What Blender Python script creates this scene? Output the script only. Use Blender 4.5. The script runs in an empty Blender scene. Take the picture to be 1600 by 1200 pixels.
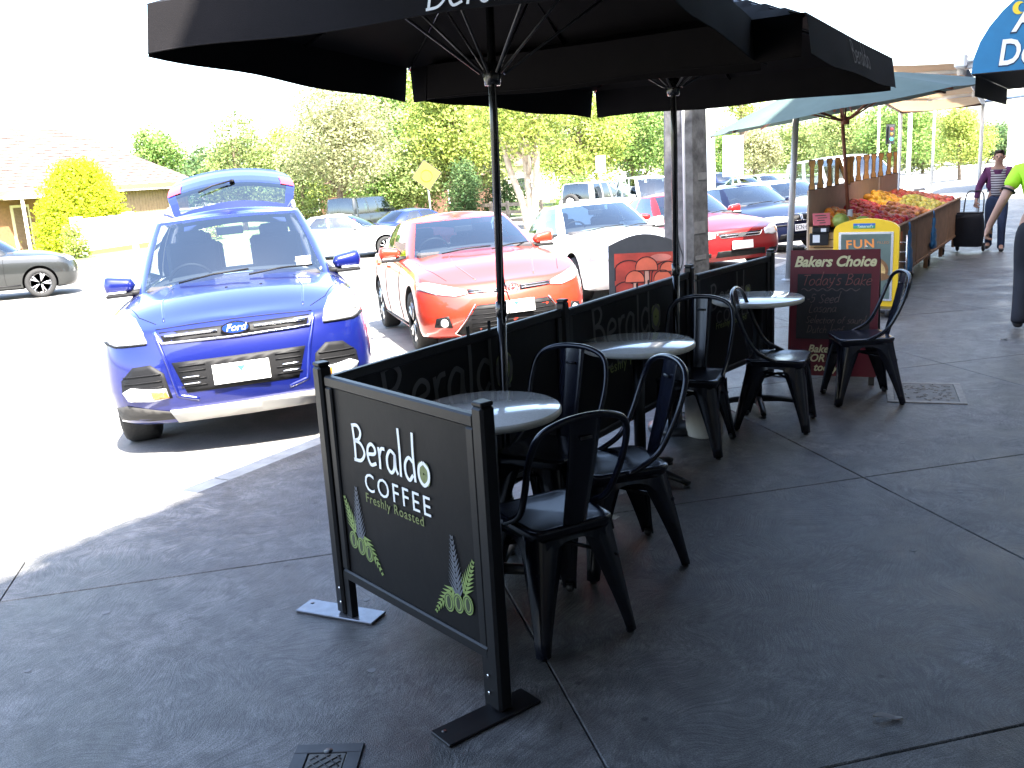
import bpy, bmesh, math, random
import numpy as np
from mathutils import Vector, Matrix, Quaternion
from mathutils.bvhtree import BVHTree
scene = bpy.context.scene
col = scene.collection
R = math.radians
random.seed(7)
rng = np.random.default_rng(7)

# ------------------------------------------------------------------ camera
CAM_H, FPX, PITCH, ROLL, YAW = 1.7, 1480.0, 13.0, 3.3, 32.0
def _cam_axes():
    p, r, t = R(PITCH), R(ROLL), R(YAW)
    F = Vector((-math.sin(t)*math.cos(p), math.cos(t)*math.cos(p), -math.sin(p)))
    R0 = Vector((math.cos(t), math.sin(t), 0)); U0 = R0.cross(F)
    return F, R0*math.cos(r)-U0*math.sin(r), U0*math.cos(r)+R0*math.sin(r)
CF, CR, CU = _cam_axes()
cam_data = bpy.data.cameras.new('camera')
cam_data.sensor_width = 36.0
cam_data.lens = 36.0*FPX/1600.0
cam_data.clip_start = 0.05
cam_data.clip_end = 2000
cam = bpy.data.objects.new('camera', cam_data)
col.objects.link(cam)
cam.matrix_world = Matrix(((CR.x, CU.x, -CF.x, 0), (CR.y, CU.y, -CF.y, 0), (CR.z, CU.z, -CF.z, CAM_H), (0, 0, 0, 1)))
scene.camera = cam

# ------------------------------------------------------------------ sky, sun, exposure
SUN = Vector((0.53, -0.35, 1.0)).normalized()          # towards the sun
world = bpy.data.worlds.new('World'); scene.world = world
world.use_nodes = True
wn = world.node_tree.nodes; wn.clear()
sky = wn.new('ShaderNodeTexSky'); sky.sky_type = 'NISHITA'; sky.sun_disc = False
sky.sun_elevation = math.asin(SUN.z); sky.sun_rotation = math.atan2(SUN.x, SUN.y)
sky.dust_density = 2.5; sky.air_density = 1.0; sky.ozone_density = 0.4
bg = wn.new('ShaderNodeBackground'); bg.inputs['Strength'].default_value = 0.15
wo = wn.new('ShaderNodeOutputWorld')
world.node_tree.links.new(sky.outputs[0], bg.inputs[0]); world.node_tree.links.new(bg.outputs[0], wo.inputs[0])
sun_data = bpy.data.lights.new('sun', 'SUN'); sun_data.energy = 5.0; sun_data.angle = R(0.53); sun_data.color = (1.0, 0.95, 0.86)
sun = bpy.data.objects.new('sun', sun_data); col.objects.link(sun)
sun.rotation_euler = SUN.to_track_quat('Z', 'Y').to_euler(); sun.location = (3, -6, 12)
scene.view_settings.view_transform = 'Standard'; scene.view_settings.look = 'None'
scene.view_settings.gamma = 1.0; scene.view_settings.use_curve_mapping = False
scene.view_settings.exposure = 2.95

# ------------------------------------------------------------------ helpers
def gz(x, y):
    """ground height: flat by the cafe, falling gently away down and across the street"""
    z = -0.014*max(0.0, y-9.0)
    if y > 45: z = -0.014*36 - 0.004*(y-45)
    if x < KERB_X:
        d = KERB_X-x; z += -0.13 - 0.070*min(max(0, d-1.2), 5.0) - 0.017*min(max(0.0, d-5.0), 18.5)
    return z
KERB_X = -4.39
def ray(px, py):
    return CF + CR*((px-800)/FPX) - CU*((py-600)/FPX)
def at_depth(px, D, py=300):
    """horizontal position of the thing standing D metres (along the view) away in this direction, put on the ground"""
    d = ray(px, py)*D
    return Vector((d.x, d.y, gz(d.x, d.y)))

_mats = {}
def mat(name, color=(.5, .5, .5), rough=.6, metal=0.0, coat=0.0, spec=.5, noise=0.0, nscale=8.0, bump=0.0, bscale=60.0, emit=None, island=0.0, trans=0.0):
    """procedural principled material: base colour broken up by noise, optional fine bump"""
    if name in _mats: return _mats[name]
    m = bpy.data.materials.new(name); m.use_nodes = True
    nt = m.node_tree; N = nt.nodes; L = nt.links
    b = N['Principled BSDF']
    b.inputs['Base Color'].default_value = (*color, 1); b.inputs['Roughness'].default_value = rough
    b.inputs['Metallic'].default_value = metal; b.inputs['Coat Weight'].default_value = coat
    b.inputs['Coat Roughness'].default_value = .04; b.inputs['Specular IOR Level'].default_value = spec
    tc = N.new('ShaderNodeTexCoord')
    if noise > 0 or island > 0:
        hsv = N.new('ShaderNodeHueSaturation'); hsv.inputs['Color'].default_value = (*color, 1)
        val = None
        if noise > 0:
            nz = N.new('ShaderNodeTexNoise'); nz.inputs['Scale'].default_value = nscale; nz.inputs['Detail'].default_value = 6; nz.inputs['Roughness'].default_value = .62
            L.new(tc.outputs['Object'], nz.inputs['Vector'])
            mr = N.new('ShaderNodeMapRange'); mr.inputs['From Min'].default_value = .28; mr.inputs['From Max'].default_value = .72
            mr.inputs['To Min'].default_value = 1-noise; mr.inputs['To Max'].default_value = 1+noise
            L.new(nz.outputs['Fac'], mr.inputs['Value']); val = mr.outputs[0]
        if island > 0:
            ge = N.new('ShaderNodeNewGeometry')
            mi = N.new('ShaderNodeMapRange'); mi.inputs['To Min'].default_value = 1-island; mi.inputs['To Max'].default_value = 1+island
            L.new(ge.outputs['Random Per Island'], mi.inputs['Value'])
            hm = N.new('ShaderNodeMapRange'); hm.inputs['To Min'].default_value = .5-.035*min(1, island*2); hm.inputs['To Max'].default_value = .5+.03*min(1, island*2)
            mu = N.new('ShaderNodeMath'); mu.operation = 'MULTIPLY'; mu.inputs[1].default_value = 7.31
            fr = N.new('ShaderNodeMath'); fr.operation = 'FRACT'
            L.new(ge.outputs['Random Per Island'], mu.inputs[0]); L.new(mu.outputs[0], fr.inputs[0]); L.new(fr.outputs[0], hm.inputs['Value'])
            L.new(hm.outputs[0], hsv.inputs['Hue'])
            if val is not None:
                mm = N.new('ShaderNodeMath'); mm.operation = 'MULTIPLY'; L.new(val, mm.inputs[0]); L.new(mi.outputs[0], mm.inputs[1]); val = mm.outputs[0]
            else: val = mi.outputs[0]
        L.new(val, hsv.inputs['Value']); L.new(hsv.outputs[0], b.inputs['Base Color'])
        if trans > 0:
            tb = N.new('ShaderNodeBsdfTranslucent'); L.new(hsv.outputs[0], tb.inputs['Color'])
            mx = N.new('ShaderNodeMixShader'); mx.inputs[0].default_value = trans
            L.new(b.outputs[0], mx.inputs[1]); L.new(tb.outputs[0], mx.inputs[2]); L.new(mx.outputs[0], N['Material Output'].inputs['Surface'])
    if bump > 0:
        nb = N.new('ShaderNodeTexNoise'); nb.inputs['Scale'].default_value = bscale; nb.inputs['Detail'].default_value = 5
        L.new(tc.outputs['Object'], nb.inputs['Vector'])
        bp = N.new('ShaderNodeBump'); bp.inputs['Strength'].default_value = bump; bp.inputs['Distance'].default_value = .01
        L.new(nb.outputs['Fac'], bp.inputs['Height']); L.new(bp.outputs[0], b.inputs['Normal'])
    _mats[name] = m
    return m
def glass_mat(name, tint=(.62, .70, .72), ior=1.5):
    if name in _mats: return _mats[name]
    m = bpy.data.materials.new(name); m.use_nodes = True
    N = m.node_tree.nodes; L = m.node_tree.links; N.remove(N['Principled BSDF'])
    t = N.new('ShaderNodeBsdfTransparent'); t.inputs['Color'].default_value = (*tint, 1)
    g = N.new('ShaderNodeBsdfGlossy'); g.inputs['Roughness'].default_value = .015; g.inputs['Color'].default_value = (.9, .96, 1, 1)
    fr = N.new('ShaderNodeFresnel'); fr.inputs['IOR'].default_value = ior
    ad = N.new('ShaderNodeMath'); ad.operation = 'ADD'; ad.inputs[1].default_value = .10
    mx = N.new('ShaderNodeMixShader'); L.new(fr.outputs[0], ad.inputs[0]); L.new(ad.outputs[0], mx.inputs[0]); L.new(t.outputs[0], mx.inputs[1]); L.new(g.outputs[0], mx.inputs[2])
    L.new(mx.outputs[0], N['Material Output'].inputs['Surface'])
    _mats[name] = m
    return m

def tag(o, label=None, cat=None, group=None, kind=None):
    if label: o['label'] = label
    if cat: o['category'] = cat
    if group: o['group'] = group
    if kind: o['kind'] = kind
    return o
def empty(name, loc=(0, 0, 0), rz=0.0, label=None, cat=None, group=None, kind=None, scale=None):
    o = bpy.data.objects.new(name, None); o.empty_display_size = .1; col.objects.link(o)
    o.location = loc; o.rotation_euler = (0, 0, rz)
    if scale: o.scale = (scale,)*3
    return tag(o, label, cat, group, kind)
def link_mesh(name, me, parent=None, loc=None, rot=None):
    o = bpy.data.objects.new(name, me); col.objects.link(o)
    if parent: o.parent = parent
    if loc is not None: o.location = loc
    if rot is not None: o.rotation_euler = rot
    return o
def copy_tree(o, parent=None):
    c = o.copy(); col.objects.link(c); c.parent = parent
    for ch in list(o.children): copy_tree(ch, c)
    return c

class MB:
    """collects shapes, then links them as one mesh object"""
    def __init__(s): s.v = []; s.f = []; s.sm = []; s.mi = []; s.cur = 0
    def add(s, vs, fs, smooth=False):
        n = len(s.v); s.v.extend([tuple(q) for q in vs])
        for f in fs: s.f.append([i+n for i in f]); s.sm.append(smooth); s.mi.append(s.cur)
        return s
    def box(s, c, size, rz=0.0, bev=0.0, M=None):
        hx, hy, hz = [q/2 for q in size]; b = min(bev, hx*.49, hy*.49, hz*.49)
        vs = []; fs = []
        if b <= 0:
            vs = [(x, y, z) for x in (-hx, hx) for y in (-hy, hy) for z in (-hz, hz)]
            fs = [(0, 1, 3, 2), (4, 6, 7, 5), (0, 4, 5, 1), (2, 3, 7, 6), (0, 2, 6, 4), (1, 5, 7, 3)]
        else:
            idx = {}
            for sx in (-1, 1):
                for sy in (-1, 1):
                    for sz in (-1, 1):
                        for a in range(3):
                            q = [sx*(hx-b), sy*(hy-b), sz*(hz-b)]; q[a] = (sx, sy, sz)[a]*(hx, hy, hz)[a]
                            idx[(sx, sy, sz, a)] = len(vs); vs.append(tuple(q))
            I = idx
            for sx in (-1, 1):
                fs.append([I[(sx, -1, -1, 0)], I[(sx, 1, -1, 0)], I[(sx, 1, 1, 0)], I[(sx, -1, 1, 0)]])
                fs.append([I[(-1, sx, -1, 1)], I[(1, sx, -1, 1)], I[(1, sx, 1, 1)], I[(-1, sx, 1, 1)]])
                fs.append([I[(-1, -1, sx, 2)], I[(1, -1, sx, 2)], I[(1, 1, sx, 2)], I[(-1, 1, sx, 2)]])
                for sy in (-1, 1):
                    fs.append([I[(sx, sy, -1, 0)], I[(sx, sy, 1, 0)], I[(sx, sy, 1, 1)], I[(sx, sy, -1, 1)]])
                    fs.append([I[(sx, -1, sy, 0)], I[(sx, 1, sy, 0)], I[(sx, 1, sy, 2)], I[(sx, -1, sy, 2)]])
                    fs.append([I[(-1, sx, sy, 1)], I[(1, sx, sy, 1)], I[(1, sx, sy, 2)], I[(-1, sx, sy, 2)]])
                    for sz in (-1, 1): fs.append([I[(sx, sy, sz, 0)], I[(sx, sy, sz, 1)], I[(sx, sy, sz, 2)]])
        if M is None: M = Matrix.Translation(Vector(c)) @ Matrix.Rotation(rz, 4, 'Z')
        else: M = M @ Matrix.Translation(Vector(c)) @ Matrix.Rotation(rz, 4, 'Z')
        return s.add([M @ Vector(q) for q in vs], fs)
    def tube(s, pts, r, n=10, closed=False, caps=True, smooth=True, flat=1.0, up=None):
        pts = [Vector(p) for p in pts]; m = len(pts)
        rs = r if hasattr(r, '__len__') else [r]*m
        vs = []; prev = None
        for i, p in enumerate(pts):
            if closed: t = pts[(i+1) % m]-pts[i-1]
            else: t = pts[min(i+1, m-1)]-pts[max(i-1, 0)]
            t.normalize()
            if prev is None:
                a = Vector(up) if up else (Vector((0, 0, 1)) if abs(t.z) < .9 else Vector((1, 0, 0)))
                u = t.cross(a).normalized()
            else: u = (prev - t*prev.dot(t)).normalized()
            prev = u; w = t.cross(u)
            for k in range(n):
                a = 2*math.pi*k/n; vs.append(p + u*math.cos(a)*rs[i] + w*math.sin(a)*rs[i]*flat)
        fs = []
        for i in range(m if closed else m-1):
            for k in range(n):
                a, b = i*n+k, i*n+(k+1) % n; j = ((i+1) % m)
                fs.append([a, b, j*n+(k+1) % n, j*n+k])
        s.add(vs, fs, smooth)
        if caps and not closed:
            nv = len(s.v)-len(vs)
            s.f.append([nv+k for k in range(n)][::-1]); s.sm.append(False); s.mi.append(s.cur)
            s.f.append([nv+(m-1)*n+k for k in range(n)]); s.sm.append(False); s.mi.append(s.cur)
        return s
    def lathe(s, prof, n=24, M=None, smooth=True):
        """prof: list of (r, z), spun about z"""
        M = M or Matrix.Identity(4); vs = []; fs = []
        for (r, z) in prof:
            for k in range(n):
                a = 2*math.pi*k/n; vs.append(M @ Vector((r*math.cos(a), r*math.sin(a), z)))
        for i in range(len(prof)-1):
            for k in range(n): fs.append([i*n+k, i*n+(k+1) % n, (i+1)*n+(k+1) % n, (i+1)*n+k])
        if prof[0][0] > 1e-5: fs.append(list(range(n))[::-1])
        if prof[-1][0] > 1e-5: fs.append([(len(prof)-1)*n+k for k in range(n)])
        return s.add(vs, fs, smooth)
    def prism(s, poly, d0, d1, M=None):
        """2-D polygon (x,y) extruded from z=d0 to d1, then moved by M"""
        M = M or Matrix.Identity(4); n = len(poly)
        vs = [M @ Vector((x, y, d0)) for x, y in poly]+[M @ Vector((x, y, d1)) for x, y in poly]
        fs = [list(range(n))[::-1], [n+i for i in range(n)]]+[[i, (i+1) % n, n+(i+1) % n, n+i] for i in range(n)]
        return s.add(vs, fs)
    def grid(s, P, smooth=True, wrap=False):
        """P: rows of points"""
        m, n = len(P), len(P[0]); vs = [q for row in P for q in row]; fs = []
        for i in range(m-1):
            for k in range(n if wrap else n-1):
                fs.append([i*n+k, i*n+(k+1) % n, (i+1)*n+(k+1) % n, (i+1)*n+k])
        return s.add(vs, fs, smooth)
    def ribbon(s, pts, w, M=None, d=.0015, closed=False):
        """flat printed stroke of width w along 2-D points, d thick"""
        M = M or Matrix.Identity(4); n = len(pts); ws = w if hasattr(w, '__len__') else [w]*n
        P = [Vector((p[0], p[1])) for p in pts]; Lq = []; Rq = []
        for i in range(n):
            if closed: t = P[(i+1) % n]-P[i-1]
            else: t = P[min(i+1, n-1)]-P[max(i-1, 0)]
            t = t.normalized() if t.length > 1e-9 else Vector((1, 0)); nn = Vector((-t.y, t.x))
            Lq.append(P[i]+nn*ws[i]/2); Rq.append(P[i]-nn*ws[i]/2)
        vs = [M @ Vector((q.x, q.y, d)) for q in Lq]+[M @ Vector((q.x, q.y, d)) for q in Rq]
        fs = [[i, n+i, n+(i+1) % n, (i+1) % n] for i in range(n if closed else n-1)]
        return s.add(vs, fs)
    def mesh(s, name, mats):
        me = bpy.data.meshes.new(name); me.from_pydata(s.v, [], s.f)
        if not isinstance(mats, (list, tuple)): mats = [mats]
        for m in mats: me.materials.append(m)
        me.polygons.foreach_set('use_smooth', s.sm)
        if len(mats) > 1: me.polygons.foreach_set('material_index', s.mi)
        bm = bmesh.new(); bm.from_mesh(me); bmesh.ops.recalc_face_normals(bm, faces=bm.faces); bm.to_mesh(me); bm.free()
        me.update()
        return me
    def build(s, name, m, parent=None, loc=None, rot=None):
        return link_mesh(name, s.mesh(name, m), parent, loc, rot)

def frame_M(o, xdir, ydir):
    """matrix taking 2-D print coordinates to a plane: origin, x direction, y direction"""
    x = Vector(xdir).normalized(); y = Vector(ydir); y = (y-x*y.dot(x)).normalized(); z = x.cross(y)
    return Matrix(((x.x, y.x, z.x, o[0]), (x.y, y.y, z.y, o[1]), (x.z, y.z, z.z, o[2]), (0, 0, 0, 1)))
def text(name, body, size, M, m, parent, depth=.001, shear=0.0, off=0.0, align='CENTER', sx=1.0, space=1.0, lift=.0015):
    cu = bpy.data.curves.new(name, 'FONT'); cu.body = body; cu.size = size; cu.shear = shear; cu.offset = off; cu.space_character = space
    cu.align_x = align; cu.align_y = 'CENTER'; cu.extrude = depth/2; cu.resolution_u = 3
    o = bpy.data.objects.new(name, cu); col.objects.link(o)
    dg = bpy.context.evaluated_depsgraph_get()
    me = bpy.data.meshes.new_from_object(o.evaluated_get(dg)); bpy.data.objects.remove(o)
    me.transform(M @ Matrix.Translation((0, 0, lift)) @ Matrix.Diagonal((sx, 1, 1, 1)))
    me.materials.clear(); me.materials.append(m); me.name = name
    return link_mesh(name, me, parent)
def smooth_pts(P, k=6, closed=False):
    """Catmull-Rom through the points"""
    P = [Vector(p) for p in P]; n = len(P); out = []
    rngi = range(n if closed else n-1)
    for i in rngi:
        p0 = P[i-1] if (closed or i > 0) else P[0]*2-P[1]
        p1 = P[i]; p2 = P[(i+1) % n]; p3 = P[(i+2) % n] if (closed or i+2 < n) else P[-1]*2-P[-2]
        for j in range(k):
            t = j/k; out.append(.5*((2*p1)+(p2-p0)*t+(2*p0-5*p1+4*p2-p3)*t*t+(3*p1-p0-3*p2+p3)*t**3))
    if not closed: out.append(P[-1])
    return out
def arc(cx, cy, rx, ry, a0, a1, n=10):
    return [(cx+rx*math.cos(R(a0+(a1-a0)*i/n)), cy+ry*math.sin(R(a0+(a1-a0)*i/n))) for i in range(n+1)]

# a hand-lettered stroke alphabet: glyph -> (advance, strokes)
GL = {
 'B': (.50, [[(.06, 0), (.07, .35), (.04, .72)], [(0, .71), (.22, .74), (.33, .62), (.25, .47), (.07, .41)], [(.07, .41), (.30, .38), (.42, .20), (.27, .03), (0, 0)]]),
 'e': (.40, [[(.05, .22), (.30, .27), (.32, .38), (.20, .45), (.07, .36), (.04, .18), (.14, .02), (.34, .08)]]),
 'r': (.30, [[(.06, .44), (.08, .2), (.07, 0)], [(.08, .28), (.16, .42), (.28, .44)]]),
 'a': (.42, [[(.32, .40), (.18, .45), (.05, .30), (.05, .10), (.16, .01), (.28, .12), (.33, .42), (.33, .15), (.40, .02)]]),
 'l': (.20, [[(.08, .95), (.09, .5), (.07, .0)]]),
 'd': (.44, [[(.31, .38), (.18, .44), (.05, .30), (.05, .10), (.16, .0), (.29, .12)], [(.35, .95), (.33, .5), (.35, 0)]]),
 'o': (.44, [[(.20, .44), (.06, .33), (.05, .12), (.19, 0), (.34, .12), (.35, .32), (.20, .44)]]),
 'T': (.44, [[(0, .70), (.42, .72)], [(.21, .71), (.19, 0)]]),
 'y': (.38, [[(.04, .44), (.14, .12), (.30, .15)], [(.34, .45), (.28, .05), (.16, -.24), (.02, -.2)]]),
 "'": (.14, [[(.08, .78), (.05, .62)]]),
 's': (.34, [[(.28, .42), (.12, .44), (.08, .32), (.26, .18), (.22, .02), (.02, .03)]]),
 'k': (.38, [[(.06, .75), (.06, 0)], [(.32, .42), (.07, .2), (.34, 0)]]),
 '5': (.42, [[(.34, .7), (.10, .70), (.08, .42), (.28, .42), (.32, .18), (.16, 0), (.02, .07)]]),
 'S': (.46, [[(.38, .64), (.2, .73), (.07, .58), (.2, .38), (.35, .2), (.22, 0), (.02, .08)]]),
 'L': (.40, [[(.06, .72), (.05, .02), (.36, .02)]]),
 'n': (.40, [[(.06, .44), (.06, 0)], [(.06, .28), (.18, .43), (.31, .34), (.32, 0)]]),
 'c': (.36, [[(.30, .38), (.17, .44), (.05, .26), (.14, .02), (.31, .06)]]),
 'i': (.18, [[(.08, .42), (.08, 0)], [(.08, .58), (.09, .62)]]),
 'f': (.28, [[(.27, .70), (.14, .68), (.11, .4), (.11, -.05)], [(0, .38), (.24, .4)]]),
 'u': (.42, [[(.05, .44), (.07, .08), (.2, .0), (.32, .14), (.33, .44)], [(.33, .2), (.37, 0)]]),
 't': (.28, [[(.12, .66), (.11, .1), (.22, .02)], [(0, .42), (.24, .43)]]),
 'D': (.52, [[(.06, .72), (.05, 0)], [(0, .72), (.3, .66), (.42, .38), (.28, .06), (0, 0)]]),
 'h': (.40, [[(.06, .8), (.06, 0)], [(.06, .26), (.2, .42), (.31, .32), (.32, 0)]]),
 ' ': (.30, []), '-': (.3, [[(.04, .25), (.22, .26)]]),
}
def letters(s, mb, M, x0, y0, h, w, shear=0.0, wob=0.0, sp=1.0, d=.0015):
    """hand-lettered string as flat strokes; h = size of an em, w = stroke width; returns the width"""
    x = x0; rr = random.Random(len(s)*13+int(abs(x0)*100))
    for ch in s:
        adv, strokes = GL[ch]; dy = rr.uniform(-wob, wob)*h
        for st in strokes:
            p3 = smooth_pts([(p[0], p[1], 0) for p in st], 5) if len(st) > 2 else [Vector((p[0], p[1], 0)) for p in st]
            pts = [(x+(q.x+q.y*shear)*h, y0+q.y*h+dy) for q in p3]
            ws = [w*rr.uniform(.8, 1.2) for _ in pts] if wob else w
            mb.ribbon(pts, ws, M, d)
        x += adv*h*sp
    return x-x0
# ------------------------------------------------------------------ the setting: ground, road, pavement, kerb
def ground_material(name, c1, c2, scale, rough, bump, bscale, spots=0.0, swirl=False):
    m = bpy.data.materials.new(name); m.use_nodes = True
    N = m.node_tree.nodes; L = m.node_tree.links; b = N['Principled BSDF']
    tc = N.new('ShaderNodeTexCoord')
    n1 = N.new('ShaderNodeTexNoise'); n1.inputs['Scale'].default_value = scale; n1.inputs['Detail'].default_value = 8; n1.inputs['Roughness'].default_value = .65; n1.inputs['Distortion'].default_value = .8
    L.new(tc.outputs['Object'], n1.inputs['Vector'])
    cr = N.new('ShaderNodeValToRGB'); cr.color_ramp.elements[0].position = .36; cr.color_ramp.elements[0].color = (*c1, 1)
    cr.color_ramp.elements[1].position = .66; cr.color_ramp.elements[1].color = (*c2, 1)
    L.new(n1.outputs['Fac'], cr.inputs['Fac'])
    n2 = N.new('ShaderNodeTexNoise'); n2.inputs['Scale'].default_value = bscale; n2.inputs['Detail'].default_value = 4
    if swirl:      # broomed finish: noise stretched and bent into arcs
        wv = N.new('ShaderNodeTexWave'); wv.wave_type = 'RINGS'; wv.inputs['Scale'].default_value = 9; wv.inputs['Distortion'].default_value = 60; wv.inputs['Detail'].default_value = 6; wv.inputs['Detail Scale'].default_value = 2.2; wv.inputs['Detail Roughness'].default_value = .8
        L.new(tc.outputs['Object'], wv.inputs['Vector'])
        mixh = N.new('ShaderNodeMix'); mixh.inputs[0].default_value = .3
        L.new(tc.outputs['Object'], n2.inputs['Vector'])
        L.new(n2.outputs['Fac'], mixh.inputs[2]); L.new(wv.outputs['Fac'], mixh.inputs[3]); hgt = mixh.outputs[0]
    else:
        L.new(tc.outputs['Object'], n2.inputs['Vector']); hgt = n2.outputs['Fac']
    last = cr.outputs[0]
    mg = N.new('ShaderNodeMix'); mg.data_type = 'RGBA'; mg.blend_type = 'MULTIPLY'; mg.inputs[0].default_value = .8
    cr2 = N.new('ShaderNodeValToRGB'); cr2.color_ramp.elements[0].position = .32; cr2.color_ramp.elements[0].color = (.45, .45, .45, 1); cr2.color_ramp.elements[1].position = .62
    L.new(hgt, cr2.inputs['Fac']); L.new(last, mg.inputs[6]); L.new(cr2.outputs[0], mg.inputs[7]); last = mg.outputs[2]
    if spots > 0:  # old oil drips and dark stains
        vo = N.new('ShaderNodeTexVoronoi'); vo.inputs['Scale'].default_value = 2.6; vo.inputs['Randomness'].default_value = 1
        L.new(tc.outputs['Object'], vo.inputs['Vector'])
        cr3 = N.new('ShaderNodeValToRGB'); cr3.color_ramp.elements[0].position = .02; cr3.color_ramp.elements[0].color = (.35, .35, .35, 1); cr3.color_ramp.elements[1].position = .05
        L.new(vo.outputs['Distance'], cr3.inputs['Fac'])
        m3 = N.new('ShaderNodeMix'); m3.data_type = 'RGBA'; m3.blend_type = 'MULTIPLY'; m3.inputs[0].default_value = spots
        L.new(last, m3.inputs[6]); L.new(cr3.outputs[0], m3.inputs[7]); last = m3.outputs[2]
    L.new(last, b.inputs['Base Color'])
    rm = N.new('ShaderNodeMapRange'); rm.inputs['To Min'].default_value = rough-.1; rm.inputs['To Max'].default_value = rough+.12
    L.new(n1.outputs['Fac'], rm.inputs['Value']); L.new(rm.outputs[0], b.inputs['Roughness'])
    bp = N.new('ShaderNodeBump'); bp.inputs['Strength'].default_value = bump; bp.inputs['Distance'].default_value = .004
    L.new(hgt, bp.inputs['Height']); L.new(bp.outputs[0], b.inputs['Normal'])
    return m
def pavement_material():
    """charcoal-sealed concrete: broomed swirls, fine grit, worn pale patches, drips"""
    m = bpy.data.materials.new('charcoal concrete'); m.use_nodes = True
    N = m.node_tree.nodes; L = m.node_tree.links; b = N['Principled BSDF']; tc = N.new('ShaderNodeTexCoord')
    def noise(scale, detail=6, rough=.65, dist=0.0, vec=None):
        n = N.new('ShaderNodeTexNoise'); n.inputs['Scale'].default_value = scale; n.inputs['Detail'].default_value = detail; n.inputs['Roughness'].default_value = rough; n.inputs['Distortion'].default_value = dist
        L.new(vec or tc.outputs['Object'], n.inputs['Vector']); return n.outputs['Fac']
    def ramp(f, p0, v0, p1, v1):
        r = N.new('ShaderNodeMapRange'); r.interpolation_type = 'SMOOTHSTEP'; r.inputs['From Min'].default_value = p0; r.inputs['From Max'].default_value = p1; r.inputs['To Min'].default_value = v0; r.inputs['To Max'].default_value = v1; L.new(f, r.inputs['Value']); return r.outputs[0]
    def mul(a, c):
        q = N.new('ShaderNodeMath'); q.operation = 'MULTIPLY'; L.new(a, q.inputs[0]); L.new(c, q.inputs[1]); return q.outputs[0]
    # trowel arcs: noise sampled along a warped, stretched space
    wz = N.new('ShaderNodeTexNoise'); wz.inputs['Scale'].default_value = 1.6; wz.inputs['Detail'].default_value = 1; L.new(tc.outputs['Object'], wz.inputs['Vector'])
    vm = N.new('ShaderNodeVectorMath'); vm.operation = 'MULTIPLY_ADD'; vm.inputs[1].default_value = (.9, .9, 0); L.new(wz.outputs['Color'], vm.inputs[0]); L.new(tc.outputs['Object'], vm.inputs[2])
    mp = N.new('ShaderNodeMapping'); mp.inputs['Scale'].default_value = (1, .16, 1); mp.inputs['Rotation'].default_value = (0, 0, .5); L.new(vm.outputs[0], mp.inputs['Vector'])
    broom = noise(120, 3, .6, 0, mp.outputs[0]); grit = noise(230, 2, .5); blot = noise(2.1, 7, .68, .6); mid = noise(9, 6, .7, .5); patch = noise(.55, 3, .5)
    v = mul(mul(ramp(blot, .34, .55, .68, 1.5), ramp(mid, .3, .68, .7, 1.35)), mul(ramp(grit, .3, .55, .7, 1.5), ramp(broom, .3, .72, .7, 1.3)))
    v = mul(v, ramp(patch, .3, .85, .7, 1.15))
    vo = N.new('ShaderNodeTexVoronoi'); vo.inputs['Scale'].default_value = 3.1; L.new(tc.outputs['Object'], vo.inputs['Vector']); v = mul(v, ramp(vo.outputs['Distance'], .02, .35, .055, 1.0))
    cm = N.new('ShaderNodeMix'); cm.data_type = 'RGBA'; cm.blend_type = 'MULTIPLY'; cm.inputs[0].default_value = 1.0; cm.inputs[6].default_value = (.078, .0755, .0735, 1); L.new(v, cm.inputs[7]); L.new(cm.outputs[2], b.inputs['Base Color'])
    b.inputs['Specular IOR Level'].default_value = .38
    L.new(ramp(blot, .3, .34, .7, .62), b.inputs['Roughness'])
    hh = N.new('ShaderNodeMath'); hh.operation = 'ADD'; L.new(mul(grit, ramp(blot, .3, 1.2, .7, .7)), hh.inputs[0]); L.new(broom, hh.inputs[1])
    bp = N.new('ShaderNodeBump'); bp.inputs['Strength'].default_value = .55; bp.inputs['Distance'].default_value = .006; L.new(hh.outputs[0], bp.inputs['Height']); L.new(bp.outputs[0], b.inputs['Normal'])
    return m
M_pave = pavement_material()
M_joint = mat('joint dirt', (.012, .012, .012), .9)
M_kerb = mat('kerb concrete', (.30, .30, .29), .8, noise=.25, nscale=5, bump=.4)
M_road = ground_material('road asphalt', (.17, .165, .155), (.25, .24, .225), 2.2, .8, .6, 160, spots=.5)
M_grass = mat('grass', (.12, .16, .045), .9, noise=.45, nscale=3, bump=.8, bscale=25)
M_dirt = mat('dry ground', (.16, .14, .10), .95, noise=.3, nscale=.4, bump=.5, bscale=6)

def sheet(name, xs, ys, dz, m, kind='structure'):
    mb = MB(); mb.grid([[(x, y, gz(x, y)+dz) for x in xs] for y in ys]); o = mb.build(name, m); o['kind'] = kind; return o
ysr = [-60, -20, -6, 0, 4, 9, 12, 16, 20, 26, 32, 38, 45, 60, 90, 150]
# one ground sheet to the horizon
ob = sheet('ground', [-900, -300, -120, -60, -40, -27.9, -20, -10.59, -5.59, KERB_X-.02, KERB_X+.02, 6, 60, 300, 900], [-500, -100]+ysr+[300, 900], -.30, M_dirt)
sheet('road', [-27.9, -24, -20, -16, -12, -10.59, -8, -5.59, KERB_X-.001], ysr, 0.0, M_road)
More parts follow.
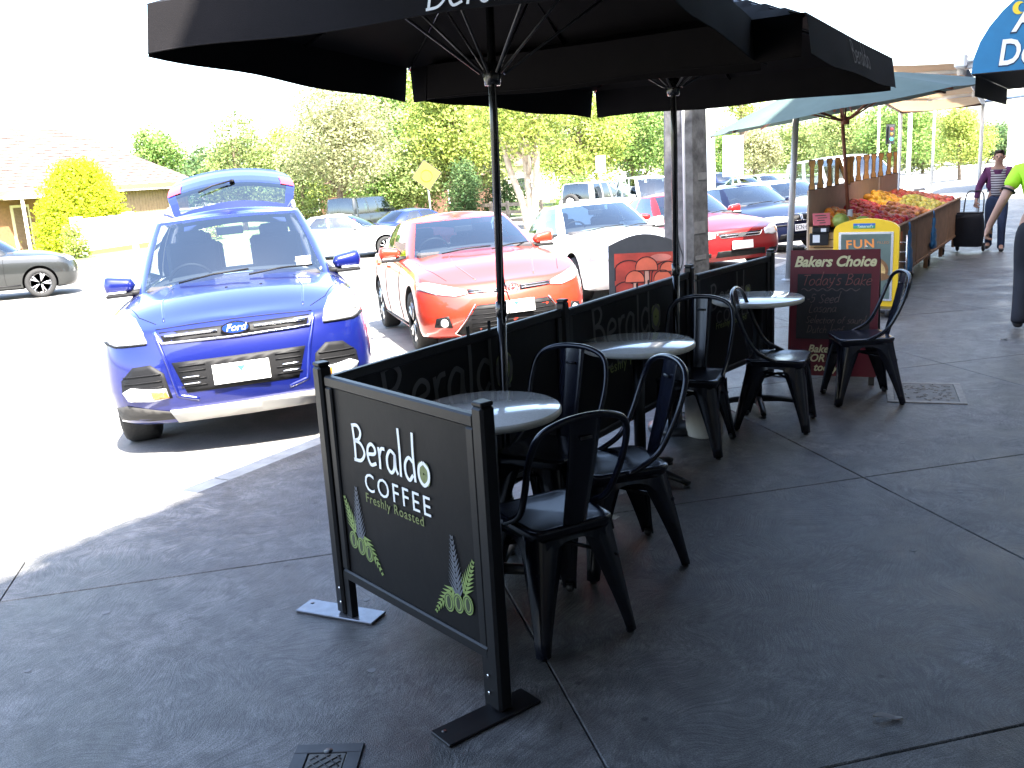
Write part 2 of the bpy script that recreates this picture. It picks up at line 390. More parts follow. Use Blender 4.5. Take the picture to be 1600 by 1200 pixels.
# kerb stones
KB_W = .15
kerb = empty('kerb', (0, 0, 0), kind='structure')
def quad_strip_box(mb, x0, x1, y0, y1, z0f, z1f):
    vs = [(x0, y0, z0f(y0)), (x1, y0, z0f(y0)), (x1, y1, z0f(y1)), (x0, y1, z0f(y1)), (x0+.018, y0, z1f(y0)), (x1, y0, z1f(y0)), (x1, y1, z1f(y1)), (x0+.018, y1, z1f(y1)),
          (x0, y0, z1f(y0)-.03), (x0, y1, z1f(y1)-.03)]
    fs = [(0, 3, 2, 1), (4, 5, 6, 7), (0, 8, 9, 3), (8, 4, 7, 9), (1, 2, 6, 5), (0, 1, 5, 4, 8), (3, 9, 7, 6, 2)]
    mb.add(vs, fs)
for i in range(-6, 30):
    y0 = i*1.8; mb = MB(); top = lambda y: gz(0, y)-.004
    quad_strip_box(mb, KERB_X, KERB_X+KB_W, y0+.006, y0+1.8-.006, lambda y: gz(0, y)-.32, top); mb.build('kerb_stone', M_kerb, kerb)
# pavement: charcoal concrete slabs laid on the diagonal
PX0, PX1, PY0, PY1 = KERB_X+KB_W+.004, 1.0, -8.0, 44.0
pavement = empty('pavement', (0, 0, 0), kind='structure')
mb = MB(); mb.grid([[(x, y, gz(0, y)-.014) for x in (PX0+.01, PX1)] for y in (PY0, 9, 20, 30, PY1)], smooth=False); mb.build('bedding', M_joint, pavement)
SP = 2.95
def clip_poly(poly, a, b, c):
    out = []
    for i, p in enumerate(poly):
        q = poly[(i+1) % len(poly)]; dp = a*p[0]+b*p[1]-c; dq = a*q[0]+b*q[1]-c
        if dp <= 0: out.append(p)
        if dp*dq < 0: t = dp/(dp-dq); out.append((p[0]+(q[0]-p[0])*t, p[1]+(q[1]-p[1])*t))
    return out
GAP = .005*math.sqrt(2)
for i in range(-8, 18):
    for j in range(-20, 8):
        s0, s1 = 1.05+SP*i+GAP/2, 1.05+SP*(i+1)-GAP/2; d0, d1 = -5.92+SP*j+GAP/2, -5.92+SP*(j+1)-GAP/2
        poly = [((s+d)/2, (s-d)/2) for s, d in ((s0, d0), (s1, d0), (s1, d1), (s0, d1))]
        for cl in ((-1, 0, -PX0), (1, 0, PX1), (0, -1, -PY0), (0, 1, PY1)):
            poly = clip_poly(poly, *cl)
            if len(poly) < 3: break
        if len(poly) < 3: continue
        mb = MB(); n = len(poly)
        cx = sum(p[0] for p in poly)/n; cy = sum(p[1] for p in poly)/n
        inn = [(cx+(p[0]-cx)*.996, cy+(p[1]-cy)*.996) for p in poly]
        vs = [(p[0], p[1], gz(0, p[1])-.03) for p in poly]+[(p[0], p[1], gz(0, p[1])-.0035) for p in poly]+[(p[0], p[1], gz(0, p[1])) for p in inn]
        mb.add(vs, [[2*n+k for k in range(n)]]+[[k, (k+1) % n, n+(k+1) % n, n+k] for k in range(n)]+[[n+k, n+(k+1) % n, 2*n+(k+1) % n, 2*n+k] for k in range(n)])
        mb.build('pavement_slab', M_pave, pavement)
# angled parking bay lines
M_line = mat('road paint', (.75, .74, .70), .7, noise=.2, nscale=20)
PHI = R(48)                              # nose direction of the parked cars: (sin, -cos)
ND = Vector((math.sin(PHI), -math.cos(PHI), 0))
for i in range(-1, 8):
    mb = MB(); y0 = 2.7+3.62*i; a = Vector((KERB_X-.25, y0, 0)); e = a-ND*4.8; w = Vector((ND.y, -ND.x, 0))*.05
    pts = [a-w, a+w, e+w, e-w]; n = 8
    mb.grid([[(p.x, p.y, gz(p.x, p.y)+.004+.0) for p in ((a-w).lerp(e-w, t/n), (a+w).lerp(e+w, t/n))] for t in range(n+1)], smooth=False)
    o = mb.build('parking_line', M_line); o['kind'] = 'structure'
# far side: kerb, verge
FX = -27.9
o = sheet('grass_verge', [-75, -60, -45, -36, -31, FX-.16], ysr, .12, M_grass)
mb = MB(); mb.grid([[(FX-.16+dx, y, gz(FX, y)+dz) for dx, dz in ((0, -.2), (0, .125), (.15, .125), (.16, -.2))] for y in ysr], smooth=False)
o = mb.build('far_kerb', M_kerb); o['kind'] = 'structure'
# footpath on the far side
mb = MB(); mb.grid([[(x, y, gz(FX-3, y)+.128) for x in (-31.6, -30.2)] for y in ysr], smooth=False); o = mb.build('footpath', mat('pale concrete', (.42, .41, .38), .85, noise=.15), None); o['kind'] = 'structure'
# ------------------------------------------------------------------ shop row on the pavement side (it throws the shade)
M_brick = mat('shop brick', (.17, .09, .065), .85, noise=.25, nscale=6, bump=.5, bscale=40)
M_render = mat('shop render', (.26, .245, .22), .8, noise=.12, nscale=2)
M_cream = mat('cream render', (.62, .56, .44), .8, noise=.12, nscale=2)
M_white_r = mat('white render', (.78, .77, .74), .75, noise=.06)
M_sglass = mat('shop glass', (.03, .035, .04), .05, spec=.6)
M_alu = mat('aluminium frame', (.35, .35, .36), .35, metal=.8)
M_tin = mat('verandah tin', (.30, .31, .32), .5, metal=.3, noise=.1)
M_blackpaint = mat('black paint', (.015, .015, .017), .35)
SX, SH = 1.0, 9.85
shops = [(-26.0, -8.0, M_render, 'long grey two-storey shop behind the camera side of the brick shop'), (-8.0, -1.0, M_brick, 'brick two-storey shop with glass front and tin verandah over the pavement, cream parapet'),
         (-1.0, 5.0, M_render, 'grey rendered two-storey cafe shop with verandah over the tables'),
         (5.0, 12.0, M_cream, 'cream two-storey shop behind the blue awning'),
         (12.0, 20.0, M_brick, 'brick two-storey greengrocer shop behind the fruit stall'),
         (20.0, 34.0, M_render, 'long grey rendered shop beyond the fruit stall')]
for (y0, y1, wm, lab) in shops:
    SH = {-1.0: 9.62, 5.0: 9.85}.get(y0, 9.46)
    s = empty('shop_building', (SX, (y0+y1)/2, gz(0, (y0+y1)/2)-.3), label=lab, cat='building'); hw = (y1-y0)/2; b = .3
    mb = MB(); H = SH+b; mb.box((4, 0, (H+3.3)/2), (8, 2*hw, H-3.3)); mb.box((4.4, 0, 1.65), (7.2, 2*hw-.02, 3.3)); mb.build('wall', wm, s)
    mb = MB(); mb.box((.0, 0, H-.06), (.24, 2*hw, .12), bev=.02); mb.build('parapet_cap', M_cream, s)
    for k in (-1, 1):
        mb = MB(); mb.box((.35, k*(hw-.25), 1.65), (.7, .5, 3.3)); mb.build('pier', wm, s)
    n = max(2, int((2*hw-1)/1.7)); ww = (2*hw-1.0)/n
    for i in range(n):
        yc = -hw+.5+ww*(i+.5)
        if i == n//2:
            d = MB().box((.62, yc, 1.35), (.06, ww-.1, 2.1)).build('door', M_alu, s); MB().box((.58, yc, 1.4), (.03, ww-.3, 1.85)).build('pane', M_sglass, d)
            MB().tube([(.54, yc+ww*.3, 1.1), (.54, yc+ww*.3, 1.6)], .015).build('handle', M_alu, d)
        else:
            w = MB().box((.45, yc, 1.75), (.08, ww-.04, 2.5)).build('shop_window', M_alu, s); MB().box((.40, yc, 1.8), (.03, ww-.16, 2.25)).build('pane', M_sglass, w)
            MB().box((.45, yc, .3), (.16, ww-.02, .6)).build('stall_riser', M_brick, s)
    for i in range(2):
        yc = (-.5+i)*hw; w = MB().box((-.01, yc, 6.3), (.06, 1.3, 1.7)).build('window', M_white_r, s)
        MB().box((-.03, yc, 6.3), (.04, 1.1, 1.5)).build('pane', M_sglass, w); MB().box((-.06, yc, 5.4), (.2, 1.5, .09)).build('sill', M_cream, w)
    if y0 == -1.0:      # hooked vent pipe on the parapet
        MB().tube(smooth_pts([(.2, -2.55, H-.1), (.2, -2.55, H+.30), (.2, -2.50, H+.42), (.2, -2.36, H+.42), (.2, -2.30, H+.32)], 5), .045, 10).build('vent_pipe', M_alu, s)
    if y0 == 5.0: MB().box((.6, -1.95, H+.72), (1.2, 1.35, 1.45), bev=.03).build('added_shade_block', wm, s)  # unseen block added on the parapet to shade the concrete pole
    if y1 < 7:
        v = MB(); v.box((-1.66, 0, 3.26), (3.3, 2*hw-.02, .05)); v.build('verandah_soffit', mat('dark soffit', (.06, .06, .06), .8), s)
        v = MB(); v.box((-3.33, 0, 3.36), (.04, 2*hw-.02, .42), bev=.01); v.build('verandah_fascia', M_render, s)
        for q in (-.6, .6):
            MB().tube([(-3.0, q*hw, 3.3), (0, q*hw, 5.0)], .012).build('tie_rod', M_alu, s)

# ------------------------------------------------------------------ blue awning with lettering, end panel facing down the pavement
def deli_awning():
    M_blue = mat('awning blue', (.015, .16, .32), .6, noise=.08, nscale=10)
    M_dark = mat('awning lining', (.012, .012, .014), .85)
    y0, y1 = 10.1, 13.6; z0 = 2.28; xo = -1.10
    a = empty('shop_awning', (0, y0, 0), label='blue bow-fronted awning with white lettering hung above the pavement', cat='awning')
    prof = [(xo, z0)]
    for i in range(1, 13):
        t = i/12; ang = t*math.pi/2; prof.append((xo+(1.9)*(1-math.cos(ang))*.92, z0+1.05*math.sin(ang)))
    prof.append((.98, prof[-1][1])); prof.append((.98, z0))
    MB().prism(prof, 0, .03, frame_M((0, 0, 0), (1, 0, 0), (0, 0, 1)) ).build('end_panel', M_blue, a)
    # fabric skin along the bow and the lining under it
    mb = MB(); mb.grid([[(x, y, z) for (x, z) in prof[:-1]] for y in (.03, (y1-y0)/2, y1-y0)]); mb.build('canopy_fabric', M_blue, a)
    mb = MB(); mb.box(((xo+.98)/2, (y1-y0)/2, z0-.004), (.98-xo-.02, y1-y0-.04, .006)); mb.build('lining', M_dark, a)
    mb = MB(); mb.tube([(xo+.02, .0, z0), (xo+.02, y1-y0, z0)], .018); mb.tube([(xo+.02, y1-y0, z0), (.98, y1-y0, z0)], .018); mb.tube([(xo+.02, -.012, z0+.004), (.98, -.012, z0+.004)], .012); mb.build('frame', M_blackpaint, a)
    mb = MB(); mb.grid([[(xo+.03, y, z0+dz) for y in (.05, (y1-y0))] for dz in (-.002, -.2)]); mb.build('valance', M_dark, a)
    M_let = mat('sign white', (.85, .85, .82), .6); M_yel = mat('sign yellow', (.8, .55, .03), .6); M_ink = mat('sign ink', (.01, .02, .05), .6)
    def P(px, py):       # pixel -> point on the end panel
        d = ray(px, py); return (d.x*(y0-.035)/d.y, CAM_H+d.z*(y0-.035)/d.y)
    def put(s, px, py, size, m, lift, off=0.0, sh=.12):
        x, z = P(px, py); text('lettering', s, size, frame_M((x, -.032, z), (1, .0, 0), (0, 0, 1)), m, a, shear=sh, off=off, align='LEFT', lift=lift, sx=.78)
    put('De', 1559, 86, .31, M_ink, .001, .012); put('De', 1559, 85, .31, M_let, .003, .006)
    put('A', 1583, 30, .36, M_ink, .001, .014, .3); put('A', 1583, 29, .36, M_let, .003, .006, .3)
    x, z = P(1592, 12); mb = MB(); mb.prism(arc(0, 0, .05, .055, 50, 310, 14)+arc(.03, 0, .035, .04, 300, 60, 10), .0, .004, frame_M((x, -.032, z), (1, 0, 0), (0, 0, 1))); mb.build('moon_emblem', M_yel, a)
deli_awning()

# ------------------------------------------------------------------ beige folding-arm awning beyond the green umbrella
def beige_awning():
    M_can = mat('beige canvas', (.48, .33, .19), .8, noise=.06, trans=.25, nscale=3); M_wh = mat('awning white metal', (.75, .76, .76), .35)
    M_steel = mat('awning steel', (.35, .40, .46), .4, metal=.4); M_bar = mat('awning brown bar', (.16, .08, .06), .6)
    a = empty('folding_awning', (0, 0, 0), label='beige canvas folding-arm awning on white steel arms over the fruit stall', cat='awning')
    A = Vector((-1.76, 14.9, 2.72)); B = Vector((-2.35, 24.0, 2.46)); Cc = Vector((-4.05, 24.0, 2.40)); Dd = Vector((-3.5, 13.9, 2.86))
    rows = []
    for i in range(9):
        t = i/8; p = A.lerp(B, t); q = Dd.lerp(Cc, t)
        rows.append([p.lerp(q, k/8)+Vector((0, 0, -.05*math.sin(math.pi*k/8)-.02*math.sin(t*9))) for k in range(9)])
    mb = MB(); mb.grid(rows); mb.build('canvas', M_can, a)
    mb = MB(); mb.tube([A, B], .05, 10); mb.build('roller', M_steel, a)
    mb = MB(); mb.tube([Dd+Vector((0, 0, -.02)), Cc+Vector((0, 0, -.02))], .03, 8); mb.build('front_bar', M_bar, a)
    mb = MB(); mb.tube([B+Vector((0, 0, -.03)), Cc+Vector((0, 0, -.03))], .035, 8); mb.build('end_bar', M_bar, a)
    for t in (.03, .55):
        p = A.lerp(B, t)+Vector((0, 0, -.09)); q = Dd.lerp(Cc, t+.04)+Vector((0, 0, -.06)); e = p.lerp(q, .5)+Vector((0, .7, -.02))
        mb = MB(); mb.tube([p, e], .03, 8); mb.tube([e, q], .026, 8); mb.lathe([(0, -.05), (.06, -.05), (.06, .05), (0, .05)], 12, Matrix.Translation(p)); mb.lathe([(0, -.04), (.045, -.04), (.045, .04), (0, .04)], 12, Matrix.Translation(e)); mb.build('folding_arm', M_wh, a)
    mb = MB(); p = A+Vector((.0, 0, .02)); mb.box((p.x, p.y, p.z), (.16, .18, .2), bev=.03); mb.box((p.x+.12, p.y+.1, p.z-.06), (.2, .1, .1), bev=.02); mb.build('bracket', M_wh, a)
    for off in (.12, .3):
        mb = MB(); mb.tube([A+Vector((off, 0, .03)), B+Vector((off+.15, 0, .03))], .022, 8); mb.build('rail', M_steel, a)
    for k in range(5):
        q = A.lerp(B, k/4); mb = MB(); mb.tube([q, q+Vector((.3, 0, .03))], .018, 8); mb.build('rung', M_wh, a)
    for q, g in ((B, 24.0), (Cc, 24.0), (A, 14.9)):
        if q is A: continue
        mb = MB(); mb.tube([(q.x, q.y, gz(0, g)), (q.x, q.y, q.z)], .04, 10); mb.build('post', M_wh, a)
    # steel brackets back to the wall
    for t in (.02, .98):
        q = A.lerp(B, t); MB().tube([q, (SX+.02, q.y, q.z+.25)], .03, 8).build('wall_bracket', M_steel, a)
beige_awning()

# ------------------------------------------------------------------ white building closing the view down the pavement
wb = empty('white_building', (0.6, 46, gz(0, 46)-.3), label='white rendered building at the far end of the pavement', cat='building')
MB().box((0, 4, 3.3), (8.2, 8, 6.6)).build('wall', M_white_r, wb); MB().box((0, 4, 6.68), (8.5, 8.3, .16), bev=.03).build('parapet_cap', M_render, wb)
for i in range(3):
    w = MB().box((-2.8+i*2.2, -.01, 2.2), (1.3, .08, 1.6)).build('window', M_alu, wb); MB().box((-2.8+i*2.2, -.04, 2.2), (1.15, .05, 1.45)).build('pane', M_sglass, w)

# ------------------------------------------------------------------ the house across the street
def house():
    a = at_depth(-90, 41); b = at_depth(292, 56); d = (b-a); d.z = 0; Ln = d.length; d.normalize(); n = Vector((-d.y, d.x, 0))   # n away from the street
    g = gz(-32, 25)-.05
    M = Matrix(((d.x, n.x, 0, a.x), (d.y, n.y, 0, a.y), (0, 0, 1, g), (0, 0, 0, 1)))
    h = empty('suburban_house', (0, 0, 0), label='single-storey house with tiled hip roof, timber-clad front and screened door', cat='house'); h.matrix_world = M
    M_ob = mat('orange brick', (.24, .125, .06), .85, noise=.2, nscale=8, bump=.3); M_tb = mat('brown weatherboard', (.30, .20, .13), .8, noise=.15, nscale=6)
    M_til = mat('pale roof tile', (.125, .094, .080), .85, noise=.45, nscale=5, island=.15); M_fas = mat('rust fascia', (.42, .15, .09), .6); M_cr = mat('house cream', (.72, .62, .45), .8)
    dep, EH = 8.5, 2.85
    MB().box((Ln/2, dep/2, EH/2), (Ln, dep, EH)).build('wall', M_ob, h)
    # vertical timber boards on the right half
    x0 = Ln*.52; nb = 34; bw = (Ln-.1-x0)/nb
    for i in range(nb): MB().box((x0+bw*(i+.5), -.03, 2.1), (bw-.02, .05, 1.45)).build('board', M_tb, h)
    MB().box(((x0+Ln)/2, -.02, .68), (Ln-x0-.1, .06, 1.34)).build('rendered_plinth', M_white_r, h)
    ov = .55; zr = 6.1
    e = [(-ov, -ov), (Ln+ov, -ov), (Ln+ov, dep+ov), (-ov, dep+ov)]; r0, r1 = (dep/2, dep/2), (Ln-dep/2, dep/2)
    mb = MB(); mb.add([(*q, EH) for q in e]+[(*r0, zr), (*r1, zr)], [(0, 1, 5, 4), (1, 2, 5), (2, 3, 4, 5), (3, 0, 4), (3, 2, 1, 0)]); rf = mb.build('roof', M_til, h)
    # tile courses: low overlapping steps up the street slope and the end hip
    nc = 20
    for i in range(nc):
        t0, t1 = i/nc, (i+1.12)/nc; t1 = min(t1, 1)
        P0a = Vector((*e[0], EH)).lerp(Vector((*r0, zr)), t0); P0b = Vector((*e[1], EH)).lerp(Vector((*r1, zr)), t0)
        P1a = Vector((*e[0], EH)).lerp(Vector((*r0, zr)), t1); P1b = Vector((*e[1], EH)).lerp(Vector((*r1, zr)), t1)
        E1 = Vector((*e[2], EH)); P2 = E1.lerp(Vector((*r1, zr)), t0); P3 = E1.lerp(Vector((*r1, zr)), t1)
        mb = MB(); u = Vector((0, -.02, .075)); w = Vector((.02, 0, .075)); k = Vector((0, 0, .02))
        nt = max(6, int(44*(1-t0)))
        rows = [[P0a.lerp(P0b, j/nt)+u*.0 for j in range(nt+1)], [P0a.lerp(P0b, j/nt)+u*(1 if j % 2 else .55) for j in range(nt+1)], [P1a.lerp(P1b, j/nt)+k for j in range(nt+1)]]
        mb.grid(rows, smooth=False)
        mb.grid([[P0b, P2], [P0b+w, P2+w], [P1b+k, P3+k]], smooth=False); mb.build('tile_course', M_til, rf)
    for q, w in ((((Ln)/2, -ov-.02, EH-.06), (Ln+2*ov+.08, .04, .22)), ((Ln+ov+.02, dep/2, EH-.06), (.04, dep+2*ov, .22))): MB().box(q, w).build('fascia', M_fas, h)
    MB().box((Ln/2, -ov+.03, EH-.22), (Ln+2*ov-.1, .1, .1)).build('gutter', M_white_r, h)
    dx = Ln*.24
    dr = MB().box((dx, -.03, 1.12), (1.05, .10, 2.24)).build('door', M_cr, h)
    mb = MB()
    for i in range(15): mb.box((dx-.40+i*.057, -.10, 1.1), (.014, .012, 2.0), M=None); 
    for i in range(30): mb.box((dx, -.105, .12+i*.068), (.82, .010, .014))
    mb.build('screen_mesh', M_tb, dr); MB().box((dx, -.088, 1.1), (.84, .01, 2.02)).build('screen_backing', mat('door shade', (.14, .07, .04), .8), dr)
    for wx in (Ln*.10, Ln*.42):
        w = MB().box((wx, -.03, 1.65), (1.7, .1, 1.3)).build('window', M_white_r, h)
        for s in (-1, 1): MB().box((wx+s*.4, -.075, 1.65), (.72, .03, 1.15)).build('pane', M_sglass, w)
    MB().box((dx, -.9, 2.55), (2.6, 1.5, .08)).build('porch_roof', M_cr, h)
    for s in (-1.2, 1.2): MB().box((dx+s, -1.55, 1.25), (.1, .1, 2.5)).build('porch_post', M_white_r, h)
    ch = MB().box((Ln*.93, dep*.45, 4.9), (.7, .7, 2.6)).build('chimney', M_white_r, rf); MB().box((Ln*.93, dep*.45, 6.22), (.84, .84, .1)).build('cap', M_cr, ch)
    # white front wall of the garden
    p = at_depth(112, 37.5); q = at_depth(330, 47.0); v = q-p; v.z = 0
    w = empty('garden_wall', (p.x, p.y, gz(-32, p.y)+.05), math.atan2(v.y, v.x), 'low white rendered garden wall in front of the tiled house', 'wall')
    MB().box((v.length/2, 0, .72), (v.length, .2, 1.44)).build('wall_body', M_white_r, w); MB().box((v.length/2, 0, 1.475), (v.length+.04, .28, .07), bev=.015).build('coping', M_white_r, w)
    MB().box((v.length/2, -.02, .12), (v.length-.05, .22, .22)).build('brick_footing', M_ob, w)
    for t in (0, .33, .66, 1): MB().box((v.length*t, 0, .80), (.36, .36, 1.6), bev=.01).build('pier', M_white_r, w)
house()
# brown brick house half hidden behind the trees, with a post-and-rail fence
def far_house(px, D, w, dp, hh, wm, label, zr, rz):
    p = at_depth(px, D); h = empty('distant_house', p, rz, label, 'house')
    MB().box((0, dp/2, hh/2), (w, dp, hh)).build('wall', wm, h)
    mb = MB(); o = .5; mb.add([(-w/2-o, -o, hh), (w/2+o, -o, hh), (w/2+o, dp+o, hh), (-w/2-o, dp+o, hh), (-w/2+dp/2, dp/2, zr), (w/2-dp/2, dp/2, zr)], [(0, 1, 5, 4), (1, 2, 5), (2, 3, 4, 5), (3, 0, 4), (3, 2, 1, 0)]); mb.build('roof', mat('far roof tile', (.09, .05, .04), .85, noise=.3, nscale=6), h)
    for i in range(3):
        x = -w/2+w*(i+.5)/3; wd = MB().box((x, -.02, 1.5), (1.5, .08, 1.2)).build('window', M_white_r, h); MB().box((x, -.05, 1.5), (1.3, .05, 1.05)).build('pane', M_sglass, wd)
    return h
far_house(600, 58, 14, 8, 2.5, mat('far brown brick', (.10, .05, .032), .9, noise=.2, nscale=5), 'brown brick house hidden behind the trees by the diamond sign', 3.7, R(40))
far_house(905, 80, 14, 8, 3.0, M_cream, 'pale house behind the trees beyond the silver four-wheel drive', 5.0, R(35))
def rail_fence():
    a = at_depth(715, 46); b = at_depth(845, 44); v = b-a; v.z = 0; L = v.length
    f = empty('rail_fence', a, math.atan2(v.y, v.x), 'weathered grey timber post-and-rail fence below the trees', 'fence'); m = mat('weathered timber', (.26, .21, .16), .85, noise=.3, nscale=12)
    for i in range(6): MB().box((L*i/5, 0, .62), (.13, .13, 1.24), bev=.01).build('post', m, f)
    for i in range(5):
        for z in (.35, .72, 1.08): MB().box((L*(i+.5)/5, -.09, z), (L/5-.02, .045, .16)).build('rail', m, f)
rail_fence()
# ------------------------------------------------------------------ cafe screens
M_post = mat('satin black steel', (.006, .006, .007), .42, metal=.0, spec=.3, noise=.15, nscale=30)
M_banner = mat('black vinyl banner', (.006, .006, .007), .5, spec=.16, noise=.1, nscale=6, bump=.12, bscale=14)
M_pwhite = mat('print white', (.78, .78, .76), .5); M_pgreen = mat('print green', (.20, .27, .08), .5); M_pgrey = mat('print grey', (.10, .11, .13), .5); M_polive = mat('print olive', (.16, .19, .06), .5); M_ink2 = mat('print dark', (.03, .04, .02), .5)
M_plate = mat('galvanised foot plate', (.16, .17, .19), .3, metal=.7, noise=.2, nscale=20)
M_screw = mat('bright screw', (.6, .6, .6), .25, metal=1)

def fern(mb, M, x, y, L, ang, w, n=11, curve=0.0):
    """a fern frond: spine with paired pointed leaflets"""
    for i in range(n):
        t = (i+.6)/n; a = ang+curve*t; px = x+L*t*math.cos(R(ang+curve*t*.5)); py = y+L*t*math.sin(R(ang+curve*t*.5)); l = w*(1-t*.85)
        for s in (-1, 1):
            b = a+s*38; dx, dy = math.cos(R(b)), math.sin(R(b)); nx, ny = -dy, dx; k = L/n*.34
            mb.prism([(px-nx*k, py-ny*k), (px+dx*l, py+dy*l), (px+nx*k, py+ny*k)], 0, .0012, M)
def screen_print(parent, M, W, H, dim=1.0, leaves=True):
    """coffee brand print on the banner: M maps (0..W, 0..H) on the face"""
    mb = MB(); k = W/.80
    total = letters('Beraldo', mb, Matrix.Identity(4), 0, 0, 1, .05)
    mb = MB(); h = .60*W/total
    x0 = W*.145
    letters('Beraldo', mb, M, x0, H*.655, h, .0125*k, shear=.0)
    M_pw = M_pwhite if leaves else mat('shaded print grey', (.07, .07, .07), .6)  # same white print on the long screens, their shade put into the colour
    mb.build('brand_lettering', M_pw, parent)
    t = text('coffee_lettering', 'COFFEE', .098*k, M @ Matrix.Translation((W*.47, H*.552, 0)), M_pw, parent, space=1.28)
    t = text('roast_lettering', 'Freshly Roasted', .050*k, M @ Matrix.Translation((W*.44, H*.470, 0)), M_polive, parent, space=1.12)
    # four-leaf mark inside the last letter
    mb = MB(); ox, oy = x0+.60*W-.24*h, H*.655+.22*h
    for a in range(4): mb.prism(arc(ox+.020*k*math.cos(R(45+90*a)), oy+.026*k*math.sin(R(45+90*a)), .018*k, .022*k, 0, 324, 9), 0, .0013, M)
    mb.build('clover_mark', M_polive, parent)
    if leaves:
        for (cx, cy, fl) in ((.13*W, .15*H, 1), (.87*W, .11*H, -1)):
            mb = MB(); fern(mb, M, cx, cy+.03, .22*k, 92-fl*2, .075*k, 12); mb.build('grey_fern_print', M_pgrey, parent)
            mb = MB(); fern(mb, M, cx-.03*fl*k, cy+.06, .15*k, 90+fl*24, .06*k, 8); mb.build('green_fern_print', M_pgreen, parent)
            mb = MB(); fern(mb, M, cx+.015*fl*k, cy+.07, .17*k, 90-fl*125, .055*k, 8, -fl*20); mb.build('green_fern_print', M_pgreen, parent)
            mb = MB(); mi = MB()
            for q in range(3):
                bx, by = cx-.05*fl*k+q*.052*fl*k, cy+.035-q*.012; mb.prism(arc(bx, by, .027*k, .034*k, 0, 340, 14), 0, .0022, M)
                mi.prism(arc(bx, by, .010*k, .022*k, 0, 340, 10), 0, .0030, M); mi.ribbon(arc(bx, by, .021*k, .027*k, 0, 340, 14), .004*k, M, .003, True)
            mb.build('bean_print', M_pgreen, parent); mi.build('bean_mark', M_ink2, parent)

def cafe_screen(p0, p1, h, label, posts, plates, front=-1, leaves=True, bottom=.17):
    """framed banner between p0 and p1; the print faces the side to the right of p0->p1 when front=-1"""
    p0 = Vector((*p0, 0)); p1 = Vector((*p1, 0)); v = p1-p0; L = v.length; rz = math.atan2(v.y, v.x)
    s = empty('cafe_screen', p0, rz, label, 'screen', 'black cafe screens round the tables')
    a, b = .035, L-.035; zb, zt = bottom, h-.02; fw = .042
    def bar(q0, q1, nm='frame_rail'):
        c = ((q0[0]+q1[0])/2, 0, (q0[1]+q1[1])/2); MB().box(c, (abs(q1[0]-q0[0]) or fw, .032, abs(q1[1]-q0[1]) or fw), bev=.006).build(nm, M_post, s)
    bar((a, zt-fw/2), (b, zt-fw/2)); bar((a, zb+fw/2), (b, zb+fw/2)); bar((a+fw/2, zb+fw), (a+fw/2, zt-fw), 'frame_stile'); bar((b-fw/2, zb+fw), (b-fw/2, zt-fw), 'frame_stile')
    x0, x1, z0, z1 = a+fw, b-fw, zb+fw, zt-fw
    n = 9; mb = MB()
    for y in (-.004, .004): mb.grid([[(x0+(x1-x0)*i/n, y+.0015*math.sin(i*2.1+j), z0+(z1-z0)*j/n) for i in range(n+1)] for j in range(n+1)])
    bn = mb.build('banner', M_banner, s)
    for sd in ((-1, 1) if leaves == 'both' else (front,)):
        if sd < 0: M = frame_M((x0, -.0075, z0), (1, 0, 0), (0, 0, 1))
        else: M = frame_M((x1, .0075, z0), (-1, 0, 0), (0, 0, 1))
        screen_print(bn, M, x1-x0, z1-z0, leaves=bool(leaves))
    for q in posts:
        x = 0 if q == 0 else L
        mb = MB(); mb.tube([(x, 0, .012), (x, 0, h+.012)], .030, 4, smooth=False); 
        mb = MB(); mb.box((x, 0, h/2+.012), (.055, .055, h), bev=.009); ps = mb.build('post', M_post, s)
        MB().box((x, 0, h+.019), (.049, .049, .014), bev=.006).build('post_cap', M_post, ps)
        xi = .05 if q == 0 else -.05
        mb = MB(); mb.box((x+xi, 0, .10), (.035, .03, .2)); mb.build('socket', M_post, ps)
        for zz in (.07, .13): MB().lathe([(0, 0), (.006, 0), (.006, .004), (0, .004)], 8, Matrix.Translation((x+xi*.4, -.03, zz)) @ Matrix.Rotation(R(90), 4, 'X')).build('screw', M_screw, ps)
    for x, ang, lx, off in plates:
        Mx = Matrix.Translation((x, 0, 0)) @ Matrix.Rotation(ang, 4, 'Z'); mb = MB(); mb.box((off, 0, .006), (lx, .105, .010), bev=.003, M=Mx); pl = mb.build('foot_plate', M_plate if x == 0 and off < 0 else M_post, s)
        MB().lathe([(0, .0112), (.008, .0112), (.008, .0125), (0, .0125)], 10, Mx @ Matrix.Translation((off-lx/2+.03 if off < 0 else off+lx/2-.03, .02, 0))).build('bolt_hole', M_blackpaint, pl)
    return s
P1, P2, P3, P4, PE = (-2.44, 2.57), (-2.34, 4.28), (-2.27, 5.90), (-2.10, 7.15), (-1.52, 2.26)
e_rz = math.atan2(PE[1]-P1[1], PE[0]-P1[0])
cafe_screen(P1, PE, 1.0, 'black end screen with white brand lettering and fern print, closing off the tables', (0, 1), [(0, -e_rz+.12, .36, -.03), (math.hypot(PE[0]-P1[0], PE[1]-P1[1]), R(88), .36, -.06)])
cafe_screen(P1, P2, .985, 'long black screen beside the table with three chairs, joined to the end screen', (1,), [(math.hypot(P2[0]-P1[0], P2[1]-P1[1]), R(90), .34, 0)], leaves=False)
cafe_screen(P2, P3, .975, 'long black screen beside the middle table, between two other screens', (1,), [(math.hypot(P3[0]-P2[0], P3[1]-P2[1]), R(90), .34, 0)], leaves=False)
cafe_screen((P3[0]+.004, P3[1]+.06), P4, .945, 'short black screen ending beside the maroon bakery board', (1,), [(math.hypot(P4[0]-P3[0], P4[1]-P3[1])-.06, R(90), .34, 0)], leaves=False)

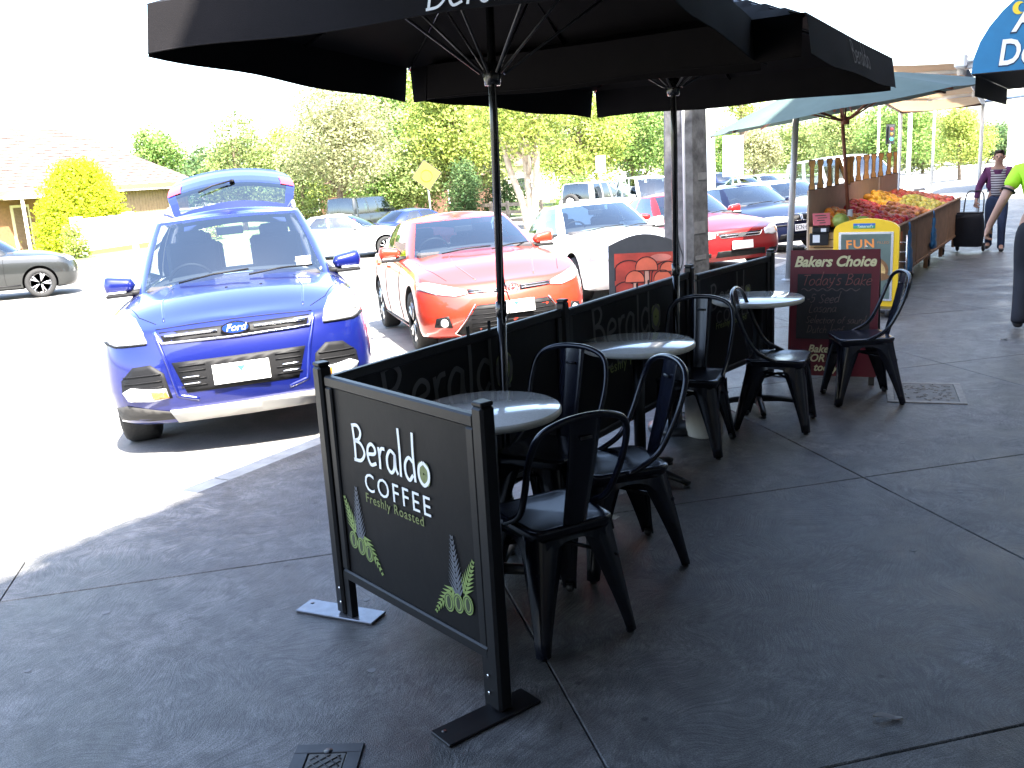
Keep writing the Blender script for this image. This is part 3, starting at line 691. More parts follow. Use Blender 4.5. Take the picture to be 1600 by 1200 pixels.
# ------------------------------------------------------------------ bistro tables
M_top = mat('speckled laminate', (.74, .74, .70), .18, coat=1.0, noise=.12, nscale=120); M_edge = mat('table edge', (.60, .58, .50), .45, noise=.1, nscale=30)
def bistro_table(loc, label, rz):
    t = empty('bistro_table', (*loc, 0), rz, label, 'table', 'round bistro tables along the screens')
    MB().lathe([(0, .722), (.292, .722), (.30, .728), (.30, .744), (.296, .7505), (0, .7505)], 48).build('table_edge', M_edge, t)
    MB().lathe([(0, .7506), (.2965, .7506), (.2935, .7525), (0, .753)], 48).build('table_top', M_top, t)
    MB().lathe([(0, .70), (.11, .70), (.11, .7215), (0, .7215)], 20).build('top_plate', M_post, t)
    MB().tube([(0, 0, .03), (0, 0, .70)], .032, 16).build('column', M_post, t)
    for k in range(4):
        M = Matrix.Rotation(R(90*k), 4, 'Z'); mb = MB()
        P = [M @ Vector(q) for q in ((.02, 0, .06), (.15, 0, .055), (.26, 0, .035), (.30, 0, .022))]; mb.tube(P, [.03, .026, .021, .018], 8, flat=.8)
        lg = mb.build('foot', M_post, t); MB().lathe([(0, 0), (.02, 0), (.02, .012), (0, .012)], 10, Matrix.Translation(M @ Vector((.285, 0, 0)))).build('glide', M_blackpaint, lg)
    return t
bistro_table((-2.05, 3.08), 'round table with pale speckled top tucked behind the end screen', R(20))
bistro_table((-2.03, 4.52), 'round pale-topped table in the middle, one chair pulled up beyond it', R(-10))
bistro_table((-1.90, 6.18), 'round pale-topped table beside the maroon bakery board', R(25))

# ------------------------------------------------------------------ pressed-steel chairs
M_chair = mat('navy black chair steel', (.006, .007, .014), .24, metal=.0, coat=.15, spec=.4, noise=.2, nscale=20)
def steel_chair():
    c = empty('steel_chair', (0, 0, 0))
    # x forward. seat: rounded square, dished, with a rolled rim
    def rr(hw, r, n=6):
        out = []
        for cx, cy, a0 in ((hw-r, hw-r, 0), (-hw+r, hw-r, 90), (-hw+r, -hw+r, 180), (hw-r, -hw+r, 270)):
            out += [(cx+r*math.cos(R(a0+90*i/n)), cy+r*math.sin(R(a0+90*i/n))) for i in range(n+1)]
        return out
    def ring(hw, r, z, front=1.0): return [(x, y*(1.0 if x > 0 else .94), z) for x, y in rr(hw, r)]
    rows = [ring(.155, .04, .395), ring(.172, .045, .40), ring(.182, .05, .437), ring(.182, .05, .447), ring(.172, .045, .452), ring(.155, .045, .4495), ring(.10, .04, .4445), ring(.02, .01, .443)]
    mb = MB(); mb.grid(rows, wrap=True); n0 = len(mb.v); m = len(rows[0]); mb.f.append([n0-m+i for i in range(m)]); mb.sm.append(True); mb.mi.append(0); mb.build('seat', M_chair, c)
    for sx in (1, -1):
        for sy in (1, -1):
            mb = MB(); T = Vector((.155*sx, .15*sy, .425)); B = Vector(((.20 if sx > 0 else .235)*sx, .195*sy, .012))
            # folded tapering sheet: outer corner with two flanges
            rows = []
            for i in range(9):
                t = i/8; p = T.lerp(B, t); w = (.090*(1-t)**1.25+.030); th = .004
                rows.append([p+Vector((-sx*w, .010*sy, 0)), p+Vector((-sx*w*.45, .018*sy, 0)), p+Vector((.008*sx, .008*sy, 0)), p+Vector((.018*sx, -sy*w*.45, 0)), p+Vector((.010*sx, -sy*w, 0)),
                             p+Vector((.004*sx, -sy*w, 0)), p+Vector((.006*sx, -sy*w*.4, 0)), p+Vector((-.004*sx, -.004*sy, 0)), p+Vector((-sx*w*.4, .006*sy, 0)), p+Vector((-sx*w, .004*sy, 0))])
            mb.grid(rows, wrap=True); n0 = len(mb.v); mb.f.append([n0-10+i for i in range(10)]); mb.sm.append(False); mb.mi.append(0)
            lg = mb.build('leg', M_chair, c)
            MB().lathe([(0, 0), (.014, 0), (.018, .012), (.016, .03), (0, .03)], 10, Matrix.Translation((B.x-.008*sx, B.y-.008*sy, 0))).build('rubber_foot', M_blackpaint, lg)
    # arched aprons between the legs
    for k in range(4):
        M = Matrix.Rotation(R(90*k), 4, 'Z'); mb = MB(); N = 10
        rows = [[], []]
        for i in range(N+1):
            t = -1+2*i/N; x = .178+.0*abs(t); rows[0].append(M @ Vector((x, t*.125, .41))); rows[1].append(M @ Vector((x+.004, t*.125, .41-.012-.085*t*t*abs(t))))
        mb.grid(rows, smooth=True); mb.build('apron', M_chair, c)
    # cross brace under the seat
    mb = MB(); mb.tube([(.17, .165, .30), (0, 0, .335), (-.19, -.17, .30)], .008, 6); mb.tube([(.17, -.165, .30), (0, 0, .33), (-.19, .17, .30)], .008, 6); mb.build('cross_brace', M_chair, c)
    # back: tube loop and a wide curved splat
    pts = [(.02, .176, .435), (-.10, .182, .50), (-.165, .192, .60), (-.215, .198, .72), (-.25, .175, .815), (-.268, .10, .855), (-.272, 0, .866)]
    full = pts+[(x, -y, z) for x, y, z in pts[-2::-1]]
    lp = smooth_pts(full, 6); mb = MB(); mb.tube(lp, .0125, 10); mb.build('back_loop', M_chair, c)
    rows = []
    for i in range(13):
        t = i/12; z = .445+(.855-.445)*t; x = -.168-.10*t**1.2-.012*math.sin(t*3.1); w = .048+.016*t
        rows.append([(x-.010*math.cos(q*1.25), w*q, z) for q in (-1, -.5, 0, .5, 1)]+[(x-.010*math.cos(q*1.25)+.003, w*q, z) for q in (1, .5, 0, -.5, -1)])
    mb = MB(); mb.grid(rows, wrap=True); sp = mb.build('back_splat', M_chair, c)
    mb = MB(); mb.tube([(-.272, -.022, .79), (-.272, .022, .79)], .006, 8); mb.tube([(-.247, -.022, .79), (-.247, .022, .79)], .006, 8); mb.build('grip_slot', M_blackpaint, sp)
    return c
ch0 = steel_chair(); first = [True]
def put_chair(x, y, ang, label):
    c = ch0 if first[0] else copy_tree(ch0); first[0] = False
    c.location = (x, y, gz(0, y)); c.rotation_euler = (0, 0, R(ang)); tag(c, label, 'chair', 'dark pressed-steel cafe chairs')
put_chair(-1.66, 2.87, 150, 'dark steel chair with its back to the pavement, right behind the end screen')
put_chair(-2.06, 3.56, 268, 'dark steel chair against the long screen, wedged behind the umbrella pole')
put_chair(-1.69, 3.50, 228, 'dark steel chair turned edge-on between two chairs of the end-screen table')
put_chair(-1.97, 5.15, 278, 'dark steel chair facing the end screen, standing over the concrete-filled bucket')
put_chair(-1.65, 5.80, 8, 'dark steel chair turned away from its table towards the shops, beside the bakery-board table')
put_chair(-1.32, 6.60, 208, 'dark steel chair in front of the maroon bakery board')

# ------------------------------------------------------------------ black square umbrellas
M_fab = mat('black umbrella canvas', (.010, .009, .010), .9, spec=.12, noise=.15, nscale=5, bump=.15, bscale=300, trans=0.0)
M_pole = mat('black umbrella pole', (.010, .010, .011), .25, coat=.3); M_strut = mat('grey strut', (.04, .04, .042), .4, metal=.3); M_cord = mat('cord', (.02, .02, .02), .8)
def black_umbrella(base, top, a, rot, zb, label, lettering):
    """base, top: pole foot and hub; canopy square half-size a, valance bottom height zb at the middle"""
    u = empty('cafe_umbrella', base, 0, label, 'umbrella', 'black square umbrellas over the cafe tables')
    B = Vector((0, 0, 0)); T = Vector(top)-Vector(base); ax = T.normalized(); q = Vector((0, 0, 1)).rotation_difference(ax).to_matrix().to_4x4()
    Mu = q @ Matrix.Rotation(rot, 4, 'Z')       # umbrella frame: z along the pole
    V = .185; rise = .44
    def W(x, y, z): return Mu @ Vector((x, y, z))
    ze = zb+V                                    # eave height along the pole
    MB().tube([W(0, 0, .02), W(0, 0, zb*.5)], .021, 14).build('lower_pole', M_pole, u); MB().tube([W(0, 0, zb*.5), W(0, 0, ze+rise-.03)], .0185, 14).build('upper_pole', M_pole, u)
    MB().tube([W(0, 0, zb*.5-.05), W(0, 0, zb*.5+.02)], .026, 14).build('pole_collar', M_pole, u)
    hubz = 2.10
    hub = MB().lathe([(0, -.05), (.034, -.05), (.04, -.02), (.04, .03), (.03, .05), (0, .05)], 16, Mu @ Matrix.Translation((0, 0, hubz))).build('hub', M_pole, u)
    MB().lathe([(0, 0), (.05, 0), (.05, .04), (.02, .07), (0, .07)], 16, Mu @ Matrix.Translation((0, 0, ze+rise-.04))).build('finial', M_pole, u)
    # canopy: four sagging panels
    def top_z(x, y):
        m = max(abs(x), abs(y))/a; k = min(abs(x), abs(y))/max(1e-6, max(abs(x), abs(y)))
        return ze+rise*(1-m) - .035*math.sin(math.pi*m)*(1-k) - .006*m*(1-k)
    n = 16; mb = MB()
    mb.grid([[W(-a+2*a*i/n, -a+2*a*j/n, top_z(-a+2*a*i/n, -a+2*a*j/n)) for i in range(n+1)] for j in range(n+1)]); cp = mb.build('canopy', M_fab, u)
    for k in range(4):
        Mk = Mu @ Matrix.Rotation(R(90*k), 4, 'Z'); mb = MB(); nn = 22; rows = []
        for j, zz in enumerate((0.0, -.25, -.5, -.75, -1.0)):
            rows.append([Mk @ Vector((-a+.012+(2*a-.024)*i/nn, -a-.006*j*(.9+.1*math.sin(i*.9+k)), top_z((-a+(2*a)*i/nn), -a)+zz*V+.0016*math.sin(i*.55+k*2)*j)) for i in range(nn+1)])
        mb.grid(rows); mb.build('valance', M_fab, u)
        mb = MB(); mb.tube([r for r in rows[-1]], .003, 4); mb.build('hem', M_fab, u)
        # rib to the corner and to the middle of the side, with struts from the hub
        for (ex, ey, sm) in ((-1, -1, .62), (0, -1, .62)):
            e = Mk @ Vector((ex*a*.985, ey*a*.985, top_z(ex*a, ey*a)-.012)); st = Mk @ Vector((0, 0, ze+rise-.035)); rb = MB().tube([st, e], .009, 6).build('rib', M_pole, u)
            mid = st.lerp(e, sm*.8); MB().tube([Mk @ Vector((ex*.04, ey*.04, hubz)), mid], .0065, 6).build('strut', M_strut, rb)
    # pull cord
    mb = MB(); P = [W(.022, -.022, hubz), W(.028, -.022, hubz-.35), W(.024, -.022, 1.25), W(.06, -.03, 1.08), W(.02, -.03, 1.0), W(.022, -.02, 1.3)]; mb.tube(smooth_pts(P, 6), .003, 5); mb.build('pull_cord', M_cord, u)
    for k, txt in lettering:
        Mk = Mu @ Matrix.Rotation(R(90*k), 4, 'Z'); mb = MB()
        o = Mk @ Vector((.25 if k == 0 else -.2, -a-.03, zb+(.012 if k == 0 else .045))); xd = (Mk @ Vector((1, 0, 0)))-(Mk @ Vector((0, 0, 0))); yd = (Mk @ Vector((0, -.1, 1)))-(Mk @ Vector((0, 0, 0)))
        letters('Beraldo', mb, frame_M(o, xd, (Mk @ Vector((0, -.26, -1))-(Mk @ Vector((0, 0, 0))))*-1), 0, 0, .16, .010, d=.004); mb.build('valance_lettering', M_pwhite if k == 0 else mat('dark valance print', (.05, .045, .045), .8), u)  # lettering is dark grey on every side but the first
    mb = MB(); mb.lathe([(0, 0), (.19, 0), (.19, .03), (.15, .05), (.03, .06), (.03, .16), (0, .16)], 24); mb.build('base_weight', M_blackpaint, u)
    return u
black_umbrella((-2.31, 3.60, 0), (-2.33, 3.713, 2.1), 1.0, .125, 2.15, 'black square umbrella over the table behind the end screen', [(0, 'Beraldo')])
black_umbrella((-2.205, 5.50, 0), (-2.225, 5.57, 2.08), 1.05, 0.0, 2.06, 'black square umbrella over the middle table, its pole by the bucket', [(1, 'Beraldo')])

# white bucket filled with concrete by the umbrella pole
bk = empty('concrete_bucket', (-2.00, 5.43, 0), 0, 'pale plastic bucket filled with concrete under a steel chair', 'bucket')
MB().lathe([(.105, 0), (.112, .01), (.128, .27), (.134, .275), (.134, .30), (.126, .30), (.122, .28)], 28).build('pail', mat('bucket plastic', (.46, .44, .40), .5, noise=.2, nscale=6), bk)
MB().lathe([(0, .272), (.06, .275), (.1235, .272)], 28).build('concrete_fill', M_kerb, bk)
mb = MB(); mb.tube([(.134*math.cos(R(a)), .134*math.sin(R(a))*.8-.03, .24-.14*math.sin(R(a))) for a in range(0, 181, 12)], .003, 6); mb.build('handle', M_screw, bk)
# crumpled napkin by the chairs
mb = MB(); rr = random.Random(3); mb.grid([[(i*.03-.06+rr.uniform(-.008, .008), j*.03-.05+rr.uniform(-.008, .008), .012+rr.uniform(0, .03)) for i in range(5)] for j in range(4)], smooth=False)
o = mb.build('paper_napkin', mat('paper', (.75, .74, .72), .9), None, (-1.93, 3.84, 0)); tag(o, 'crumpled white paper napkin on the ground behind the chairs', 'napkin')
# ------------------------------------------------------------------ cars
M_gl = glass_mat('car glass'); M_gl2 = glass_mat('tinted glass', (.30, .34, .36))
M_tyre = mat('tyre rubber', (.02, .02, .02), .85, bump=.3, bscale=80); M_rim = mat('alloy rim', (.55, .55, .56), .3, metal=.8); M_trim = mat('black car trim', (.006, .006, .007), .6, spec=.25)
M_chrome = mat('chrome', (.75, .75, .76), .08, metal=1.0); M_lens = mat('headlamp lens', (.72, .74, .76), .08, metal=.35, coat=1.0); M_bulb = mat('headlamp reflector', (.62, .63, .64), .35, metal=.6)
M_red_l = mat('tail lamp red', (.45, .02, .02), .15, coat=1.0); M_amb = mat('amber lamp', (.6, .22, .03), .2, coat=1.0); M_np = mat('number plate white', (.80, .80, .78), .4); M_npb = mat('number plate mark', (.05, .2, .45), .4); M_npg = mat('plate green mark', (.05, .35, .2), .4); M_npk = mat('plate characters', (.02, .03, .06), .5)
M_clad = mat('grey cladding', (.03, .028, .026), .75); M_silver = mat('silver trim', (.45, .44, .42), .35, metal=.5); M_inner = mat('car interior', (.035, .035, .04), .85, noise=.2); M_seat = mat('car seat', (.06, .06, .065), .9)
def paint(name, c, metal=.25, coat=1.0): return mat(name, c, .28, metal=metal, coat=coat, spec=.5*coat)

def sm_interp(xs, pts, k=.16):
    X = [p[0] for p in pts]; Y = [p[1] for p in pts]; out = np.zeros(len(xs)); n = 0
    for d in np.linspace(-k, k, 9): out += np.interp(np.array(xs)+d, X, Y); n += 1
    return out/n

class Car:
    """x forward, y left; origin on the ground midway between the axles"""
    def __init__(s, name, p, pm, label, group, loc, ang, scale=1.0, glass=None):
        s.p = p; s.pm = pm; s.root = empty(name, loc, ang, label, 'car', group); s.glass = glass or M_gl
        s.loft(); s.cabin(); s.wheels()
    def loft(s):
        p = s.p; xn, xr, W = p['xn'], p['xr'], p['W']; N = 56
        u = np.linspace(0, 1, N); t = .5-.5*np.cos(np.pi*u); t = .7*t+.3*u; xs = xr+(xn-xr)*t
        zs = sm_interp(xs, p['zs']); zc = sm_interp(xs, p['zc']); z0 = np.interp(xs, [q[0] for q in p['z0']], [q[1] for q in p['z0']])
        def plan(d, r, n): q = np.clip(1-d/r, 0, 1); return np.power(np.clip(1-q**n, 0, 1), 1/n)
        w = W*plan(xn-xs, p.get('rf', .55), p.get('nf', 2.6))*plan(xs-xr, p.get('rr', .45), p.get('nr', 2.9))
        tum = p.get('tum', .93)
        prof = [(0, 0, 0), (.55, 0, 0), (.88, .0, 0), (.955, .05, 0), (.975, .14, 0), (.985, .26, 0), (1.0, .38, 0), (1.0, .5, 0), (.995, .62, 0), (.99, .72, 0), (.975, .82, 0), (.96, .9, 0), (.945, .96, 0), (tum, 1, 0), (tum-.03, 1, .10), (.8, 1, .38), (.62, 1, .66), (.42, 1, .86), (.2, 1, .965), (0, 1, 1)]
        rows = []
        for i in range(N):
            wf = np.clip((xs[i]-(xn-.75))/.75, 0, 1)**1.3; wr = np.clip(((xr+.6)-xs[i])/.6, 0, 1)**1.3; row = []
            H = zc[i]-z0[i]
            for (fy, fz, fc) in prof:
                z = z0[i]+fz*(zs[i]-z0[i])+fc*(zc[i]-zs[i]); h = z
                x = xs[i]+wf*np.interp(h, p['lf'][0], p['lf'][1])+wr*np.interp(h, p['lr'][0], p['lr'][1])
                row.append(Vector((x, fy*w[i], z)))
            rows.append(row+[Vector((q.x, -q.y, q.z)) for q in row[-2:0:-1]])
        mb = MB(); mb.grid(rows, wrap=True); me = bpy.data.meshes.new('body'); me.from_pydata(mb.v, [], mb.f)
        bm = bmesh.new(); bm.from_mesh(me); bmesh.ops.remove_doubles(bm, verts=bm.verts, dist=.0008); bmesh.ops.dissolve_degenerate(bm, dist=.0003, edges=bm.edges)
        bmesh.ops.holes_fill(bm, edges=[e for e in bm.edges if e.is_boundary]); bmesh.ops.recalc_face_normals(bm, faces=bm.faces); bm.to_mesh(me)
        s.bvh = BVHTree.FromBMesh(bm); bm.free()
        me.materials.append(s.pm); me.materials.append(M_trim)
        tmp = bpy.data.objects.new('tmp', me); col.objects.link(tmp)
        cut = MB(); R_ = p['r']+.045
        for x in (p['wb']/2, -p['wb']/2):
            for sy in (1, -1): cut.lathe([(0, 0), (R_, 0), (R_, .6), (0, .6)], 28, Matrix.Translation((x, sy*(W-.31), p['r']+.02)) @ Matrix.Rotation(R(-90*sy), 4, 'X'))
        cm = cut.mesh('cut', M_trim); co = bpy.data.objects.new('cut', cm); col.objects.link(co)
        md = tmp.modifiers.new('b', 'BOOLEAN'); md.object = co; md.operation = 'DIFFERENCE'; md.solver = 'EXACT'
        dg = bpy.context.evaluated_depsgraph_get(); res = bpy.data.meshes.new_from_object(tmp.evaluated_get(dg))
        bpy.data.objects.remove(tmp); bpy.data.objects.remove(co)
        if len(res.polygons) < 300: res = me
        res.polygons.foreach_set('use_smooth', [True]*len(res.polygons)); res.set_sharp_from_angle(angle=R(38)); res.name = 'body'
        s.body = link_mesh('body', res, s.root)
    # ---- projections on the shell
    def hit(s, o, d):
        h = s.bvh.ray_cast(Vector(o), Vector(d)); return (h[0], h[1]) if h[0] is not None else (None, None)
    def patch(s, name, poly, m, mode='front', off=.006, parent=None, sub=3, thick=.03, mirror=False):
        """polygon laid on the shell: front/rear use (y,z), left/right (x,z), top (x,y)"""
        objs = []
        for k in ((1, -1) if mirror else (1,)):
            if mode in ('front', 'rear', 'top'): pl = [((q[0]*k, q[1]) if mode != 'top' else (q[0], q[1]*k)) for q in poly]
            else: pl = poly
            bm = bmesh.new(); vs = [bm.verts.new((a, b, 0)) for a, b in pl]; bm.faces.new(vs); bmesh.ops.triangulate(bm, faces=bm.faces)
            for _ in range(sub): bmesh.ops.subdivide_edges(bm, edges=[e for e in bm.edges if e.calc_length() > .05], cuts=1, use_grid_fill=False); bmesh.ops.triangulate(bm, faces=bm.faces)
            if mode == 'front': D = Vector((-1, 0, 0)); O = lambda a, b: Vector((4, a, b))
            elif mode == 'rear': D = Vector((1, 0, 0)); O = lambda a, b: Vector((-4, a, b))
            elif mode == 'left': D = Vector((0, -1, 0)); O = lambda a, b: Vector((a, 3, b))
            elif mode == 'right': D = Vector((0, 1, 0)); O = lambda a, b: Vector((a, -3, b))
            else: D = Vector((0, 0, -1)); O = lambda a, b: Vector((a, b, 3))
            top = []; bot = []; ok = True; last = None
            for v in bm.verts:
                h, n = s.hit(O(v.co.x, v.co.y), D)
                if h is None: h = last if last is not None else Vector((0, 0, 0)); h = Vector(h); n = -D; ok = ok and last is not None
                    
                last = h
                nn = (n if n.dot(-D) > 0 else -n); nn = (nn-D*.6).normalized()
                top.append(h+nn*off); bot.append(h-nn*thick)
            bm.verts.index_update(); fs = [[v.index for v in f.verts] for f in bm.faces]; be = [(e.verts[0].index, e.verts[1].index) for e in bm.edges if e.is_boundary]; bm.free()
            if not ok: continue
            mb = MB(); n = len(top); mb.add(top+bot, fs, True); mb.f += [[a, b, b+n, a+n] for a, b in be]; mb.sm += [False]*len(be); mb.mi += [0]*len(be)
            objs.append(mb.build(name, m, parent or s.root))
        return objs[0] if objs else None
    def line(s, name, pts, m, mode, w=.012, off=.003, mirror=False, parent=None, r=None):
        """tube laid on the shell"""
        for k in ((1, -1) if mirror else (1,)):
            out = []
            for i in range(len(pts)-1):
                for j in range(6):
                    a = pts[i][0]+(pts[i+1][0]-pts[i][0])*j/6; b = pts[i][1]+(pts[i+1][1]-pts[i][1])*j/6; out.append((a, b))
            out.append(pts[-1]); P = []
            for a, b in out:
                if mode == 'front': h, n = s.hit((4, a*k, b), (-1, 0, 0))
                elif mode == 'rear': h, n = s.hit((-4, a*k, b), (1, 0, 0))
                elif mode == 'side': h, n = s.hit((a, 3*k, b), (0, -k, 0))
                else: h, n = s.hit((a, b*k, 3), (0, 0, -1))
                if h is not None: P.append(h+(n if n is not None else Vector((0, 0, 1)))*off)
            if len(P) > 1: mb = MB(); mb.tube(P, w/2, 6); mb.build(name, m, parent or s.root)
    def cabin(s):
        c = s.p['cab']; BR = [(0, .5), (.5, 1)]
        def base(q):
            if q <= 1: y = c['wa']*q; x = c['xa']-(c['xa']-c['xaw'])*q*q
            elif q <= 2: t = q-1; x = c['xaw']+(c['xcw']-c['xaw'])*t; y = c['wa']+(c['wc']-c['wa'])*t+c.get('bow', .05)*math.sin(math.pi*t)
            else: t = 3-q; y = c['wc']*t; x = c['xc']-(c['xc']-c['xcw'])*t*t
            h, n = s.hit((x, y, 3), (0, 0, -1)); z = (h.z-.02) if h is not None else 1.0
            zb = c.get('zb'); z = min(z, zb) if zb else z
            return Vector((x, y, z))
        def roof(q):
            if q <= 1: y = c['wr']*q; x = c['xrf']-(c['xrf']-c['xrfw'])*q*q
            elif q <= 2: t = q-1; x = c['xrfw']+(c['xrrw']-c['xrfw'])*t; y = c['wr']+(c['wrr']-c['wr'])*t+.02*math.sin(math.pi*t)
            else: t = 3-q; y = c['wrr']*t; x = c['xrr']-(c['xrr']-c['xrrw'])*t*t
            z = np.interp(x, [k[0] for k in c['zr']], [k[1] for k in c['zr']])
            yy = abs(y)/c['wr']; return Vector((x, y, z-.045*yy*yy))
        wins = c['win']     # list of (s0, s1, name, part)
        br = sorted(set([0, 3]+[w[0] for w in wins]+[w[1] for w in wins])); S = []
        for i in range(len(br)-1):
            k = max(2, int(round((br[i+1]-br[i])*7))); S += [br[i]+(br[i+1]-br[i])*j/k for j in range(k)]
        S.append(3)
        Bv = [0, .03, .07, .25, .5, .75, .90, .955, 1.0]
        def pt(q, b, sg):
            P = base(q).lerp(roof(q), b); bl = .03*math.sin(math.pi*b)
            nrm = Vector((0, 1, 0)) if 1 <= q <= 2 else (Vector((1, 0, .6)) if q < 1 else Vector((-1, 0, .5))); P = P+nrm*bl; P.y *= sg; return P
        shell = MB(); panes = {}
        for sg in (1, -1):
            G = [[pt(q, b, sg) for q in S] for b in Bv]
            for i in range(len(S)-1):
                qm = (S[i]+S[i+1])/2; wn = next((w for w in wins if w[0] <= qm <= w[1]), None)
                for j in range(len(Bv)-1):
                    f = [G[j][i], G[j][i+1], G[j+1][i+1], G[j+1][i]]
                    if wn and 1 <= j < len(Bv)-2:
                        key = wn[2] if wn[2] in ('windscreen', 'rear_glass') else (wn[2], wn[0], sg); panes.setdefault(key, MB()).add(f, [(0, 1, 2, 3)], True)
                    else: shell.add(f, [(0, 1, 2, 3)], True)
        # roof skin
        lid = MB()
        for sg in (1, -1):
            rows = []
            for j in range(6):
                t = j/5; row = []
                for q in S:
                    P = roof(q); xm = min(max(P.x, c['xrrw']+.25), c['xrfw']-.25); row.append(Vector((P.x+(xm-P.x)*t, sg*P.y*(1-t), P.z+.0+(.045*(abs(P.y)/c['wr'])**2)*(1-(1-t)**2)+.012*math.sin(t*1.57))))
                rows.append(row)
            lid.grid(rows)
        def fin(mb, nm, m, parent):
            o = mb.build(nm, m, parent); bm = bmesh.new(); bm.from_mesh(o.data); bmesh.ops.remove_doubles(bm, verts=bm.verts, dist=.0006); bmesh.ops.recalc_face_normals(bm, faces=bm.faces); bm.to_mesh(o.data); bm.free(); return o
        s.pillars = fin(shell, 'window_frame', c.get('pillar', s.pm), s.root); s.roof = fin(lid, 'roof', s.pm, s.root)
        for k, mb in panes.items():
            nm = k if isinstance(k, str) else k[0]
            if nm == 'rear_glass' and c.get('open'): continue
            fin(mb, nm, c.get('sg', s.glass) if nm != 'windscreen' else s.glass, s.root)
        s.roofpt = roof; s.basept = base
        # interior: dash, seats, wheel, floor over the body shell
        xa, xc = c['xaw'], c['xcw']; bz = base(1.3).z
        mb = MB(); n = 10; rows = []
        for i in range(n+1):
            x = xa-.03+(xc+.1-xa+.03)*i/n; row = []
            for j in range(9):
                y = -.9*c['wa']+1.8*c['wa']*j/8; h, nn = s.hit((x, y, 3), (0, 0, -1)); row.append((x, y, (h.z if h is not None else bz)+.004))
            rows.append(row)
        mb.grid(rows); it = mb.build('interior', M_inner, s.root)
        mb = MB(); mb.box((xa-.02, 0, bz+.015), (.40, c['wa']*1.75, .09), bev=.03); mb.build('dashboard', M_inner, it)
        for sy in (1, -1):
            for sxp, wd in ((xa-1.05, .24), (xa-1.95, .24)):
                if sxp < xc+.25: continue
                hz = np.interp(sxp, [k[0] for k in c['zr']], [k[1] for k in c['zr']])
                mb = MB(); mb.box((sxp, sy*.37, (bz+hz-.30)/2), (.14, .46, hz-.30-bz+.1), bev=.05); mb.box((sxp-.02, sy*.37, hz-.24), (.10, .26, .17), bev=.04); mb.build('seat', M_seat, it)
        wx, wy, wz = xa-.42, -.37, bz+.03
        mb = MB(); Mw = Matrix.Translation((wx, wy, wz)) @ Matrix.Rotation(R(-65), 4, 'Y'); mb.tube([Mw @ Vector((.18*math.cos(R(a)), .18*math.sin(R(a)), 0)) for a in range(0, 360, 15)], .014, 6, closed=True); mb.tube([Mw @ Vector((0, -.17, 0)), Mw @ Vector((0, .17, 0))], .018, 6); mb.build('steering_wheel', M_trim, it)
        rz = roof(.1); mb = MB(); mb.box((rz.x+.02, 0, rz.z-.13), (.03, .22, .07), bev=.015); mb.build('rear_mirror', M_trim, it)
    def wheels(s):
        p = s.p; r = p['r']; tw = p.get('tw', .20)
        for x in (p['wb']/2, -p['wb']/2):
            for sy in (1, -1):
                M = Matrix.Translation((x, sy*(p['W']-.115), r)) @ Matrix.Rotation(R(-90*sy), 4, 'X'); ri = r*.68
                w = MB().lathe([(ri, -tw/2), (r*.93, -tw/2), (r*.985, -tw*.38), (r, -tw*.2), (r, tw*.2), (r*.985, tw*.38), (r*.93, tw/2), (ri+.01, tw*.48), (ri, tw*.4), (ri, -tw/2)], 30, M).build('wheel', M_tyre, s.root)
                mb = MB(); mb.lathe([(ri*1.01, tw*.44), (ri*.93, tw*.44), (ri*.90, tw*.1), (ri*.2, tw*.05)], 30, M); mb.lathe([(0, tw*.40), (ri*.16, tw*.38), (ri*.2, tw*.3)], 16, M)
                ns = p.get('spokes', 5)
                for k in range(ns):
                    a = 2*math.pi*k/ns
                    for da in ((-.16, .16) if ns <= 6 else (0,)):
                        A = M @ Vector((ri*.12*math.cos(a), ri*.12*math.sin(a), tw*.36)); B = M @ Vector((ri*.95*math.cos(a+da), ri*.95*math.sin(a+da), tw*.38)); mb.tube([A, B], [.020, .026], 6)
                mb.build('rim', M_rim, w)
                # wheel-arch lining
        s.mirrors()
    def mirrors(s):
        c = s.p['cab']; B = s.basept(1.06); 
        for sy in (1, -1):
            y = B.y+.02; P = Vector((B.x-.12, sy*(y+.14), B.z+.09)); rows = []
            for i in range(11):        # wedge-shaped shell: tall outboard, tapering to the stalk
                t = i/10; yy = -.125+.25*t; hh = (.055+.030*t)*(1-(2*t-1)**8)**.5; dd = (.075+.03*(1-t))*(1-(2*t-1)**8)**.5+.004
                rows.append([P+Vector((-.035+(dd*abs(math.sin(b))**.7 if math.sin(b) > 0 else 0), sy*yy, .008*t+hh*(abs(math.cos(b))**.7)*(1 if math.cos(b) > 0 else -1))) for b in [2*math.pi*k/16 for k in range(16)]])
            mb = MB(); mb.grid(rows, wrap=True); o = mb.build('door_mirror', s.pm, s.root)
            mb = MB(); mb.tube([(B.x-.10, sy*(B.y-.03), B.z+.02), (P.x+.02, P.y-sy*.03, P.z-.06)], [.035, .025], 8); mb.box((P.x+.02, P.y, P.z-.075), (.10, .21, .025), bev=.01); mb.build('mirror_stalk', M_trim, o); MB().box((P.x+.062, P.y+sy*.02, P.z-.048), (.012, .15, .016), bev=.004).build('indicator_strip', M_lens, o)
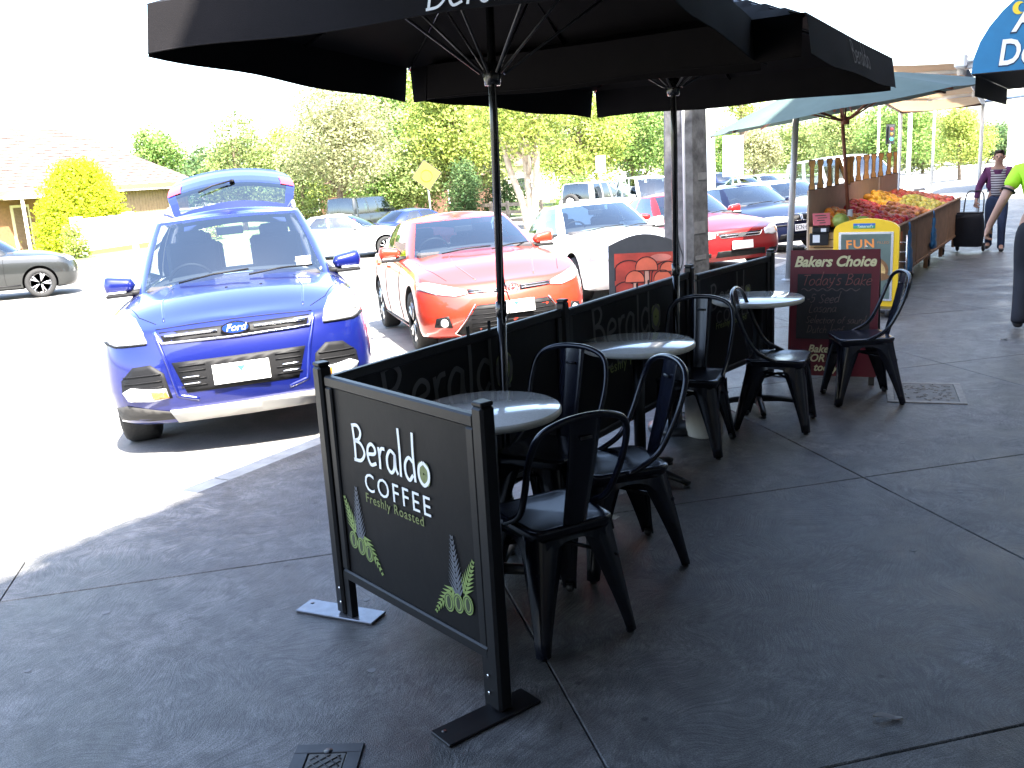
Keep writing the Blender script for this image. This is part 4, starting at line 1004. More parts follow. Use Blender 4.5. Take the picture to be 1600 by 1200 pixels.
    def doors(s, cuts, zlo, handle=True):
        c = s.p['cab']
        for x in cuts:
            h, n = s.hit((x, 3, .8), (0, -1, 0)); zt = s.basept(1.4).z
            s.line('door_seam', [(x, zlo), (x-.02, .55), (x, zt-.02)], M_trim, 'side', .010, .0005, mirror=True)
        s.line('sill_trim', [(s.p['wb']/2-.42, zlo), (-s.p['wb']/2+.42, zlo)], M_trim, 'side', .03, .0, mirror=True)
        if handle:
            for x in cuts[1:]:
                for k in (1, -1):
                    zt = s.basept(1.4).z-.10; h, n = s.hit((x+.14, 3*k, zt), (0, -k, 0))
                    if h is not None: MB().box((h.x, h.y+.012*k, h.z), (.17, .03, .03), bev=.01).build('door_handle', s.pm, s.root)
    def plate(s, y, z, w=.37, h=.13, mode='front', chars=None, mark=None, tilt=0):
        q, n = s.hit((4 if mode == 'front' else -4, y, z), ((-1 if mode == 'front' else 1), 0, 0))
        sg = 1 if mode == 'front' else -1; x = q.x+.028*sg
        o = MB().box((x, y, z), (.012, w, h), bev=.004).build('number_plate', M_np, s.root)
        M = frame_M((x+.0065*sg, y, z), (0, 1*sg, 0), (0, 0, 1))
        if chars: text('plate_characters', chars, .115, M, M_npk, o, sx=.82, lift=.001)
        if mark: mb = MB(); mb.prism([(-.03, .045), (.03, .045), (0, .005)], 0, .001, M @ Matrix.Translation((0, 0, .0005))); mb.build('plate_mark', mark, o)
        return o
    def wipers(s):
        for y0, y1 in ((-.42, .12), (.12, .62)):
            a = s.basept(abs(y0)/s.p['cab']['wa']); b = s.basept(abs(y1)/s.p['cab']['wa']); r1 = s.roofpt(abs(y1)/s.p['cab']['wa']*.9)
            A = Vector((a.x+.05, y0, a.z+.035)); Bm = Vector((b.x, y1, b.z)).lerp(Vector((r1.x, y1, r1.z)), .07)+Vector((.05, 0, .04)); mb = MB(); mb.tube([A, A.lerp(Bm, .5)+Vector((.015, 0, .015)), Bm], .008, 6); mb.build('wiper', M_trim, s.root)
SPEC = {
 'suv': dict(xn=2.265, xr=-2.26, W=.92, wb=2.69, r=.345, tw=.235, rf=.52, nf=2.7, spokes=5,
   zs=[(-2.26, 1.00), (-1.5, 1.07), (0, 1.04), (1.0, 1.00), (1.7, .955), (2.27, .87)], zc=[(-2.26, 1.02), (-1.2, 1.12), (.75, 1.15), (1.0, 1.12), (1.7, 1.055), (2.05, .985), (2.27, .90)],
   z0=[(-2.26, .36), (-1.8, .25), (1.8, .22), (2.27, .25)], lf=([.2, .36, .5, .7, .86, .95, 1.1], [-.12, -.02, 0, -.02, -.08, -.22, -.34]), lr=([.3, .5, .9, 1.1], [.12, 0, .05, .12]),
   cab=dict(xa=1.02, xaw=.70, wa=.775, xcw=-1.98, xc=-2.06, wc=.73, xrf=.26, xrfw=.10, wr=.60, xrr=-1.80, xrrw=-1.70, wrr=.58, bow=.04, open=True,
     zr=[(-1.85, 1.60), (-.6, 1.67), (0, 1.66), (.3, 1.605)], win=[(0, .93, 'windscreen'), (1.05, 1.40, 'side_window'), (1.43, 1.74, 'side_window'), (1.77, 1.93, 'side_window'), (2.12, 3, 'rear_glass')])),
 'hatch': dict(xn=2.23, xr=-2.04, W=.88, wb=2.60, r=.318, tw=.21, rf=.62, nf=2.5, spokes=5,
   zs=[(-2.04, .95), (-1, .975), (0, .945), (.9, .895), (1.6, .82), (2.23, .69)], zc=[(-2.04, .98), (-1, 1.0), (.7, 1.01), (.95, .97), (1.6, .88), (2.0, .785), (2.23, .69)],
   z0=[(-2.04, .30), (-1.6, .2), (1.7, .17), (2.23, .20)], lf=([.15, .3, .45, .6, .7, .8, .95], [-.14, -.01, 0, -.05, -.14, -.26, -.34]), lr=([.3, .5, .9, 1.1], [.1, 0, .05, .1]),
   cab=dict(xa=1.02, xaw=.66, wa=.745, xcw=-1.78, xc=-1.88, wc=.69, xrf=.22, xrfw=.04, wr=.56, xrr=-1.45, xrrw=-1.35, wrr=.54, bow=.04,
     zr=[(-1.55, 1.335), (-.5, 1.405), (0, 1.385), (.25, 1.33)], win=[(0, .93, 'windscreen'), (1.05, 1.44, 'side_window'), (1.47, 1.84, 'side_window'), (2.14, 3, 'rear_glass')])),
 'sedan': dict(xn=2.22, xr=-2.30, W=.865, wb=2.66, r=.312, tw=.2, rf=.55, nf=2.8, spokes=9,
   zs=[(-2.3, .84), (-1.8, .92), (-1, .93), (0, .90), (.9, .86), (1.6, .79), (2.22, .66)], zc=[(-2.3, .90), (-1.7, .985), (-1.3, 1.0), (.6, .98), (.95, .94), (1.6, .865), (2.0, .77), (2.22, .68)],
   z0=[(-2.3, .32), (-1.7, .2), (1.7, .17), (2.22, .2)], lf=([.15, .3, .45, .6, .7, .85], [-.12, -.01, 0, -.02, -.06, -.16]), lr=([.3, .5, .8, 1.0], [.1, 0, .03, .08]),
   cab=dict(xa=.96, xaw=.64, wa=.72, xcw=-1.42, xc=-1.68, wc=.66, xrf=.16, xrfw=.0, wr=.53, xrr=-1.08, xrrw=-.92, wrr=.51, bow=.05,
     zr=[(-1.1, 1.325), (-.4, 1.37), (0, 1.36), (.2, 1.315)], win=[(0, .93, 'windscreen'), (1.06, 1.50, 'side_window'), (1.53, 1.88, 'side_window'), (2.14, 3, 'rear_glass')])),
 'fourwd': dict(xn=2.25, xr=-2.20, W=.92, wb=2.75, r=.38, tw=.26, rf=.35, nf=3.6, rr=.25, nr=4, spokes=5,
   zs=[(-2.2, 1.12), (0, 1.12), (1.0, 1.1), (2.25, 1.0)], zc=[(-2.2, 1.14), (.6, 1.16), (1.0, 1.14), (2.0, 1.06), (2.25, 1.0)],
   z0=[(-2.2, .45), (-1.8, .36), (1.8, .36), (2.25, .42)], lf=([.3, .5, .7, 1.1], [-.1, 0, 0, -.12]), lr=([.3, .5, .9, 1.2], [.06, 0, .02, .04]),
   cab=dict(xa=.92, xaw=.78, wa=.80, xcw=-2.08, xc=-2.12, wc=.79, xrf=.42, xrfw=.34, wr=.68, xrr=-2.02, xrrw=-1.98, wrr=.68, bow=.02,
     zr=[(-2.1, 1.83), (-.6, 1.86), (.1, 1.85), (.45, 1.80)], win=[(0, .93, 'windscreen'), (1.05, 1.36, 'side_window'), (1.40, 1.64, 'side_window'), (1.68, 1.92, 'side_window'), (2.14, 3, 'rear_glass')])),
 'van': dict(xn=2.3, xr=-2.3, W=.90, wb=2.7, r=.33, tw=.2, rf=.4, nf=3, rr=.2, nr=5, spokes=6,
   zs=[(-2.3, 1.1), (0, 1.12), (1.3, 1.1), (2.3, .92)], zc=[(-2.3, 1.12), (1.0, 1.15), (1.7, 1.1), (2.3, .94)],
   z0=[(-2.3, .4), (-1.8, .25), (1.8, .25), (2.3, .3)], lf=([.2, .45, .7, 1.1], [-.1, 0, -.02, -.1]), lr=([.3, .5, .9, 1.2], [.06, 0, .02, .04]),
   cab=dict(xa=1.75, xaw=1.5, wa=.79, xcw=-2.2, xc=-2.24, wc=.80, xrf=.85, xrfw=.72, wr=.68, xrr=-2.15, xrrw=-2.1, wrr=.70, bow=.02,
     zr=[(-2.2, 1.92), (-.6, 1.95), (.4, 1.93), (.9, 1.87)], win=[(0, .93, 'windscreen'), (1.05, 1.30, 'side_window'), (1.36, 1.62, 'side_window'), (1.68, 1.92, 'side_window'), (2.14, 3, 'rear_glass')])),
}
import copy as _cp
def spec(k, **kw):
    d = _cp.deepcopy(SPEC[k])
    for q, v in kw.items():
        if q in d['cab'] and q not in d: d['cab'][q] = v
        else: d[q] = v
    return d
def parked(front_right, sp, phi=PHI):
    """origin and heading for a car whose front right tyre stands at front_right (x, y)"""
    d = Vector((math.sin(phi), -math.cos(phi), 0)); r = Vector((d.y, -d.x, 0)); o = Vector((*front_right, 0))-d*sp['wb']/2-r*(sp['W']-.115)
    o.z = (gz(o.x+d.x, o.y+d.y)+gz(o.x-d.x, o.y-d.y))/2; return o, phi-math.pi/2
def settle(car, heading):
    """pitch and roll the car to lie on the sloping road"""
    o = car.root.location; d = Vector((math.cos(heading), math.sin(heading), 0)); l = Vector((-d.y, d.x, 0)); w = car.p['wb']/2; t = car.p['W']-.115
    g = lambda v: gz(o.x+v.x, o.y+v.y)
    zf = (g(d*w+l*t)+g(d*w-l*t))/2; zb = (g(-d*w+l*t)+g(-d*w-l*t))/2; zl = (g(l*t+d*w)+g(l*t-d*w))/2; zr = (g(-l*t+d*w)+g(-l*t-d*w))/2
    x = Vector((d.x*2*w, d.y*2*w, zf-zb)).normalized(); y = Vector((l.x*2*t, l.y*2*t, zl-zr)); y = (y-x*y.dot(x)).normalized(); z = x.cross(y)
    car.root.matrix_world = Matrix(((x.x, y.x, z.x, o.x), (x.y, y.y, z.y, o.y), (x.z, y.z, z.z, (zf+zb)/2+.002), (0, 0, 0, 1)))
G_ANG = 'cars parked nose-in along the kerb'; G_FAR = 'cars parked across the street'; G_BACK = 'cars down the street beyond the stall'

# ---------------- blue SUV with its tailgate up
sp = spec('suv'); o, a = parked((-6.06, 4.42), sp, R(46))
c = Car('parked_suv', sp, paint('cobalt blue paint', (.006, .012, .13), .35), 'cobalt blue SUV with its tailgate open, parked nose-in by the end screen', G_ANG, o, a); settle(c, a); ford = c
c.patch('bumper_cladding', [(-.86, .275), (.86, .275), (.87, .37), (.78, .395), (.5, .335), (-.5, .335), (-.78, .395), (-.87, .37)], M_clad, off=.006)
c.patch('skid_plate', [(-.46, .255), (.46, .255), (.50, .345), (-.50, .345)], M_silver, off=.022)
g = c.patch('upper_grille', [(-.50, .868), (.50, .868), (.47, .80), (-.47, .80)], M_trim, off=.004)
c.line('grille_bar', [(-.46, .838), (-.12, .838)], M_chrome, 'front', .020, .010, mirror=True, parent=g)
c.line('grille_surround', [(.52, .865), (.485, .795), (0, .788), (-.485, .795), (-.52, .865)], M_chrome, 'front', .018, .008, parent=g)
g = c.patch('lower_grille', [(-.44, .665), (.44, .665), (.37, .455), (-.37, .455)], M_trim, off=.004)
for z in (.50, .545, .60, .635): c.line('grille_slat', [(-.40, z), (-.23, z)], M_trim, 'front', .008, .008, mirror=True, parent=g)
for z in (.515, .56): c.line('chrome_slat', [(-.38, z), (-.27, z)], M_chrome, 'front', .010, .016, mirror=True, parent=g)
for k in (1, -1):
    q = c.patch('side_intake', [(.47*k, .43), (.50*k, .60), (.58*k, .665), (.70*k, .655), (.79*k, .57), (.80*k, .47), (.73*k, .42)], M_trim, off=.004)
    for z in (.515, .555, .60): c.line('slat', [(.52*k, z), (.77*k, z-.01)], M_trim, 'front', .009, .008, parent=q)
    c.patch('fog_lamp', [(.49*k, .435), (.50*k, .50), (.62*k, .505), (.73*k, .52), (.79*k, .49), (.76*k, .43), (.6*k, .42)], M_lens, off=.018, parent=q)
    c.patch('indicator', [(.49*k, .437), (.50*k, .485), (.60*k, .49), (.59*k, .43)], M_amb, off=.022, parent=q)
    h = c.patch('headlight', [(.585*k, .805), (.60*k, .875), (.66*k, .95), (.76*k, 1.0), (.84*k, .985), (.89*k, .90), (.88*k, .825), (.80*k, .80)], M_lens, off=.010, thick=.05)
    for y in (.70, .80):
        q, n = c.hit((4, y*k, .875), (-1, 0, 0)); 
        if q is not None: MB().lathe([(0, .02), (.025, .018), (.042, .006), (.048, -.01)], 16, Matrix.Translation(q+Vector((-.0, 0, 0))) @ Matrix.Rotation(R(90), 4, 'Y')).build('reflector', M_bulb, h)
    c.line('headlight_edge', [(.585*k, .80), (.80*k, .793), (.885*k, .82)], M_trim, 'front', .014, .006, parent=h)
    # bonnet creases and bumper edge lines
    c.line('bonnet_crease', [(1.05, .46*k), (1.6, .50*k), (2.0, .47*k)], c.pm, 'top', .022, -.006)
    c.line('bonnet_seam', [(.9, .79*k), (1.4, .77*k), (1.85, .64*k), (2.02, .52*k)], M_trim, 'top', .007, 0)
    c.line('bumper_crease', [(.53*k, .87), (.47*k, .66), (.43*k, .44), (.30*k, .40)], c.pm, 'front', .030, -.006)
c.line('bonnet_edge', [(-.52, .885), (-.3, .895), (0, .90), (.3, .895), (.52, .885)], M_trim, 'front', .008, .001)
for y in (-.05, .20):
    q, n = c.hit((1.45, y, 3), (0, 0, -1)); MB().box(q, (.05, .02, .008), bev=.003).build('washer_jet', M_trim, c.root)
# oval badge
q, n = c.hit((4, 0, .845), (-1, 0, 0)); Mb = frame_M((q.x+.016, 0, .848), (0, 1, 0), (0, 0, 1))
bd = MB().prism(arc(0, 0, .096, .043, 0, 348, 29), -.02, .012, Mb).build('badge', M_chrome, c.root); MB().prism(arc(0, 0, .086, .034, 0, 348, 29), .012, .015, Mb).build('badge_field', mat('badge blue', (.012, .04, .22), .2, coat=1), bd)
text('badge_lettering', 'Ford', .068, Mb, M_pwhite, bd, shear=.35, lift=.0165)
c.plate(0, .555, .372, .134, mark=M_npb); c.wipers(); c.doors([.62, -.38, -1.28], .36)
# rego sticker, roof rails, mirror lamp
b = c.basept(.75); t = c.roofpt(.75); p = Vector((b.x, b.y, b.z)).lerp(t, .17); MB().box((p.x+.035, p.y, p.z+.02), (.004, .12, .07), M=None).build('windscreen_sticker', M_np, c.root)
for k in (1, -1):
    P = [c.roofpt(1+t_) for t_ in (.08, .2, .5, .8, .93)]; mb = MB(); mb.tube([Vector((q.x, k*(q.y-.03), q.z+(.02 if i in (0, 4) else .065))) for i, q in enumerate(P)], .016, 8); mb.build('roof_rail', M_silver, c.root)
# open tailgate hinged at the rear of the roof
def tailgate(c):
    H = c.roofpt(2.6); hx, hz = H.x+.02, H.z-.01; el = R(29); d = Vector((-math.cos(el), 0, math.sin(el))); up = Vector((math.sin(el), 0, math.cos(el)))
    def Q(t, y, o=0.0):   # t along the gate from the hinge
        bulge = .10*math.sin(math.pi*min(1, t/1.15)); return Vector((hx, 0, hz))+d*t+up*(bulge-.10*(y/.62)**2+o)+Vector((0, y, 0))
    def hw(t): return np.interp(t, [0, .1, .6, .75, 1.1, 1.18], [.52, .60, .68, .69, .64, .50])
    Ts = [0, .06, .12, .18, .3, .45, .58, .64, .7, .85, 1.0, 1.12, 1.18]; n = 16
    tg = MB(); gl = MB()
    for i in range(len(Ts)-1):
        for j in range(n):
            y0, y1 = -1+2*j/n, -1+2*(j+1)/n; f = [Q(Ts[i], y0*hw(Ts[i])), Q(Ts[i], y1*hw(Ts[i])), Q(Ts[i+1], y1*hw(Ts[i+1])), Q(Ts[i+1], y0*hw(Ts[i+1]))]
            glass = .17 < Ts[i] < .63 and Ts[i+1] < .65 and 1 <= j < n-1
            (gl if glass else tg).add(f, [(0, 1, 2, 3)], True)
            if not glass: tg.add([q-up*.05 for q in f], [(3, 2, 1, 0)], True)
    rim = [Q(t, hw(t)) for t in Ts]; 
    for sg in (1, -1): tg.grid([[Q(t, sg*hw(t)) for t in Ts], [Q(t, sg*hw(t))-up*.05 for t in Ts]])
    tg.grid([[Q(1.18, -hw(1.18)+2*hw(1.18)*j/8) for j in range(9)], [Q(1.18, -hw(1.18)+2*hw(1.18)*j/8)-up*.05 for j in range(9)]])
    o = tg.build('tailgate', c.pm, c.root); gl.build('tailgate_glass', M_gl2, o)
    mb = MB(); mb.grid([[Q(-.05+.28*k/3, y*.6, .03-.02*abs(y)) for y in (-1, -.75, -.5, -.25, 0, .25, .5, .75, 1)] for k in range(4)]); mb.build('spoiler', c.pm, o)
    mb = MB(); mb.tube([Q(.63, .02, .03), Q(.55, -.2, .035), Q(.48, -.34, .03)], .011, 6); mb.lathe([(0, 0), (.03, 0), (.02, .03), (0, .03)], 10, Matrix.Translation(Q(.64, .02, .005))); mb.build('rear_wiper', M_trim, o)
    for sg in (1, -1):
        mb = MB(); mb.grid([[Q(t, sg*(hw(t)-.005-w), .008) for t in (.64, .7, .8, .88)] for w in (0, .06, .14)]); mb.build('tail_lamp', M_red_l, o)
        MB().tube([Vector((hx-.12, sg*.56, hz-.35)), Q(.45, sg*.60, -.05)], .012, 8).build('gas_strut', M_silver, o)
tailgate(c)

# ---------------- red hatchback
sp = spec('hatch'); o, a = parked((-6.0, 7.92), sp, R(46.5))
c = Car('parked_hatchback', sp, paint('cherry red paint', (.42, .032, .014), .15), 'bright red hatchback parked nose-in behind the first umbrella pole', G_ANG, o, a); settle(c, a)
for k in (1, -1):
    h = c.patch('headlight', [(.42*k, .615), (.44*k, .655), (.60*k, .70), (.76*k, .745), (.84*k, .74), (.85*k, .68), (.72*k, .63), (.55*k, .60)], M_lens, off=.010, thick=.05)
    q, n = c.hit((4, .70*k, .675), (-1, 0, 0))
    if q is not None: MB().lathe([(0, .02), (.022, .018), (.036, .006), (.04, -.01)], 16, Matrix.Translation(q) @ Matrix.Rotation(R(90), 4, 'Y')).build('reflector', M_bulb, h)
    g = c.patch('upper_grille', [(.09*k, .60), (.10*k, .645), (.42*k, .655), (.42*k, .615)], M_trim, off=.006)
    for z in (.618, .640): c.line('grille_bar', [(.11*k, z-.006), (.41*k, z)], M_chrome, 'front', .010, .012, parent=g)
    q = c.patch('fog_recess', [(.60*k, .30), (.63*k, .42), (.74*k, .40), (.76*k, .31)], M_trim, off=.006)
    qq, n = c.hit((4, .67*k, .35), (-1, 0, 0)); MB().lathe([(0, .03), (.03, .028), (.042, .015), (.045, 0)], 16, Matrix.Translation(qq) @ Matrix.Rotation(R(90), 4, 'Y')).build('fog_lamp', M_lens, q)
    c.line('bonnet_seam', [(1.0, .72*k), (1.5, .70*k), (1.9, .58*k)], M_trim, 'top', .006, 0); c.line('bonnet_crease', [(1.0, .36*k), (1.6, .40*k), (1.98, .30*k)], c.pm, 'top', .02, -.005)
g = c.patch('lower_grille', [(-.36, .50), (.36, .50), (.56, .24), (.50, .215), (-.50, .215), (-.56, .24)], M_trim, off=.006)
c.line('grille_surround', [(.37, .51), (.575, .245), (.5, .205)], M_chrome, 'front', .016, .010, mirror=True, parent=g)
for z in (.25, .29, .33, .37, .41, .46): c.line('grille_slat', [(-.42, z), (.42, z)], M_trim, 'front', .008, .008, parent=g)
q, n = c.hit((4, 0, .625), (-1, 0, 0)); Mb = frame_M((q.x+.014, 0, .632), (0, 1, 0), (0, 0, 1)); mb = MB()
for rx, ry, oy in ((.075, .050, 0), (.048, .020, .022), (.020, .047, 0)): mb.tube([Mb @ Vector((rx*math.cos(R(t)), oy+ry*math.sin(R(t)), .008)) for t in range(0, 360, 15)], .006, 6, closed=True)
mb.build('badge', M_chrome, c.root)
c.plate(.02, .455, .372, .125, mark=M_npg); c.wipers(); c.doors([.60, -.45, -1.35], .26)

# ---------------- white ageing hatch
sp = spec('sedan', W=.84); o, a = parked((-6.05, 11.65), sp, R(47))
c = Car('parked_sedan', sp, paint('white paint', (.78, .78, .77), .0), 'white small car parked nose-in behind the mushroom board', G_ANG, o, a); settle(c, a)
for k in (1, -1): c.patch('headlight', [(.45*k, .58), (.45*k, .69), (.74*k, .70), (.80*k, .62), (.78*k, .57)], M_lens, off=.010, thick=.05)
c.patch('grille', [(-.38, .60), (.38, .60), (.36, .66), (-.36, .66)], M_trim); c.patch('lower_grille', [(-.5, .27), (.5, .27), (.46, .38), (-.46, .38)], M_trim); c.plate(0, .45); c.wipers(); c.doors([.60, -.45, -1.35], .26)

# ---------------- red sedan
sp = spec('sedan', spokes=7); o, a = parked((-6.0, 15.05), sp, R(47))
c = Car('parked_sedan', sp, paint('crimson paint', (.20, .010, .012), .1, .5), 'crimson sedan parked nose-in behind the concrete pole', G_ANG, o, a); settle(c, a)
for k in (1, -1):
    h = c.patch('headlight', [(.44*k, .575), (.44*k, .655), (.60*k, .70), (.74*k, .71), (.80*k, .66), (.78*k, .58), (.6*k, .55)], M_lens, off=.012, thick=.05)
    c.patch('indicator', [(.70*k, .585), (.70*k, .68), (.79*k, .65), (.78*k, .59)], M_amb, off=.016, parent=h)
    c.patch('fog_recess', [(.52*k, .27), (.52*k, .34), (.72*k, .34), (.70*k, .27)], M_trim)
g = c.patch('grille', [(-.40, .635), (.40, .635), (.34, .57), (-.34, .57)], M_trim, off=.006); c.line('grille_bar', [(-.36, .603), (.36, .603)], M_chrome, 'front', .014, .012, parent=g)
c.line('grille_surround', [(.40, .638), (.34, .565), (-.34, .565), (-.40, .638)], M_chrome, 'front', .014, .008, parent=g)
q, n = c.hit((4, 0, .603), (-1, 0, 0)); MB().prism(arc(0, 0, .075, .032, 0, 345, 23), -.02, .012, frame_M((q.x+.014, 0, .603), (0, 1, 0), (0, 0, 1))).build('badge', M_chrome, c.root)
c.patch('lower_grille', [(-.44, .26), (.44, .26), (.42, .36), (-.42, .36)], M_trim); p = c.plate(0, .44, .37, .13); c.wipers(); c.doors([.58, -.42, -1.2], .26)

# ---------------- midnight-blue sedan with twin kidney grille
sp = spec('sedan', spokes=10); o, a = parked((-6.0, 18.75), sp, R(47))
c = Car('parked_sedan', sp, paint('midnight blue paint', (.005, .007, .022), .1, .35), 'midnight blue sedan with twin kidney grilles beside the fruit stall', G_ANG, o, a); settle(c, a)
for k in (1, -1):
    h = c.patch('headlight', [(.22*k, .585), (.22*k, .68), (.60*k, .70), (.78*k, .685), (.78*k, .61), (.6*k, .575)], M_lens, off=.008, thick=.05)
    for y in (.36, .56):
        q, n = c.hit((4, y*k, .635), (-1, 0, 0)); MB().lathe([(0, .03), (.04, .028), (.06, .012), (.064, -.01)], 18, Matrix.Translation(q) @ Matrix.Rotation(R(90), 4, 'Y')).build('round_lamp', M_bulb, h)
    g = c.patch('kidney_grille', [(.02*k, .60), (.02*k, .70), (.17*k, .70), (.185*k, .66), (.17*k, .60)], M_trim, off=.012)
    c.line('kidney_surround', [(.015*k, .59), (.015*k, .71), (.17*k, .71), (.195*k, .66), (.175*k, .59), (.015*k, .59)], M_chrome, 'front', .016, .012, parent=g)
    c.patch('fog_recess', [(.56*k, .27), (.56*k, .36), (.74*k, .35), (.70*k, .27)], M_trim)
c.patch('lower_grille', [(-.48, .25), (.48, .25), (.46, .35), (-.46, .35)], M_trim); c.plate(0, .46, .37, .13, chars='ECN·629'); c.wipers(); c.doors([.58, -.42, -1.2], .26)
c.line('bumper_strip', [(-.80, .52), (-.4, .52), (0, .52), (.4, .52), (.80, .52)], M_trim, 'front', .03, .004)

def plain_car(kind, name, pm, label, group, loc, ang, rear=False, **kw):
    sp = spec(kind, **kw); c = Car(name, sp, pm, label, group, loc, ang); settle(c, ang)
    W = sp['W']; zz = {'sedan': .64, 'hatch': .65, 'suv': .88, 'fourwd': .82, 'van': .78}[kind]
    for k in (1, -1):
        c.patch('headlight', [(.46*k, zz-.07), (.46*k, zz+.05), (.70*k, zz+.06), (.80*k, zz), (.78*k, zz-.07)], M_lens, off=.010, thick=.05)
        c.patch('tail_lamp', [(.52*k, zz), (.52*k, zz+.15), (W*.86*k, zz+.16), (W*.86*k, zz)], M_red_l, 'rear', off=.010, thick=.05)
    c.patch('grille', [(-.38, zz-.05), (.38, zz-.05), (.38, zz+.03), (-.38, zz+.03)], M_trim); c.plate(0, zz-.2); c.plate(0, zz+.02, mode='rear'); c.wipers()
    x = sp['wb']/2-.72; c.doors([x, x-1.02, x-1.85], sp['z0'][1][1]+.08)
    return c
HD = lambda phi: phi-math.pi/2
W_ = paint('white paint', (.78, .78, .77), .0)
sp = spec('sedan'); o, a = parked((-6.1, 22.4), sp, R(47)); plain_car('sedan', 'parked_sedan', W_, 'white sedan parked nose-in just beyond the midnight blue sedan', G_ANG, o, a)
sp = spec('van'); o, a = parked((-6.3, 29.6), sp, R(47)); plain_car('van', 'parked_van', W_, 'white van parked nose-in behind the fruit stall back board', G_ANG, o, a)
sp = spec('hatch'); o, a = parked((-6.2, 33.4), sp, R(47)); plain_car('hatch', 'parked_hatchback', paint('silver paint', (.55, .56, .58), .6), 'silver hatchback nose-in beside the white van beyond the stall', G_ANG, o, a)
# across the street
def across(kind, name, pm, label, px, D, heading, **kw):
    p = at_depth(px, D); return plain_car(kind, name, pm, label, G_FAR, p, heading, **kw)
across('suv', 'parked_suv', paint('graphite paint', (.022, .024, .023), .3), 'dark grey SUV in front of the house with the tiled roof', -62, 22.2, R(59), open=False)
across('sedan', 'parked_sedan', W_, 'white sedan seen side-on behind the blue SUV', 537, 29.5, R(30))
across('sedan', 'parked_sedan', paint('royal blue paint', (.010, .022, .13), .2, .45), 'dark blue sedan seen from behind below the diamond sign', 655, 31.5, R(72))
across('fourwd', 'parked_four_wheel_drive', paint('black green paint', (.012, .016, .014), .2), 'black four-wheel drive half hidden beyond the white side-on sedan', 573, 42, R(95))
pj = across('fourwd', 'parked_four_wheel_drive', paint('silver paint', (.55, .56, .58), .6), 'silver four-wheel drive with a white spare wheel cover on its back door', 936, 42, R(88))
mb = MB(); Mx = Matrix.Translation((-2.30, .12, 1.02)) @ Matrix.Rotation(R(-90), 4, 'Y')
sw = mb.lathe([(.15, -.1), (.36, -.1), (.38, -.02), (.36, .09), (.26, .11), (.25, .09)], 28, Mx).build('spare_tyre', M_tyre, pj.root); MB().lathe([(0, .10), (.1, .10), (.255, .085)], 28, Mx).build('cover', W_, sw)
across('van', 'parked_van', W_, 'white van facing the street beyond the white small car', 1012, 39, R(-50))
# further down the street
def down(kind, name, pm, label, px, D, heading, **kw):
    p = at_depth(px, D); return plain_car(kind, name, pm, label, G_BACK, p, heading, **kw)
down('sedan', 'parked_sedan', paint('pewter paint', (.30, .31, .32), .5), 'grey sedan side-on far behind the green umbrella', 1190, 40, R(-20))
down('hatch', 'parked_hatchback', W_, 'white hatchback in the distance beyond the grey sedan', 1195, 62, R(-40))
down('suv', 'parked_suv', paint('navy paint', (.02, .03, .08), .3), 'navy SUV in the distance near the white sign panel', 1125, 66, R(-30), open=False)
down('sedan', 'parked_sedan', paint('pale blue paint', (.35, .42, .50), .4), 'pale blue sedan in the distance between two tree clumps', 1165, 58, R(-40))
